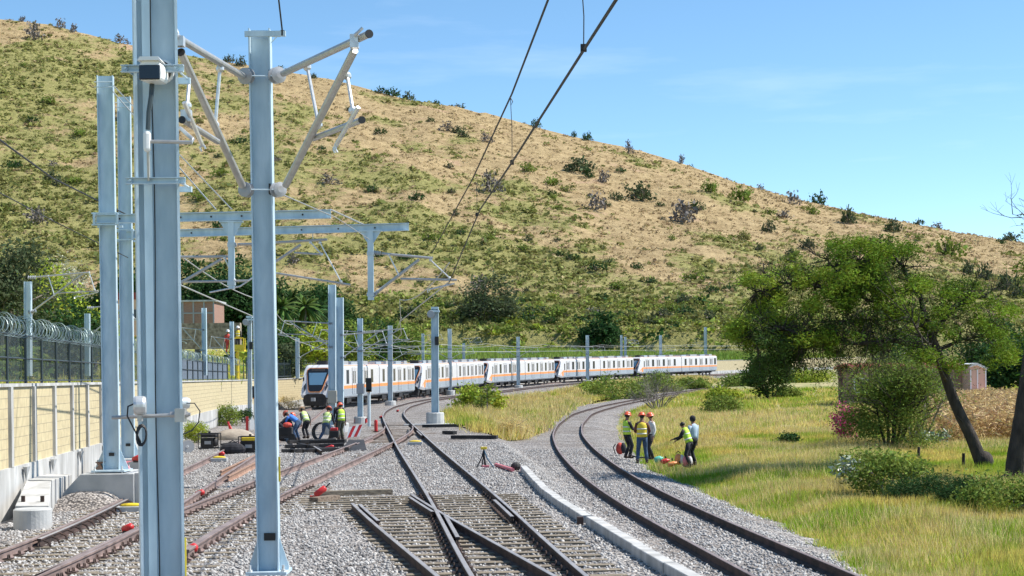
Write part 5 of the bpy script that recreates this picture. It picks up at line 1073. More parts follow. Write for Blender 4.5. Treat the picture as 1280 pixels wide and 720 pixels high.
mb = MB(); mb.box(p + Vector((0, 0, .45)), (.4, .3, .3)); mb.build('engine', m_tdark, t, bevel=.03); mb = MB(); mb.box(p + Vector((0, 0, .66)), (.3, .24, .12)); mb.build('fuel_tank', m_red, t, bevel=.02)
for dx in (-.2, .2): mb = MB(); mb.tube([p + Vector((dx, 0, .4)), p + Vector((dx * 1.3, 0, 0))], .03, 6); mb.build('leg', m_railside, t)
mb = MB(); mb.tube([p + Vector((-.2, .1, .6)), p + Vector((-.25, .5, 1.0)), p + Vector((.25, .5, 1.0)), p + Vector((.2, .1, .6))], .02, 6); mb.build('handlebar', m_black, t)
t = thing('tamping_machine', gp(357, 557), 'dark red motor machine in front of the bending blue shirted worker', 'machine'); p = gp(357, 557, .25)
mb = MB(); mb.box(p + Vector((0, 0, .35)), (.6, .4, .35)); mb.build('engine', m_tdark, t, bevel=.03); mb = MB(); mb.ell(p + Vector((.1, -.1, .62)), (.2, .16, .12)); mb.build('fuel_tank', m_redc, t)
for dx in (-.3, .3): mb = MB(); mb.tube([p + Vector((dx, -.22, .12)), p + Vector((dx, -.16, .12))], .14, 12); mb.build('wheel', m_black, t)
for (u, v, an, L_, lb) in ((345, 545, .9, 2.2, 'dark rail piece propped diagonally behind the motor machine'), (388, 563, 2.4, 1.5, 'short dark bar lying in front of the timber pile'), (305, 556, .3, 2.0, 'dark timber lying beyond the yellow based generator'), (330, 553, .2, 2.6, 'dark timber lying just left of the second column by the rails')):
    q = gp(u, v, .12); d = Vector((math.cos(an), math.sin(an), .12)) * L_ / 2; mb = MB(); mb.beam(q - d, q + d, .16, .14); tag(mb.build('timber', m_tdark), lb, 'timber')
# red and white barrier board
p = gp(404, 547); t = thing('warning_board', p, 'tilted red and white striped board behind the rightmost lime vested worker', 'barrier'); ux = Vector((.55, .1, .35)); uz = Vector((-.2, .1, .75)); q0 = gp(427, 547, .05)
mb = MB(); q0 = gp(433, 548, .02); A = [q0, q0 + Vector((.6, .1, .06)), q0 + Vector((.75, .2, .62)), q0 + Vector((.1, .15, .5))]; nr = Vector((0, .04, 0)); mb.add(A + [a + nr for a in A], [(0, 1, 2, 3), (7, 6, 5, 4), (0, 4, 5, 1), (1, 5, 6, 2), (2, 6, 7, 3), (3, 7, 4, 0)]); mb.build('board', m_white, t)
for f0 in (.08, .55):
    B = [A[0].lerp(A[1], f0), A[0].lerp(A[1], f0 + .24), A[3].lerp(A[2], min(1, f0 + .44)), A[3].lerp(A[2], f0 + .2)]; o_ = Vector((0, -.012, 0)); mb = MB(); mb.add([b_ + o_ for b_ in B] + [b_ + o_ * .2 for b_ in B], [(0, 1, 2, 3), (7, 6, 5, 4), (0, 4, 5, 1), (1, 5, 6, 2), (2, 6, 7, 3), (3, 7, 4, 0)]); mb.build('red_stripe', m_red, t)
# red posts, markers, yellow point levers
for (u, v, h_, lab) in ((470, 540, .62, 'short red marker post by the branch of the middle track'),):
    p = gp(u, v); t = thing('marker_post', p, lab, 'marker'); mb = MB(); mb.lathe([(.09, 0), (.09, h_ - .06), (.07, h_), (.02, h_ + .01)], p, 14); mb.build('tube', m_red, t, smooth=False); mb = MB(); mb.lathe([(.15, 0), (.15, .04)], p, 12); mb.build('foot', m_black, t)
p = gp(450, 529); t = thing('point_motor', p, 'low red box at the base of the pole before the first train car', 'point motor'); mb = MB(); mb.box(p + Vector((.1, -.4, .16)), (.75, .5, .26)); mb.build('box', m_red, t, bevel=.03); mb = MB(); mb.box(p + Vector((.3, -.4, .31)), (.5, .3, .06)); mb.build('lid', m_tdark, t)
rb = ((160, 667), (250, 622), (275, 572), (238, 693), (598, 514), (476, 523), (335, 559), (157, 588))
rl = ['red clamp on the rail left of the foreground column', 'small red clamp beside the leftmost track right of the foreground column', 'red clamp beside the black tool bag', 'red clamp next to the dark sleeper ends right of the foreground column', 'tiny red marker between the rails at the curve of the middle track', 'tiny red marker left of the middle track curve', 'red cylinder lying before the branching rail under the workers', 'red cap beside the shorter portal pole base']
rb = ((160, 667), (250, 622), (277, 571), (239, 694), (497, 515), (476, 523), (411, 563), (171, 578)); 
for (u, v), lb in zip(rb, rl):
    p = gp(u, v, .0); 
    if v == 578: p = at(171, 578, 38.5)
    t = thing('marker', p, lb, 'marker'); sc = 1.9 if v == 563 else 1; mb = MB(); ax = Matrix.Rotation(rad(70), 3, 'Y') @ Matrix.Rotation(rad(20), 3, 'X'); mb.lathe([(.03, -.12 * sc), (.07, -.1 * sc), (.075, .08 * sc), (.03, .12 * sc)], p + Vector((0, 0, .1)), 10, ax=ax); mb.build('cylinder', m_red, t, smooth=True); mb = MB(); mb.box(p + Vector((0, 0, .03)), (.16, .1, .06)); mb.build('foot', m_railside, t)
for (u, v, yw, lb) in ((165, 640, .1, 'yellow topped point lever box left of the foreground column'), (274, 577, .05, 'pale yellow topped box beside the leftmost track'), (519, 556, .0, 'flat yellow box between the rails of the middle track')):
    p = gp(u, v); s = 1 if v != 577 else .9; t = thing('lever_box', p, lb, 'box'); mb = MB(); mb.box(p + Vector((0, 0, .06)), (.62 * s, .35 * s, .12), yw); mb.build('box', m_conc2, t, bevel=.01); mb = MB(); mb.ell(p + Vector((0, 0, .14)), (.26 * s, .11 * s, .05)); mb.build('yellow_lid', m_yellow, t, smooth=True)
# big red fire extinguisher-like cylinder in front
p = gp(397, 624); t = thing('red_cylinder', p, 'red cylinder with a black nozzle lying at the end of the long foreground timbers', 'cylinder'); a = p + Vector((-.06, 0, .09)); b = p + Vector((.19, .03, .27))
mb = MB(); mb.tube([a, a.lerp(b, .06), a.lerp(b, .92), b], [.045, .075, .075, .04], 14); mb.build('tank', m_red, t, smooth=True); mb = MB(); mb.tube([b, b + Vector((.10, 0, .10))], .018, 6); mb.build('nozzle', m_black, t); mb = MB(); mb.box(p + Vector((-.1, .0, .05)), (.14, .12, .08)); mb.build('bracket', m_redc, t)
for (u0, v0, u1, v1, lb) in ((392, 629, 420, 625.5, 'dark timber end left of the crossing, nearest the red cylinder'), (400, 621, 490, 618, 'long thin timber lying across behind the short check rail')):
    mb = MB(); mb.beam(gp(u0, v0, .05), gp(u1, v1, .05), .25, .15); tag(mb.build('timber', m_wood if v0 < 625 else m_wood_dark), lb, 'timber')
# small tripod stand
p = gp(605, 584); t = thing('tripod_stand', p, 'small black tripod stand with a yellow top beside the middle track', 'tripod')
hd = p + Vector((0, 0, .55))
for dx, dy, mt in ((-.22, -.1, m_black), (.30, -.15, mat('blue_grey_hose', (.03, .12, .2), rough=.5)), (.02, .25, m_black), (-.07, -.05, m_black), (.07, -.05, m_black)):
    mb = MB(); mb.tube([hd, hd.lerp(p + Vector((dx, dy, 0)), .5) + Vector((-dx * .15, 0, 0)), p + Vector((dx, dy, 0))], .018, 6); mb.build('leg', mt, t)
mb = MB(); mb.box(hd + Vector((0, 0, .04)), (.2, .14, .08)); mb.build('head', m_yellow, t, bevel=.01); mb = MB(); mb.box(p + Vector((.05, -.05, .03)), (.22, .2, .06)); mb.build('pink_base', m_pink, t)
mb = MB(); mb.tube([gp(620, 583, .05), gp(641, 590, .06)], .06, 8); tag(mb.build('pipe', m_pink), 'short faded red pipe lying at the far end of the kerb', 'pipe')
mb = MB(); c = gp(645, 588, .12); mb.ell(c, (.16, .14, .13), 10, 6); tag(mb.build('plug', m_tdark), 'black round plug at the far end of the concrete kerb', 'plug')
mb = MB(); mb.tube([gp(510, 538, .02), gp(510, 548, .02)], .05, 6); tag(mb.build('cable_stub', m_wire), 'short black cable lying between the rails at the points', 'cable')
# striped posts by the wall near generators
p = gp(292, 551, 0); t = thing('warning_baton', p, 'pair of leaning red and white batons by the generators', 'barrier')
for du in (0, 4):
    mb = MB(); mb.tube([gp(291 + du, 549, 0) , at(285 + du * .6, 527 + du * 1.4, gp(289, 549).y)], .05, 8); mb.build('baton', m_red, t)
p = gp(309, 539); t = thing('warning_board', p, 'upright red and white board by the wall left of the second column', 'barrier'); mb = MB(); mb.box(p + Vector((0, 0, .4)), (.14, .05, .8)); mb.build('board', m_red, t); mb = MB(); mb.box(p + Vector((.25, .05, .35)), (.25, .05, .55), .4); mb.build('white_board', m_white, t)
t = thing('cable_reel', gp(235, 566), 'grey round cable reel on the ballast just right of the foreground column', 'reel'); p = gp(235, 566); mb = MB(); mb.lathe([(.24, -.1), (.24, -.08), (.12, -.07), (.12, .07), (.24, .08), (.24, .1)], p + Vector((0, 0, .24)), 18, ax=Matrix.Rotation(.4, 3, 'Z') @ RX); mb.build('drum', m_disc, t); mb = MB(); mb.tube([p + Vector((0, -.13, .24)), p + Vector((0, .13, .24))], .05, 10); mb.build('hub', m_white, t)
# bits on the pole footings
for (u, v, Y, lb) in ((124, 583, 34.9, 'rust coloured metal bracket left of the taller portal pole base'), (157, 582, 35.2, 'pink and red hook tool right of the taller portal pole base')):
    p = at(u, v, Y); mb = MB(); mb.add([p + Vector(q) for q in ((-.14, 0, -.1), (.1, 0, -.1), (.02, 0, .06), (.14, .02, .1), (-.1, .02, .1), (-.02, 0, .02))] + [p + Vector(q) + Vector((0, .08, 0)) for q in ((-.14, 0, -.1), (.1, 0, -.1), (.02, 0, .06), (.14, .02, .1), (-.1, .02, .1), (-.02, 0, .02))], [(0, 1, 2, 3, 4, 5), (11, 10, 9, 8, 7, 6)] + [(i, i + 6, (i + 1) % 6 + 6, (i + 1) % 6) for i in range(6)]); tag(mb.build('metal_bracket', m_orange_rust if u < 130 else m_pink), lb, 'bracket')
# yellow lift with two workers behind the fence
p = Vector((at(297, 447, 112).x, 112, 3.2)); t = thing('lift_platform', p, 'yellow work platform behind the fence between the thin poles', 'lift'); bz = at(297, 440, 112).z
mb = MB(); mb.box((p.x, 112, bz + .1), (1.1, .8, .12)); mb.box((p.x, 111.62, bz + .35), (1.1, .05, .35)); 
for s in (-1, 1): mb.tube([(p.x + s * .5, 111.62, bz), (p.x + s * .5, 111.62, bz + 1.0)], .035, 6); mb.tube([(p.x + s * .5, 112.3, bz), (p.x + s * .5, 112.3, bz + 1.0)], .035, 6)
mb.tube([(p.x - .5, 111.62, bz + 1), (p.x + .5, 111.62, bz + 1)], .035, 6); mb.build('basket', m_yellow, t); mb = MB(); mb.tube([(p.x, 112, 2.4), (p.x, 112, bz)], .12, 8); mb.build('mast', m_yellow, t)
person('worker with a white helmet standing in the yellow lift', Vector((p.x + .05, 112, bz + .16)), rad(180), 1.7, helmet=m_white, vest=m_vy, shirt=m_darkc, trs=m_darkc)
person('worker in red behind the fence left of the yellow lift', Vector((at(285, 440, 112).x, 112, bz - .1)), rad(200), 1.7, helmet=m_white, shirt=m_redc, trs=m_redc)
# ---------------------------------------------------------------- vegetation
def gnd(u, v):
    return pp(u, v)
def limb(mb, P, r0, r1, n=8, wob=.0, seed=0):
    rg_ = random.Random(seed); P = [Vector(p) for p in P]; Q = []
    for i in range(len(P) - 1):
        for j in range(4):
            q = P[i].lerp(P[i + 1], j / 4)
            if wob: q = q + Vector((rg_.uniform(-wob, wob), rg_.uniform(-wob, wob), rg_.uniform(-wob, wob)))
            Q.append(q)
    Q.append(P[-1]); k = len(Q); mb.tube(Q, [r0 + (r1 - r0) * (i / (k - 1)) ** .8 for i in range(k)], n); return Q
def twigs(mb, p, d, L_, r, dep, rg_, tips, spread=.7, droop=0.):
    d = Vector(d).normalized(); q = p + d * L_ * .5 + Vector((rg_.uniform(-1, 1), rg_.uniform(-1, 1), rg_.uniform(-1, 1))) * L_ * .08; e = p + d * L_ + Vector((0, 0, -droop * L_))
    mb.tube([p, q, e], [r, r * .8, r * .55], 5 if r > .02 else 3, cap=False)
    if dep == 0: tips.append(e); tips.append(q); return
    for i in range(rg_.choice((2, 3, 3))):
        nd = d + Vector((rg_.gauss(0, spread), rg_.gauss(0, spread), rg_.gauss(.08, spread * .7) - droop)); twigs(mb, e if i else q.lerp(e, .7), nd, L_ * rg_.uniform(.6, .85), r * .55, dep - 1, rg_, tips, spread, droop)
def crown(name, tips, n, rad_, size, m, par, seed=0, asp=.35, flat=.7, up=.1):
    rg2 = np.random.default_rng(seed); T = np.array([tuple(t) for t in tips]); i = rg2.integers(0, len(T), n); C = T[i] + rg2.normal(size=(n, 3)) * rad_ * np.array([1, 1, flat])
    return soup(name, leafV(C, size, rg2, asp=asp, up=up), 4, m, par)
# the big mesquite leaning over the verge: limbs laid out where the photo shows them
b0 = pp(1228, 588); tY = b0.y
t = thing('mesquite_tree', b0, 'large sprawling mesquite tree with a dark leaning trunk and wide uneven canopy on the right', 'tree')
TP = lambda u, v, dy=0: at(u, v, tY + dy)
mb = MB(); rg_ = random.Random(5); tips = []
limb(mb, [b0 - Vector((0, 0, .2)), TP(1226, 578), TP(1214, 545, .1), TP(1197, 512, .2), TP(1184, 478, .2), TP(1172, 440, .2), TP(1160, 410, .2)], .24, .13, 10, .012, 1)
limb(mb, [TP(1213, 542, .1), TP(1203, 528, 0), TP(1197, 520, -.1)], .05, .02, 5)
mb.ell(b0 + Vector((.05, -.05, .28)), (.30, .26, .34), 9, 6)
main = [[TP(1160, 410, .2), TP(1130, 390, .3), TP(1100, 380, .2), TP(1070, 370, 0), TP(1045, 365, -.3)],
 [TP(1172, 440, .2), TP(1120, 425, -.3), TP(1075, 430, -.6), TP(1030, 425, -.7), TP(1000, 415, -.8)],
 [TP(1160, 410, .2), TP(1150, 370, .5), TP(1130, 335, .6), TP(1110, 315, .6)],
 [TP(1165, 420, .2), TP(1190, 385, .5), TP(1215, 370, .9), TP(1245, 375, 1.2)],
 [TP(1070, 370, 0), TP(1050, 345, .2), TP(1035, 325, .2)], [TP(1045, 365, -.3), TP(1010, 355, -.4), TP(975, 355, -.4), TP(945, 365, -.4)],
 [TP(1000, 415, -.8), TP(970, 410, -.9), TP(945, 425, -1)], [TP(1172, 440, .2), TP(1200, 425, .4), TP(1235, 420, .7)], [TP(1100, 380, .2), TP(1085, 350, .9), TP(1075, 325, 1.2)],
 [TP(1184, 478, .2), TP(1165, 440, -1.3), TP(1140, 400, -1.8)], [TP(1150, 400, 0), TP(1110, 400, 1.2), TP(1060, 400, 1.8)]]
anch = []
for i, P in enumerate(main): Q = limb(mb, P, .11 if i < 4 else .06, .03, 7, .03, i + 3); anch += Q[3:]
tr_o = mb.build('trunk', m_bark, t, smooth=True)
mb = MB(); tips = []; low = []
for a in anch:
    for k in range(3):
        d = Vector((rg_.gauss(0, .8), rg_.gauss(0, .8), rg_.gauss(.35, .5))); twigs(mb, a, d, rg_.uniform(.35, .6), .022, 2, rg_, tips, .7)
# drooping bare strands on the left underside
for k in range(190):
    u = rg_.uniform(960, 1120); a = TP(u, 400 + rg_.uniform(-25, 45), rg_.uniform(-1, .8)); tt = []
    twigs(mb, a, Vector((rg_.gauss(0, .4), rg_.gauss(0, .4), -1)), rg_.uniform(.3, .55), .012, 2, rg_, tt, .45, .15); 
    if rg_.random() < .3: low += tt
mb.build('twigs', m_bark, t)
def inpoly(u, v):  # canopy outline in the photo, used to choose where real foliage clumps hang
    top = np.interp(u, [905, 930, 975, 1010, 1030, 1050, 1090, 1120, 1135, 1160, 1185, 1215, 1250, 1278], [440, 345, 338, 325, 308, 303, 302, 297, 300, 330, 348, 352, 372, 400])
    bot = np.interp(u, [905, 935, 945, 1000, 1010, 1040, 1100, 1150, 1200, 1240, 1278], [448, 450, 480, 486, 452, 446, 436, 450, 460, 464, 446]); return (v > top) & (v < bot)
R3 = np.random.default_rng(21)
def clumps(n, u0, u1, v0, v1, dy, sd):
    r_ = np.random.default_rng(sd); U = r_.uniform(u0, u1, n * 3); Vv = r_.uniform(v0, v1, n * 3); k = inpoly(U, Vv) & (fbm(U / 22., Vv / 13., 3) > .12); U = U[k][:n]; Vv = Vv[k][:n]; D = r_.normal(size=len(U)) * dy
    return [TP(a, b, c) for a, b, c in zip(U, Vv, D)]
A1 = clumps(430, 1030, 1280, 298, 460, 1.1, 1); A2 = clumps(150, 900, 1040, 330, 430, .9, 2); A3 = clumps(55, 930, 1005, 405, 484, .9, 4)
hull = [p for p in tips if inpoly(*np.array([640 + F * ((p.x / p.y) * cr - ((p.z - CZ) / p.y) * sr), VH - F * (((p.z - CZ) / p.y) * cr + (p.x / p.y) * sr)]))]
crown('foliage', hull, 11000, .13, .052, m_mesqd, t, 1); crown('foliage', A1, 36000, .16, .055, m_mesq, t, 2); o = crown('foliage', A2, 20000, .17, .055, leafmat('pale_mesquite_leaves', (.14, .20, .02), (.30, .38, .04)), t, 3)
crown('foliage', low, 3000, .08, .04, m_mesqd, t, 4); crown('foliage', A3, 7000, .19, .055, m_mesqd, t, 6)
# connecting twigs to clumps
mb = MB()
an = np.array([tuple(a) for a in anch])
for c in A1[::2] + A2[::1] + A3:
    j = np.argmin(((an - np.array(c)) ** 2).sum(1)); a = Vector(an[j]); m_ = a.lerp(c, .5) + Vector((rg_.gauss(0, .08), rg_.gauss(0, .08), .06)); mb.tube([a, m_, c], [.02, .013, .006], 4, cap=False)
mb.build('branchlets', m_bark, t)
# hanging vine mass on the left of the tree
def bush(name, lab, cat, base, wd, ht, m, n, size, seed=1, stem=m_barkg, kind='ball', dep=2, grp=None, par=None, asp=.45, depth=None, sprout=7):
    t_ = thing(name, base, lab, cat, grp) if par is None else par; r_ = random.Random(seed); mb = MB(); tp_ = []; base = Vector(base)
    for k in range(sprout):
        a = r_.uniform(0, 6.28); d = Vector((math.cos(a) * wd / ht * r_.uniform(.1, .75), math.sin(a) * (depth or wd) / ht * r_.uniform(.1, .75), 1)); twigs(mb, base + Vector((math.cos(a) * wd * .08, math.sin(a) * wd * .08, -.05)), d, ht * r_.uniform(.3, .5), .012 + .012 * ht, dep, r_, tp_, .55)
    top = base.z + ht; tp_ = [p for p in tp_ if p.z < top and abs(p.x - base.x) < wd * .62]
    mb.build('stems', stem, t_)
    rg2 = np.random.default_rng(seed + 50); nc = 26; q = rg2.normal(size=(nc, 3)); q /= np.linalg.norm(q, axis=1)[:, None]; q *= rg2.uniform(.4, 1, (nc, 1)) ** .5; q[:, 2] = np.abs(q[:, 2]) * .95 + .02 if kind == 'dome' else q[:, 2] * .5 + .5
    cl = [base + Vector((a * wd * .45, b * (depth or wd) * .45, max(.06, c * ht * .9))) for a, b, c in q]
    if m: crown('leaves', tp_ + cl * max(3, int(len(tp_) / 26 * (2.5 if kind == 'dome' else .8))), n, .11 * (wd + ht) / 2, size, m, t_, seed, asp=asp)
    return t_
p = pp(1116, 563); bush('leafy_shrub', 'large green feathery bush before the brick house, left of the leaning trunk', 'bush', p + Vector((0, .6, 0)), 3.7, 4.0, m_shrub, 30000, .05, 3, m_bark, 'dome', 3, sprout=14)
p = pp(1150, 555); bush('bare_shrub', 'leafless grey twiggy bush between the green bush and the leaning trunk', 'bush', p + Vector((-.2, .3, 0)), 3.6, 3.8, m_mesqd, 3000, .04, 4, m_twig, 'dome', 4, sprout=12)
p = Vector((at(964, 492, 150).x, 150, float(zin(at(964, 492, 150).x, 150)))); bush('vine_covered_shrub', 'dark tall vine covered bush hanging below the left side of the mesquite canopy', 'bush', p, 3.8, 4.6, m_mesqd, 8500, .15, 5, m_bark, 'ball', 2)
p = pp(985, 497); bush('leafy_shrub', 'bright glossy leafed bush at the foot of the dark vine mass', 'bush', p, 3.4, 1.1, m_shrub, 3500, .12, 6, kind='dome')
p = Vector((at(1057, 500, 66).x, 66, 0)); p.z = float(zin(p.x, p.y)); bush('bougainvillea', 'magenta flowering bougainvillea beside the small window of the brick house', 'flowering bush', p, .8, 1.7, m_flower, 1800, .06, 7)
p = pp(1104, 622); bush('leafy_shrub', 'mid green leafy shrub in the grass below the big bush', 'bush', p, 1.9, 1.3, m_shrub, 3600, .055, 8)
p = pp(1063, 606); bush('broadleaf_plant', 'small plant with pale silvery leaves left of the mid green shrub', 'plant', p, .8, .8, mat('silvery_leaves', (.30, .36, .26), (.42, .46, .36), rough=.4, isl=.3, scale=1), 260, .10, 9)
p = pp(1165, 555); bush('broadleaf_plant', 'patch of pale silvery broad leaves near the small wooden post', 'plant', p, 1.9, .6, mat('silvery_leaves_b', (.26, .36, .22), (.42, .46, .36), rough=.4, isl=.3, scale=1), 520, .10, 10)
p = pp(1255, 640); bush('leafy_shrub', 'low bright green bush at the right edge below the black trunk', 'bush', p, 2.2, .9, m_shrub, 4200, .05, 11)
p = pp(1160, 628); bush('shadow_leaf_patch', 'deep green leaf patch standing in for the tree shadow, left of two', 'bush', p, 2.6, .6, m_shrubd, 6500, .06, 12, depth=1.2, asp=.15)  # both dark leaf patches stand in for the canopy shadow on the grass
p = pp(1212, 634); bush('shadow_leaf_patch', 'deep green leaf patch standing in for the tree shadow, right of two', 'bush', p, 1.8, .6, m_shrubd, 5500, .06, 13, depth=1.2, asp=.15)
p = pp(983, 556); bush('leafy_shrub', 'small dark low bush in the middle of the dry verge grass', 'bush', p, 1.1, .5, m_shrubd, 900, .06, 14)
p = pp(820, 512) ; bush('bare_shrub', 'leafless dark thorn bush behind the three standing men', 'bush', p + Vector((.2, 1, 0)), 3.8, 2.6, None, 0, .05, 15, m_twig, 'dome', 4, sprout=22)
p = pp(902, 517); bush('leafy_shrub', 'green weeds at the ballast edge above the right track verge', 'bush', p, 3.4, 1.3, m_shrub, 3600, .08, 16, m_twig, 'dome')
for (u, v, w_, h_, m__, lb) in ((775, 498, 9, 2.6, m_shrub, 'wide green bush mound right of the fourth train unit'), (822, 490, 7, 2.6, m_shrub, 'rounded green bush mound in front of the last train unit'), (738, 493, 4.5, 1.7, m_bright, 'smaller yellow green bush mound at the left end of the bushes before the trains'), (866, 486, 6, 1.6, m_shrub, 'low thin bush under the tail of the last train unit'), (930, 482, 9, 1.3, m_shrub, 'scrubby low bush on the gravel right of the last train unit'), (905, 500, 4, 1.2, m_bright, 'light green bush beside the end of the right track'), (1010, 478, 9, 2.0, m_bright, 'light green bush far off under the mesquite canopy')):
    p = pp(u, v); bush('leafy_shrub', lb, 'bush', p, w_, h_, m__, 4500, .16, int(u), kind='dome', sprout=9)
p = pp(640, 549); bush('dry_shrub', 'dry straw coloured bush at the tip of the grass island', 'bush', p, 2.3, 1.2, m_grassd, 2600, .12, 17, m_twig, 'dome', asp=.08, sprout=14)
p = pp(598, 516); bush('leafy_shrub', 'bright lime green shrub left of the papaya like plant on the grass island', 'bush', p, 3.6, 2.0, m_bright, 2600, .15, 18, kind='ball')
for (u, v, v1, lb) in ((609, 522, 485, 'tall thin plant with a tuft of drooping leaves on the grass island'), (602, 521, 497, 'shorter tufted plant left of the tall thin one')):
    p = pp(u, v); tp_ = at(u, v1, p.y); t = thing('tufted_plant', p, lb, 'plant'); mb = MB(); mb.tube([p, tp_], .05, 6); mb.build('stem', m_barkg, t); crown('leaves', [tp_, tp_ - Vector((0, 0, .35)), tp_ - Vector((0, 0, .7))], 130, .28, .2, m_shrub, t, int(u), asp=.3)
p = pp(246, 553); bush('leafy_shrub', 'yellow green fluffy bush by the wall beside the foreground column', 'bush', p, 1.1, .95, m_bright, 5200, .035, 19, kind='ball')
p = pp(279, 532); bush('leafy_shrub', 'green leafy bush against the wall left of the second column', 'bush', p, 2.1, 1.25, m_shrub, 3600, .06, 20)
p = pp(305, 528); bush('leafy_shrub', 'small dark green bush against the wall next to the wheel head pole', 'bush', p, 1.0, .9, m_shrubd, 1200, .06, 22)
p = pp(362, 512); bush('dry_shrub', 'dry weeds at the wall foot left of the first train', 'bush', p, 2.6, 1.3, m_grassd, 1400, .10, 23, m_twig, asp=.15)
# soil heap by the generators
mb = MB(); p = pp(288, 549); mb.ell(p + Vector((.2, 0, 0)), (1.0, .9, .5), 14, 8); o = mb.build('soil_heap', mat('sandy_soil', (.30, .25, .20), (.42, .36, .29), rough=.95, scale=2, bump=1), smooth=True); tag(o, 'low sandy soil heap against the wall beyond the generators', 'heap')
# second trunk at the right edge
b1 = pp(1271, 604); t = thing('mesquite_tree', b1, 'thick black trunk at the right edge of the view with its crown mostly outside', 'tree'); TQ = lambda u, v, dy=0: at(u, v, b1.y + dy); mb = MB()
Q = limb(mb, [TQ(1270, 608), TQ(1271, 580), TQ(1278, 530), TQ(1284, 480), TQ(1290, 430)], .36, .20, 12, .01, 9); mb.ell(TQ(1268, 602), (.42, .36, .3), 9, 6)
Q2 = limb(mb, [TQ(1290, 430), TQ(1320, 380, 1), TQ(1340, 320, 1)], .2, .08, 8, .03, 2) + limb(mb, [TQ(1290, 430), TQ(1300, 350, -.6), TQ(1310, 300, -.6)], .14, .05, 8, .03, 4) + limb(mb, [TQ(1310, 300, -.6), TQ(1285, 275, -.6), TQ(1266, 268, -.6)], .016, .006, 5, .02, 4)
tips = []; rg_ = random.Random(8)
for a in Q2: twigs(mb, a, Vector((rg_.gauss(.3, .6), rg_.gauss(0, .7), rg_.gauss(.3, .4))), .5, .014, 2, rg_, tips)
mb.build('trunk', m_bark, t, smooth=True); crown('foliage', [p for p in tips if p.x > TQ(1278, 400).x], 9000, .2, .055, m_mesq, t, 5)
for (u, v, h_, lb) in ((1148, 575, .45, 'small dark wooden fence stump in the weeds, left of two'), (1204, 586, .5, 'small dark wooden fence stump in the weeds near the leaning trunk')):
    p = pp(u, v); mb = MB(); mb.tube([p, p + Vector((.02, 0, h_))], [.06, .05], 7); tag(mb.build('wooden_stump', m_bark), lb, 'post')
# small twig bush cluster left edge & weeds are part of the grass
# grass
def grassfield(name, n, test, y0, y1, u0, u1, m, h, wd, seed, lab, zf=None, p=1.0, thr=None):
    r_ = np.random.default_rng(seed); nC = n // 9; Y = y0 + (y1 - y0) * r_.random(nC * 4) ** p; X = (r_.uniform(u0, u1, nC * 4) - 640) / F * Y; k = test(X, Y)
    if thr is not None: k &= thr(X, Y)
    X = np.repeat(X[k][:nC], 9); Y = np.repeat(Y[k][:nC], 9); s = .10 + .002 * Y; X = X + r_.normal(size=len(X)) * s; Y = Y + r_.normal(size=len(Y)) * s
    Z = (zf or zin)(X, Y) - .03; hh = h * (1 + .9 * fbm(X / 1.7, Y / 1.7, 2)) * (.75 + .0 * Y); tag(soup(name, bladeV(np.stack([X, Y, Z], -1), np.clip(hh, .06, 2), wd * (.6 + Y / 60), r_), 3, m), lab, 'grass', kind='stuff')
verge = lambda X, Y: (X > xE(Y) - .25 + .6 * vn(Y * .8, Y * 0 + 5) + .3 * vn(Y * 2.3, Y * 0 + 8)) & (Y < 300)
lushf = lambda X, Y: (fbm(X / 4, Y / 6, 3) > -.02) | (X - xE(Y) < 1.6 + 1.5 * vn(Y / 3, X * 0))
grassfield('verge_grass', 230000, verge, 18, 75, 700, 1320, m_grassg, .34, .022, 1, 'mixed green and straw coloured grass on the verge right of the tracks', p=1.1)
grassfield('lush_grass', 150000, verge, 18, 60, 800, 1320, m_lush, .27, .02, 2, 'short fresh green grass along the edge of the ballast', p=1.1, thr=lushf)
grassfield('dry_grass', 110000, verge, 20, 120, 800, 1320, m_grassd, .5, .016, 3, 'tall dry straw coloured grass on the verge', thr=lambda X, Y: fbm(X / 3 + 9, Y / 5, 3) > -.05)
grassfield('far_grass', 60000, verge, 75, 190, 780, 1320, m_grassg, .5, .03, 4, 'grass further along the verge towards the house')
# grass island between the tracks
isl = [(648, 551), (606, 543), (566, 531), (556, 520), (585, 507), (640, 500), (700, 492), (745, 482), (790, 478), (850, 474), (893, 476), (880, 481), (800, 490), (752, 499), (712, 510), (692, 526), (675, 541)]
IW = np.array([tuple(pp(u, v))[:2] for u, v in isl])
def inp(X, Y):
    r = np.zeros(np.shape(X), bool); j = len(IW) - 1
    for i in range(len(IW)):
        xi, yi = IW[i]; xj, yj = IW[j]; c = ((yi > Y) != (yj > Y)) & (X < (xj - xi) * (Y - yi) / (yj - yi + 1e-9) + xi); r ^= c; j = i
    return r
zisl = lambda X, Y: railz(X, Y) - .10 + .25 * np.clip(fbm(X / 3, Y / 6, 2), 0, 1)
mb = MB(); cen = IW.mean(0); n = len(IW)
def tess():
    Y = np.arange(IW[:, 1].min(), IW[:, 1].max(), 1.2); rows = []
    for y in Y:
        xs = np.linspace(-15, 70, 900); k = inp(xs, np.full(900, y))
        if k.sum() < 2: rows.append(None); continue
        a, b_ = xs[k].min(), xs[k].max(); rows.append([(a + (b_ - a) * f, y) for f in np.linspace(0, 1, 9)])
    for r0, r1 in zip(rows, rows[1:]):
        if r0 is None or r1 is None: continue
        V = [(x, y, float(zisl(x, y)) - (.12 if i in (0, 8) else 0)) for r in (r0, r1) for i, (x, y) in enumerate(r)]; mb.add(V, [(i, i + 1, i + 10, i + 9) for i in range(8)])
tess(); o = mb.build('grassy_island', m_dirt); tag(o, kind='structure')
grassfield('island_grass', 60000, inp, IW[:, 1].min(), IW[:, 1].max(), 540, 900, m_grassg, .75, .028, 5, 'green and yellow grass on the island between the two tracks', zisl)
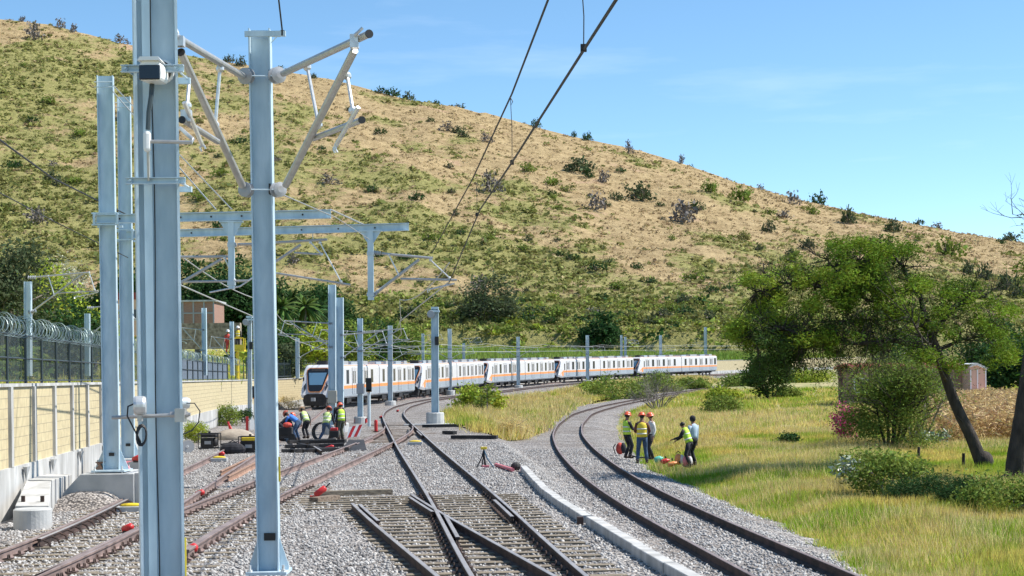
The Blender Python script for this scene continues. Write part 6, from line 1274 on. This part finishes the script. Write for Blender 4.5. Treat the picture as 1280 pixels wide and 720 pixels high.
grassfield('island_dry_grass', 80000, inp, IW[:, 1].min(), IW[:, 1].max(), 540, 900, m_grassd, .85, .032, 6, 'dry golden grass on the island between the two tracks', zisl, thr=lambda X, Y: (fbm(X / 4, Y / 9, 2) > -.25) & (X > xC(Y) + 5))
# meadow weeds behind the trains (tall green reeds) and behind the left wall
def zm(X, Y):
    X = np.asarray(X); Y = np.asarray(Y); W2 = np.stack([wx, wy], -1); out = np.zeros(len(X)); 
    for s in range(0, len(X), 20000):
        d2 = ((X[s:s + 20000, None] - W2[None, :, 0]) ** 2 + (Y[s:s + 20000, None] - W2[None, :, 1]) ** 2); j = d2.argmin(1); d = np.sqrt(d2.min(1)); out[s:s + 20000] = zmead(X[s:s + 20000], wy[j], d)
    return out
beyond = lambda lo, hi: (lambda X, Y: _bd(X, Y, lo, hi))
def _bd(X, Y, lo, hi):
    o_ = np.zeros(len(X), bool)
    for s in range(0, len(X), 20000):
        x = X[s:s + 20000]; y = Y[s:s + 20000]; d = np.sqrt(((x[:, None] - wx[None]) ** 2 + (y[:, None] - wy[None]) ** 2).min(1)); j = ((x[:, None] - wx[None]) ** 2 + (y[:, None] - wy[None]) ** 2).argmin(1)
        o_[s:s + 20000] = (d > lo) & (d < hi) & (((x - wx[j]) * nxn[j] + (y - wy[j]) * nyn[j]) > 0)
    return o_
grassfield('tall_reeds', 60000, beyond(6, 60), 215, 420, 540, 1200, mat('reed_blades', (.16, .26, .03), (.34, .40, .08), rough=.7, scale=.06, isl=.35, trans=.3), 2.2, .05, 7, 'tall bright green reeds growing behind the wall beyond the trains', zm, thr=lambda X, Y: fbm(X / 14, Y / 14, 3) > -.25)
grassfield('meadow_weeds', 60000, beyond(2, 120), 25, 330, -30, 560, m_grassg, .6, .04, 8, 'uneven weeds on the slope behind the left wall', zm)
def one(f, x, y): return float(f(np.array([x]), np.array([y]))[0])
def meadowscrub(name, n, lo, hi, m, sz, seed, lab):
    r_ = np.random.default_rng(seed); Y = r_.uniform(200, 425, n * 5); X = (r_.uniform(300, 1000, n * 5) - 640) / F * Y; k = _bd(X, Y, lo, hi) & (fbm(X / 16, Y / 12, 3) > -.05); X = X[k][:n]; Y = Y[k][:n]; n = len(X)
    Z = zm(X, Y); h_ = zhill(X, Y); Z = np.where(Y > 400, np.maximum(Z, h_), Z); s_ = sz * np.clip(r_.lognormal(0, .45, n), .4, 2.5); q = r_.normal(size=(n, 26, 3)); q /= np.linalg.norm(q, axis=2)[..., None]; q *= r_.uniform(.5, 1, (n, 26, 1)); q[..., 2] = np.abs(q[..., 2]) * .75
    C = np.stack([X, Y, Z], -1)[:, None] + q * s_[:, None, None]; tag(soup(name, leafV(C.reshape(-1, 3), np.repeat(s_ * .27, 26), r_, asp=.55, up=.2), 4, m), lab, 'scrub', kind='stuff')
meadowscrub('meadow_scrub', 1500, 50, 260, m_shrub, 1.1, 31, 'mid green scrub covering the rising ground between the trains and the hill')
m_foot = leafmat('foot_scrub_leaves', (.17, .22, .04), (.34, .38, .08), sc=.08)
def footscrub(n, m, sz, seed, lab, thr):
    r_ = np.random.default_rng(seed); Y = r_.uniform(400, 452, n * 3); X = (r_.uniform(-40, 1100, n * 3) - 640) / F * Y; k = fbm(X / 13 + seed, Y / 9, 3) > thr; X = X[k][:n]; Y = Y[k][:n]; n = len(X)
    Z = np.maximum(zhill(X, Y), zm(X, Y)); s_ = sz * np.clip(r_.lognormal(0, .5, n), .4, 2.6); q = r_.normal(size=(n, 26, 3)); q /= np.linalg.norm(q, axis=2)[..., None]; q *= r_.uniform(.5, 1, (n, 26, 1)); q[..., 2] = np.abs(q[..., 2]) * .8
    C = np.stack([X, Y, Z], -1)[:, None] + q * s_[:, None, None]; tag(soup('foot_scrub', leafV(C.reshape(-1, 3), np.repeat(s_ * .25, 26), r_, asp=.55, up=.2), 4, m), lab, 'scrub', kind='stuff')
footscrub(1300, m_foot, 1.15, 41, 'mid green scrub belt along the foot of the hill', -.1)
footscrub(1100, m_scrub, 1.1, 42, 'olive scrub belt along the foot of the hill', -.05)
footscrub(110, m_shrubd, 1.4, 43, 'scattered dark green scrub along the foot of the hill', .0)
meadowscrub('meadow_scrub', 700, 25, 200, m_bright, 1.0, 32, 'bright yellow green scrub between the reeds and the hill foot')
# trees and bushes behind the wall
def tree(lab, u, v, Y, wd, ht, m, n, size, seed, grp=None, tm=m_barkg, name='tree', z=None, tf=.35, vtop=None):
    x = at(u, v, Y).x; z = z if z is not None else one(zm, x, Y); base = Vector((x, Y, z)); ht = at(u, vtop, Y).z - z if vtop else ht
    t_ = thing(name, base, lab, 'tree', grp); mb = MB(); r_ = random.Random(seed); tp_ = []
    hd_ = base + Vector((r_.uniform(-.2, .2), 0, ht * tf)); mb.tube([base - Vector((0, 0, .5)), base.lerp(hd_, .5), hd_], [ht * .035, ht * .028, ht * .022], 8)
    for k in range(7):
        a = k * .9 + r_.random(); d = Vector((math.cos(a) * wd / ht * .8, math.sin(a) * wd / ht * .8, r_.uniform(.5, 1.1))); twigs(mb, hd_ - Vector((0, 0, ht * .04 * k * .3)), d, ht * .24, ht * .014, 2, r_, tp_, .6)
    mb.build('trunk', tm, t_); rg2 = np.random.default_rng(seed); nc = 34; q = rg2.normal(size=(nc, 3)); q /= np.linalg.norm(q, axis=1)[:, None]; q *= rg2.uniform(.45, 1, (nc, 1)) ** .6
    cl = [base + Vector((a * wd * .46, b * wd * .46, ht * (tf * .75 + (1 - tf * .75) * (c * .45 + .5)))) for a, b, c in q]; crown('crown', tp_ + cl + cl, n, .075 * (wd + ht) / 2 + .1, size, m, t_, seed, asp=.5); return t_
L_ = [('tall pale grey green tree at the far left edge behind the fence', 6, 330, 92, 4.8, m_olive, 9000, .14, 288), ('light green bushy tree just right of the tall pale one', 44, 400, 105, 4.6, m_bright, 5000, .16, 350), ('dense dark green tree behind the fence, behind the leftmost galvanised pole', 62, 420, 98, 5.0, m_shrubd, 8000, .15, 373), ('dense dark green tree behind the fence, left of the portal poles', 92, 420, 110, 5.6, m_shrubd, 8000, .15, 372), ('whitish blossomed thin tree on the slope above the dark trees', 76, 340, 200, 5.0, mat('pale_leaves', (.34, .34, .22), (.46, .45, .33), rough=.6, scale=1, isl=.3, trans=.2), 2600, .18, 308), ('bright green spreading tree left of the portal poles', 55, 360, 170, 8.0, m_bright, 6000, .22, 330), ('large dark tree between the two foreground columns, left one', 246, 360, 262, 11, m_shrubd, 9000, .34, 322), ('large dark tree between the two foreground columns, beside the brick building', 292, 360, 262, 12, m_shrubd, 11000, .34, 316), ('dark tree directly left of the second column', 322, 370, 262, 10, m_shrubd, 9000, .34, 335), ('rounded dark tree right of the second column above the palms', 400, 380, 300, 15, m_shrubd, 8000, .4, 355), ('dark green tree right behind the portal poles', 152, 380, 210, 9, m_shrubd, 6000, .3, 330), ('light green tree on the slope right of the portal poles', 118, 410, 150, 6, m_bright, 4000, .2, 380), ('blue green round tree at the hill foot above the fourth train', 752, 408, 400, 10, m_shrubd, 3000, .5, 388), ('grey leafless looking tree at the foot of the slope above the second train', 610, 375, 420, 17, m_olive, 3800, .5, 338)]
for i, (lb, u, v, Y, wd, m__, n_, sz, vt) in enumerate(L_): tree(lb, u, v, Y, wd, 5, m__, n_, sz, 100 + i, vtop=vt, tf=.25)
# palms right of the second column
m_palm = leafmat('palm_fronds', (.05, .10, .02), (.12, .18, .04))
def palm(lab, u, Y, vt, seed, wd=3.2):
    x = at(u, 400, Y).x; z = one(zm, x, Y); tp_ = at(u, vt + 12, Y); base = Vector((x, Y, z)); t_ = thing('palm_tree', base, lab, 'palm', 'palms beyond the wall'); mb = MB(); mb.tube([base, tp_], [.35, .25], 8); mb.build('trunk', m_barkg, t_)
    r_ = random.Random(seed); mb = MB()
    for k in range(46):
        a = r_.uniform(0, 6.28); el = r_.uniform(-1.0, 1.2); L2 = wd * r_.uniform(.8, 1.1); P = [tp_ + Vector((math.cos(a) * math.cos(el) * L2 * f, math.sin(a) * math.cos(el) * L2 * f, math.sin(el) * L2 * f - 1.4 * f * f)) for f in (0, .35, .7, 1)]; sd_ = Vector((-math.sin(a), math.cos(a), 0))
        V = []
        for f, q in zip((.1, .34, .26, .02), P): V += [q - sd_ * f - Vector((0, 0, f * .7)), q, q + sd_ * f - Vector((0, 0, f * .7))]
        mb.add(V, [(3 * i + j, 3 * i + j + 1, 3 * i + j + 4, 3 * i + j + 3) for i in range(3) for j in range(2)])
    mb.build('fronds', m_shrubd if seed % 2 else m_palm, t_)
for i, (u, Y, vt) in enumerate(((352, 250, 372), (366, 262, 362), (381, 255, 370), (395, 268, 376), (345, 270, 360))): palm(['leftmost front palm right beside the second column', 'taller palm in the middle of the palm row', 'palm right of the tallest one', 'rightmost palm of the row left of the twin poles', 'palm half hidden behind the second column'][i], u, Y, vt, i, 3.6)
for i, (u, v, Y, wd, vt, m__, lb) in enumerate(((340, 422, 228, 8, 398, m_shrubd, 'dark rounded bush behind the second column under the palms'), (356, 420, 236, 7, 400, m_shrub, 'green bush below the leftmost palm right of the second column'), (372, 418, 232, 6, 400, m_shrubd, 'dark bush at the feet of the middle palms'), (388, 416, 240, 6, 398, m_shrub, 'green bush at the feet of the right hand palms'), (403, 424, 215, 6, 404, m_bright, 'bright bush on the green slope just left of the twin poles'), (438, 420, 240, 9, 398, m_shrub, 'green bush on the slope right of the twin poles'), (470, 418, 262, 10, 399, m_shrubd, 'dark bush on the slope above the first train unit'), (505, 420, 270, 9, 402, m_shrub, 'green bush on the slope above the joint of the first units'), (330, 440, 180, 4, 424, m_bright, 'small bright bush behind the fence right of the wheel head pole'), (352, 446, 150, 4.4, 430, m_olive, 'olive bush behind the palisade left of the first train'), (70, 446, 70, 3.6, 424, m_olive, 'olive bush right behind the fence at the far left'), (20, 452, 60, 2.6, 436, m_shrub, 'low green bush behind the fence mesh in the left corner'))):
    tree(lb, u, v, Y, wd, 4, m__, 3200, .1 + Y * .0007, 500 + i, vtop=vt, tf=.1, name='bush')
# bushy band at the hill foot and along the meadow: countable, so one object each
BP = []
def bushproto(m, seed, n=240):
    r2 = np.random.default_rng(seed); o_ = bpy.data.objects.new('hill_bush', None); link(o_); ORG[o_.name] = Vector((0, 0, 0)); q = r2.normal(size=(16, 3)); q /= np.linalg.norm(q, axis=1)[:, None]; q *= r2.uniform(.4, 1, (16, 1)); q[:, 2] = np.abs(q[:, 2]) * .8 + .1; i = r2.integers(0, 16, n)
    C = q[i] * np.array([.85, .85, .8]) + r2.normal(size=(n, 3)) * .16; C[:, 2] = np.maximum(C[:, 2], .02); c = soup('crown', leafV(C, .11, r2, asp=.6), 4, m, o_); mb = MB(); tt = []; r_ = random.Random(seed)
    for k in range(4): twigs(mb, Vector((0, 0, -.2)), Vector((r_.gauss(0, .5), r_.gauss(0, .5), 1)), .5, .05, 1, r_, tt)
    mb.build('trunk', m_barkg, o_); return o_
protos = [bushproto(m_shrubd, 1), bushproto(m_shrub, 2), bushproto(m_olive, 3), bushproto(m_twig, 4, 160), bushproto(m_scrub, 5)]
HB = []
def put(k, u, v, wpx, hpx, lab, grp=None, P=None):
    p = P or march(u, v)
    if p is None: p = Vector((at(u, v, YC).x, YC, float(zhill(at(u, v, YC).x, YC))))
    HB.append([u, v, hpx, k, grp, lab]); s = p.y / F; o_ = copy_tree(protos[k], loc=p, rz=(u * 7.1 + v) % 6.28, sc=(wpx * s / 2 * 1.05, wpx * s / 2 * 1.05, hpx * s * 1.05)); HB[-1].append(o_); tag(o_, lab, 'bush' if hpx < 14 else 'tree', grp); o_.name = 'hill_tree' if hpx >= 14 else 'hill_bush'
ridge = [(28, 20, 12, 7, 3, 'small twiggy bush at the very top left of the ridge'), (42, 50, 26, 24, 3, 'grey bare tree near the top left corner below the ridge'), (75, 33, 16, 14, 3, 'bare twiggy tree on the ridge left of the foreground column, left of two'), (92, 37, 12, 12, 3, 'bare twiggy tree on the ridge left of the foreground column, right of two'), (150, 54, 22, 12, 3, 'grey bush on the ridge just left of the foreground column'), (285, 78, 18, 12, 2, 'green grey tree on the ridge between the two columns'), (300, 78, 16, 16, 2, 'rounded tree on the ridge beside the second column'), (352, 88, 16, 12, 2, 'tree on the ridge just right of the second column'), (392, 95, 12, 8, 2, 'low bush on the ridge between the cantilever tubes'), (475, 117, 18, 10, 0, 'dark bush on the ridge, first of the row of three near the centre left'), (492, 119, 20, 14, 0, 'dark rounded tree on the ridge, second of the row of three'), (511, 121, 18, 14, 2, 'dark rounded tree on the ridge, last of the row of three'), (545, 128, 10, 6, 0, 'small dark bush on the ridge left of the long low one'), (570, 133, 24, 8, 2, 'long low dark bush on the ridge'), (622, 144, 12, 6, 2, 'small bush on the ridge left of the thick wires'), (656, 153, 10, 8, 2, 'small tree on the ridge between the thick wires'), (671, 160, 14, 12, 0, 'dark tree on the ridge touching the right hand thick wire'), (718, 172, 8, 9, 0, 'first small tree of the pair right of the wires'), (735, 176, 14, 12, 0, 'second darker tree of the pair right of the wires'), (786, 192, 14, 18, 3, 'bare branched tree on the ridge near the centre'), (852, 205, 10, 12, 3, 'tiny bare tree on the ridge right of centre'), (864, 208, 10, 9, 0, 'tiny dark tree on the ridge right of centre'), (928, 251, 34, 24, 1, 'broad green tree a little below the ridge'), (888, 240, 24, 20, 1, 'yellow green bush cluster below the ridge left of the broad tree'), (950, 232, 12, 10, 3, 'small bare tree on the ridge above the broad green tree'), (990, 256, 22, 20, 3, 'grey thin tree on the ridge with leafy sides'), (1023, 253, 24, 22, 0, 'upright green tree standing on the ridge at right'), (1016, 268, 18, 14, 1, 'round bush just below the upright green tree'), (1062, 279, 22, 28, 2, 'slender tree with visible trunk on the ridge right of centre'), (1054, 277, 8, 10, 0, 'dark small bush left of the slender tree'), (1117, 289, 26, 20, 2, 'wide olive tree below the ridge at right'), (1148, 281, 16, 9, 0, 'flat dark tree on the ridge at right'), (1172, 286, 20, 9, 3, 'thin twiggy bushes on the ridge at right'), (1188, 321, 42, 32, 1, 'full rounded green tree on the right slope'), (1262, 301, 28, 16, 2, 'olive tree on the ridge at the right edge'), (1252, 305, 14, 10, 0, 'low dark bush at the right end of the ridge')]
for (u, v, w_, h_, k, lb) in ridge: put(k, u, v, w_, h_, lb)
body = [(725, 215, 46, 24, 2), (660, 215, 24, 14, 1), (690, 232, 30, 14, 1), (710, 240, 26, 12, 4), (612, 240, 34, 28, 3), (745, 262, 30, 24, 3), (800, 250, 44, 28, 2), (855, 278, 48, 30, 3), (770, 250, 26, 12, 2), (735, 222, 16, 16, 0), (755, 228, 20, 16, 3), (870, 262, 24, 14, 0), (960, 290, 22, 18, 2), (1010, 310, 26, 16, 2), (930, 300, 24, 14, 4), (600, 365, 26, 22, 3), (665, 392, 26, 12, 0), (580, 172, 18, 12, 2), (900, 300, 14, 8, 1), (840, 300, 14, 8, 1), (1230, 350, 26, 26, 2), (1256, 362, 30, 30, 2), (1210, 344, 20, 24, 2), (1272, 372, 26, 30, 2), (1150, 300, 18, 12, 4), (520, 250, 24, 12, 0), (410, 230, 30, 14, 3), (465, 240, 20, 12, 0), (100, 170, 26, 12, 1), (60, 130, 30, 10, 1), (95, 230, 30, 12, 1), (20, 210, 24, 12, 0), (250, 250, 30, 14, 1), (300, 180, 26, 12, 0), (275, 220, 26, 12, 1), (45, 280, 34, 22, 3), (420, 290, 26, 14, 1), (540, 300, 30, 12, 1), (610, 300, 26, 10, 1), (420, 170, 22, 10, 4), (560, 210, 16, 8, 2), (990, 330, 30, 18, 1), (760, 330, 18, 8, 0), (700, 320, 16, 8, 0), (850, 395, 20, 12, 0), (900, 392, 26, 14, 1), (880, 350, 14, 8, 0)]
bl = 'green and grey bushes scattered over the open hillside'
for i, (u, v, w_, h_, k) in enumerate(body): put(k, u, v, w_, h_, {0: 'dark green bush growing on the dry hillside below the ridge', 1: 'fresh green bush growing on the dry hillside below the ridge', 2: 'grey green olive bush growing on the dry hillside below the ridge', 3: 'leafless grey brown bush on the dry hillside below the ridge', 4: 'pale yellow green bush on the dry hillside below the ridge'}[k], bl)
rg_ = random.Random(44)
for i in range(70):
    u = rg_.uniform(0, 1000); v0 = float(np.interp(u, [c[0] for c in crest], [c[1] for c in crest])); v = rg_.uniform(v0 + 22, 372)
    k = rg_.choice((1, 2, 2, 3, 4, 0)); w_ = rg_.uniform(9, 24); put(k, u, v, w_, w_ * rg_.uniform(.45, .7), 'x', 'green and grey bushes scattered over the open hillside')
for i in range(46):
    u = 330 + i * 13.5 + rg_.uniform(-6, 6); k = rg_.choice((0, 1, 1, 4, 2)); w_ = rg_.uniform(18, 38); put(k, u, rg_.uniform(396, 409), w_, w_ * rg_.uniform(.35, .55), 'x', 'bushes of the thicket at the foot of the hill')
rg_ = random.Random(12)
for i in range(60):
    u = rg_.uniform(-20, 950); v = rg_.uniform(352, 408) if i % 3 else rg_.uniform(300, 400); k = rg_.choice((0, 1, 1, 4, 2, 4)); w_ = rg_.uniform(14, 34)
    put(k, u, v, w_, w_ * rg_.uniform(.4, .6), {0: 'dark green bush in the thicket at the foot of the hill', 1: 'fresh green bush in the thicket at the foot of the hill', 2: 'grey green bush in the thicket at the foot of the hill', 4: 'pale yellow green bush in the thicket at the foot of the hill'}[k], 'bushes of the thicket at the foot of the hill')
LM = [(95, 'above the razor wire fence'), (170, 'behind the portal poles'), (235, 'behind the massive column'), (312, 'between the two columns'), (400, 'right of the second column'), (460, 'above the first train unit'), (519, 'left above the thick pole'), (602, 'above the second train unit'), (694, 'above the third train unit'), (795, 'above the fourth train unit'), (898, 'above the last train unit'), (1000, 'above the left canopy end'), (1130, 'above the mesquite canopy'), (2000, 'on the right slope')]
CN = {0: 'dark green', 1: 'fresh green', 2: 'grey green', 3: 'bare brown', 4: 'yellow green'}; gr = {}
for h_ in HB:
    if not h_[4]: continue
    lm = [b_ for a, b_ in LM if h_[0] < a][0]; vv = h_[1]; el_ = 'at the hill base' if vv > 395 else 'at the hill foot' if vv > 378 else 'low on the hill' if vv > 335 else 'midway up the hill' if vv > 260 else 'high on the hill'
    gr.setdefault((CN[h_[3]], el_, lm), []).append(h_)
ON = ['leftmost', 'second', 'third', 'fourth', 'fifth', 'sixth', 'seventh', 'eighth', 'ninth']; TW = {2: 'two', 3: 'three', 4: 'four', 5: 'five', 6: 'six', 7: 'seven', 8: 'eight', 9: 'nine'}
for (c_, el_, lm), L2 in gr.items():
    L2.sort(key=lambda h_: h_[0])
    for i, h_ in enumerate(L2): h_[6]['label'] = ('%s bush %s, %s' % (c_, el_, lm)) if len(L2) == 1 else ('%s of %s %s bushes %s %s' % (ON[min(i, 8)], TW.get(len(L2), 'nine'), c_, el_, lm))
for k, o_ in enumerate(protos):   # the prototypes themselves stand on the hill too
    p = march(560 + k * 60, 385 + k * 3); o_.location = p; s = p.y / F; o_.scale = (12 * s, 12 * s, 11 * s); tag(o_, 'small bush just above the pale cutting behind the trains, number %s from the left' % ['one', 'two', 'three', 'four', 'five'][k], 'bush')
# pale dirt cutting at the hill foot
mb = MB(); 
def band(u0, u1, v0, v1, Y0, Y1, nm, m, zoff=.25):
    V = []; us = np.linspace(u0, u1, 30)
    for u in us:
        for f in (0, 1):
            v = v1 + (v0 - v1) * f + 2 * vn(u / 20., f * 3.); Y = Y0 + (Y1 - Y0) * f; V.append(at(u, v, Y))
    mb = MB(); mb.add(V, [(2 * i, 2 * i + 2, 2 * i + 3, 2 * i + 1) for i in range(29)]); return tag(mb.build(nm, m), kind='structure')
# ---------------------------------------------------------------- buildings
def quadwall(V, name, m, par, uvs=None):
    mb = MB(); mb.add(V, [(0, 1, 2, 3)]); o_ = mb.build(name, m, par); return o_
def bwall(p0, p1, z0, z1, th, m, name, par):
    d = math.hypot(p1[0] - p0[0], p1[1] - p0[1]); mb = MB(); a = Vector((p0[0], p0[1], 0)); b_ = Vector((p1[0], p1[1], 0)); n_ = (b_ - a).normalized(); s_ = Vector((n_.y, -n_.x, 0)) * th
    V = []; al = []; zz = []
    for q, l_ in ((a, 0), (b_, d)):
        for z in (z0, z1): V.append(q + Vector((0, 0, z))); al.append(l_); zz.append(z); V.append(q - s_ + Vector((0, 0, z))); al.append(l_); zz.append(z)
    mb.add(V, [(0, 4, 6, 2), (1, 3, 7, 5), (0, 2, 3, 1), (4, 5, 7, 6), (2, 6, 7, 3), (0, 1, 5, 4)]); o_ = mb.build(name, m, par); uvwall(o_, al, zz); return o_
HY = 118.; h0 = at(1072, 500, HY); h1 = at(1206, 500, HY); zb = -.3; zt2 = at(1200, 459, HY).z
t = thing('brick_house', (h1.x, HY, zb), 'low brick house with a red tiled roof edge partly hidden behind the mesquite', 'house')
bwall((h0.x, HY), (h1.x, HY), zb, zt2, .3, m_brick, 'front_wall', t); bwall((h1.x, HY + .3), (h1.x + .01, HY + 7), zb, zt2, .3, m_brick, 'side_wall', t); bwall((h0.x + .3, HY + 7), (h0.x + .29, HY + .3), zb, zt2, .3, m_brick, 'side_wall', t); bwall((h1.x, HY + 7), (h0.x, HY + 7), zb, zt2, .3, m_brick, 'back_wall', t)
mb = MB(); m_tile = mat('red_roof_tile', (.42, .10, .06), (.55, .17, .10), rough=.8, scale=3)
for x in np.arange(h0.x - .2, h1.x + .2, .26): mb.tube([(x, HY - .35, zt2 + .05), (x, HY + 3.6, zt2 + .32), (x, HY + 7.3, zt2 + .05)], .13, 7)
mb.box(((h0.x + h1.x) / 2, HY + 1.7, zt2 + .12), (h1.x - h0.x + .3, 3.9, .08), ax=Matrix.Rotation(math.atan2(.27, 3.95), 3, 'X')); mb.build('roof', m_tile, t)
mb = MB(); mb.box((h1.x + .1, HY - .1, (zb + zt2) / 2), (.32, .34, zt2 - zb)); mb.build('corner_column', m_conc, t)
c = at(1076, 482, HY); f = MB(); 
for dx, dz, sx_, sz_ in ((-.5, 0, .08, 1.1), (.5, 0, .08, 1.1), (0, .55, 1.08, .08), (0, -.55, 1.08, .08), (0, 0, .05, 1.0)): f.box((c.x + dx, HY - .03, c.z + dz), (sx_, .1, sz_))
f = f.build('window', m_white, t); g_ = MB(); g_.box((c.x, HY - .012, c.z), (.94, .02, 1.04)); g_.build('pane', m_glass2, f)
s0 = at(1213, 500, HY - 2); s1 = at(1233, 500, HY - 2); z2 = at(1220, 456, HY - 2).z; zb2 = at(1220, 487, HY - 2).z
t = thing('pink_shed', (s0.x, HY - 2, zb2), 'small pink shed with white trim and gable beside the brick house', 'shed'); mb = MB(); xm = (s0.x + s1.x) / 2
mb.add([(s0.x, HY - 2, zb - .2), (s1.x, HY - 2, zb - .2), (s1.x, HY - 2, z2 - .35), (s0.x + .5, HY - 2, z2), (s0.x, HY - 2, z2 - .15), (s0.x, HY + 2, zb - .2), (s1.x, HY + 2, zb - .2), (s1.x, HY + 2, z2 - .35), (s0.x + .5, HY + 2, z2), (s0.x, HY + 2, z2 - .15)], [(0, 1, 2, 3, 4), (9, 8, 7, 6, 5), (0, 5, 6, 1), (1, 6, 7, 2), (2, 7, 8, 3), (3, 8, 9, 4), (4, 9, 5, 0)]); mb.build('walls', m_brickp, t)
mb = MB()
for x in (s0.x + .04, s0.x + .55, s1.x - .04): mb.box((x, HY - 2.03, (zb2 + z2) / 2 - .2), (.09, .05, z2 - zb2 - .35))
mb.beam((s0.x - .05, HY - 2.05, z2 - .12), (s0.x + .5, HY - 2.05, z2 + .03), .1, .12); mb.beam((s0.x + .5, HY - 2.05, z2 + .03), (s1.x + .1, HY - 2.05, z2 - .33), .1, .12); mb.build('white_trim', m_white, t)
mb = MB(); mb.beam((s0.x - .1, HY, z2 + .04), (s0.x + .5, HY, z2 + .1), 4.2, .08); mb.beam((s0.x + .5, HY, z2 + .1), (s1.x + .15, HY, z2 - .26), 4.2, .08); mb.build('roof', m_white, t)
a = at(1212, 488, HY - 3); b_ = at(1276, 495, HY - 3); t = thing('lean_to_roof', (a.x, HY - 3, 0), 'low pinkish sheet roof sloping right from the pink shed above the maize', 'shelter'); mb = MB(); mb.beam(a, b_, 2.4, .12); mb.build('roof_sheet', mat('faded_red_sheet', (.50, .27, .22), (.58, .36, .3), rough=.7, scale=2), t)
for f_ in (.03, .5, .97):
    q = a.lerp(b_, f_); mb = MB(); mb.tube([(q.x, HY - 4, -.5), (q.x, HY - 4, q.z - .06)], .06, 6); mb.build('post', m_bark, t)
# maize field
def cornfield():
    r2 = np.random.default_rng(9); n = 5200; Y = r2.uniform(58, 112, n * 3); u = r2.uniform(1165, 1330, n * 3); X = (u - 640) / F * Y; X = np.round(X / .55) * .55 + r2.normal(size=len(X)) * .05; k = (Y > 64 + 6 * vn(X / 2, X * 0)); X = X[k][:n]; Y = Y[k][:n]; Z = zin(X, Y); n = len(X)
    C = np.repeat(np.stack([X, Y, Z], -1), 9, 0); C[:, 2] += r2.uniform(.1, 1.25, len(C)); C[:, :2] += r2.normal(size=(len(C), 2)) * .09
    V1 = leafV(C, .20, r2, asp=.14, up=.0); tag(soup('maize_field', V1, 4, m_corn), 'dry straw coloured maize standing behind the leaning trunk', 'maize', kind='stuff')
cornfield()
# background trees behind the house at right
for i, (u, v, Y, wd, vt, lb) in enumerate(((1250, 470, 150, 8, 400, 'dark leafy tree behind the pink shed at the right edge'), (1275, 470, 140, 7, 420, 'dark tree at the right edge behind the low sheet roof'), (1130, 450, 170, 9, 415, 'dark tree behind the brick house roof'))):
    x = at(u, v, Y).x; tree(lb, u, v, Y, wd, 6, m_shrubd, 7000, .2, 300 + i, z=float(zin(x, Y)), vtop=vt, tf=.2)
# left buildings
BY = 235.; a = at(228, 405, BY); b_ = at(268, 405, BY); z0 = at(240, 406, BY).z; z1 = at(240, 377, BY).z; t = thing('brick_building', (a.x, BY, z0), 'plain brick building with a flat grey roof edge seen between the two foreground columns', 'building')
bwall((a.x, BY), (b_.x, BY), z0 - 3, z1, .3, m_brick, 'front_wall', t); bwall((b_.x, BY + .3), (b_.x + .01, BY + 8), z0 - 3, z1, .3, m_brick, 'side_wall', t); bwall((a.x + .3, BY + 8), (a.x + .29, BY + .3), z0 - 3, z1, .3, m_brick, 'side_wall', t)
mb = MB(); mb.box(((a.x + b_.x) / 2, BY + 4, z1 + .1), (b_.x - a.x + .6, 8.8, .25)); mb.build('roof', m_conc2, t); mb = MB()
for f_ in (.02, .35, .68, .98): mb.box((a.x + (b_.x - a.x) * f_, BY - .04, (z0 - 3 + z1) / 2), (.22, .08, z1 - z0 + 3))
mb.box(((a.x + b_.x) / 2, BY - .06, (z0 + z1) / 2), (b_.x - a.x, .08, .2)); mb.build('concrete_frame', m_disc, t)
a = at(145, 385, 200); b_ = at(176, 385, 200); z0 = at(160, 400, 200).z; z1 = at(160, 372, 200).z; t = thing('red_roofed_house', (a.x, 200, z0), 'small house with a dark red band seen between the portal poles', 'house'); mb = MB(); mb.box(((a.x + b_.x) / 2, 203, z0 - 1 + (z1 - z0) / 2), (b_.x - a.x, 6, z1 - z0 + 2)); mb.build('walls', m_brickp, t); mb = MB(); mb.box(((a.x + b_.x) / 2, 203, z1 + .2), (b_.x - a.x + .4, 6.4, .9)); mb.build('roof', mat('dark_red_roof', (.25, .04, .03), rough=.7), t); mb = MB(); mb.box(((a.x + b_.x) / 2, 199.96, z0 + .8), (b_.x - a.x - .8, .06, 1.1)); mb.build('window', m_glass2, t)
a = at(226, 425, 190); b_ = at(300, 425, 190); t = thing('rubble_wall', (a.x, 190, 4), 'rough grey brown stone retaining wall below the brick building', 'wall'); mb = MB(); mb.box(((a.x + b_.x) / 2, 190.6, at(260, 420, 190).z), (b_.x - a.x, 1.2, 3.2)); mb.build('stone_face', mat('rubble_stone', (.14, .11, .08), (.36, .30, .24), rough=.95, scale=2.2, bump=2), t)
mb = MB(); p0 = at(988, 461, 340); mb.beam(p0, at(993, 466, 338), 1.6, 2.0); 
mb = MB(); a = at(985, 458, 345); b_ = at(995, 466.5, 345); mb.beam(a, b_, .5, .25); tag(mb.build('leaning_board', m_disc), 'grey leaning board before the pale far wall beside the distant walker', 'board')
# far right pale railway platform edge below the walker
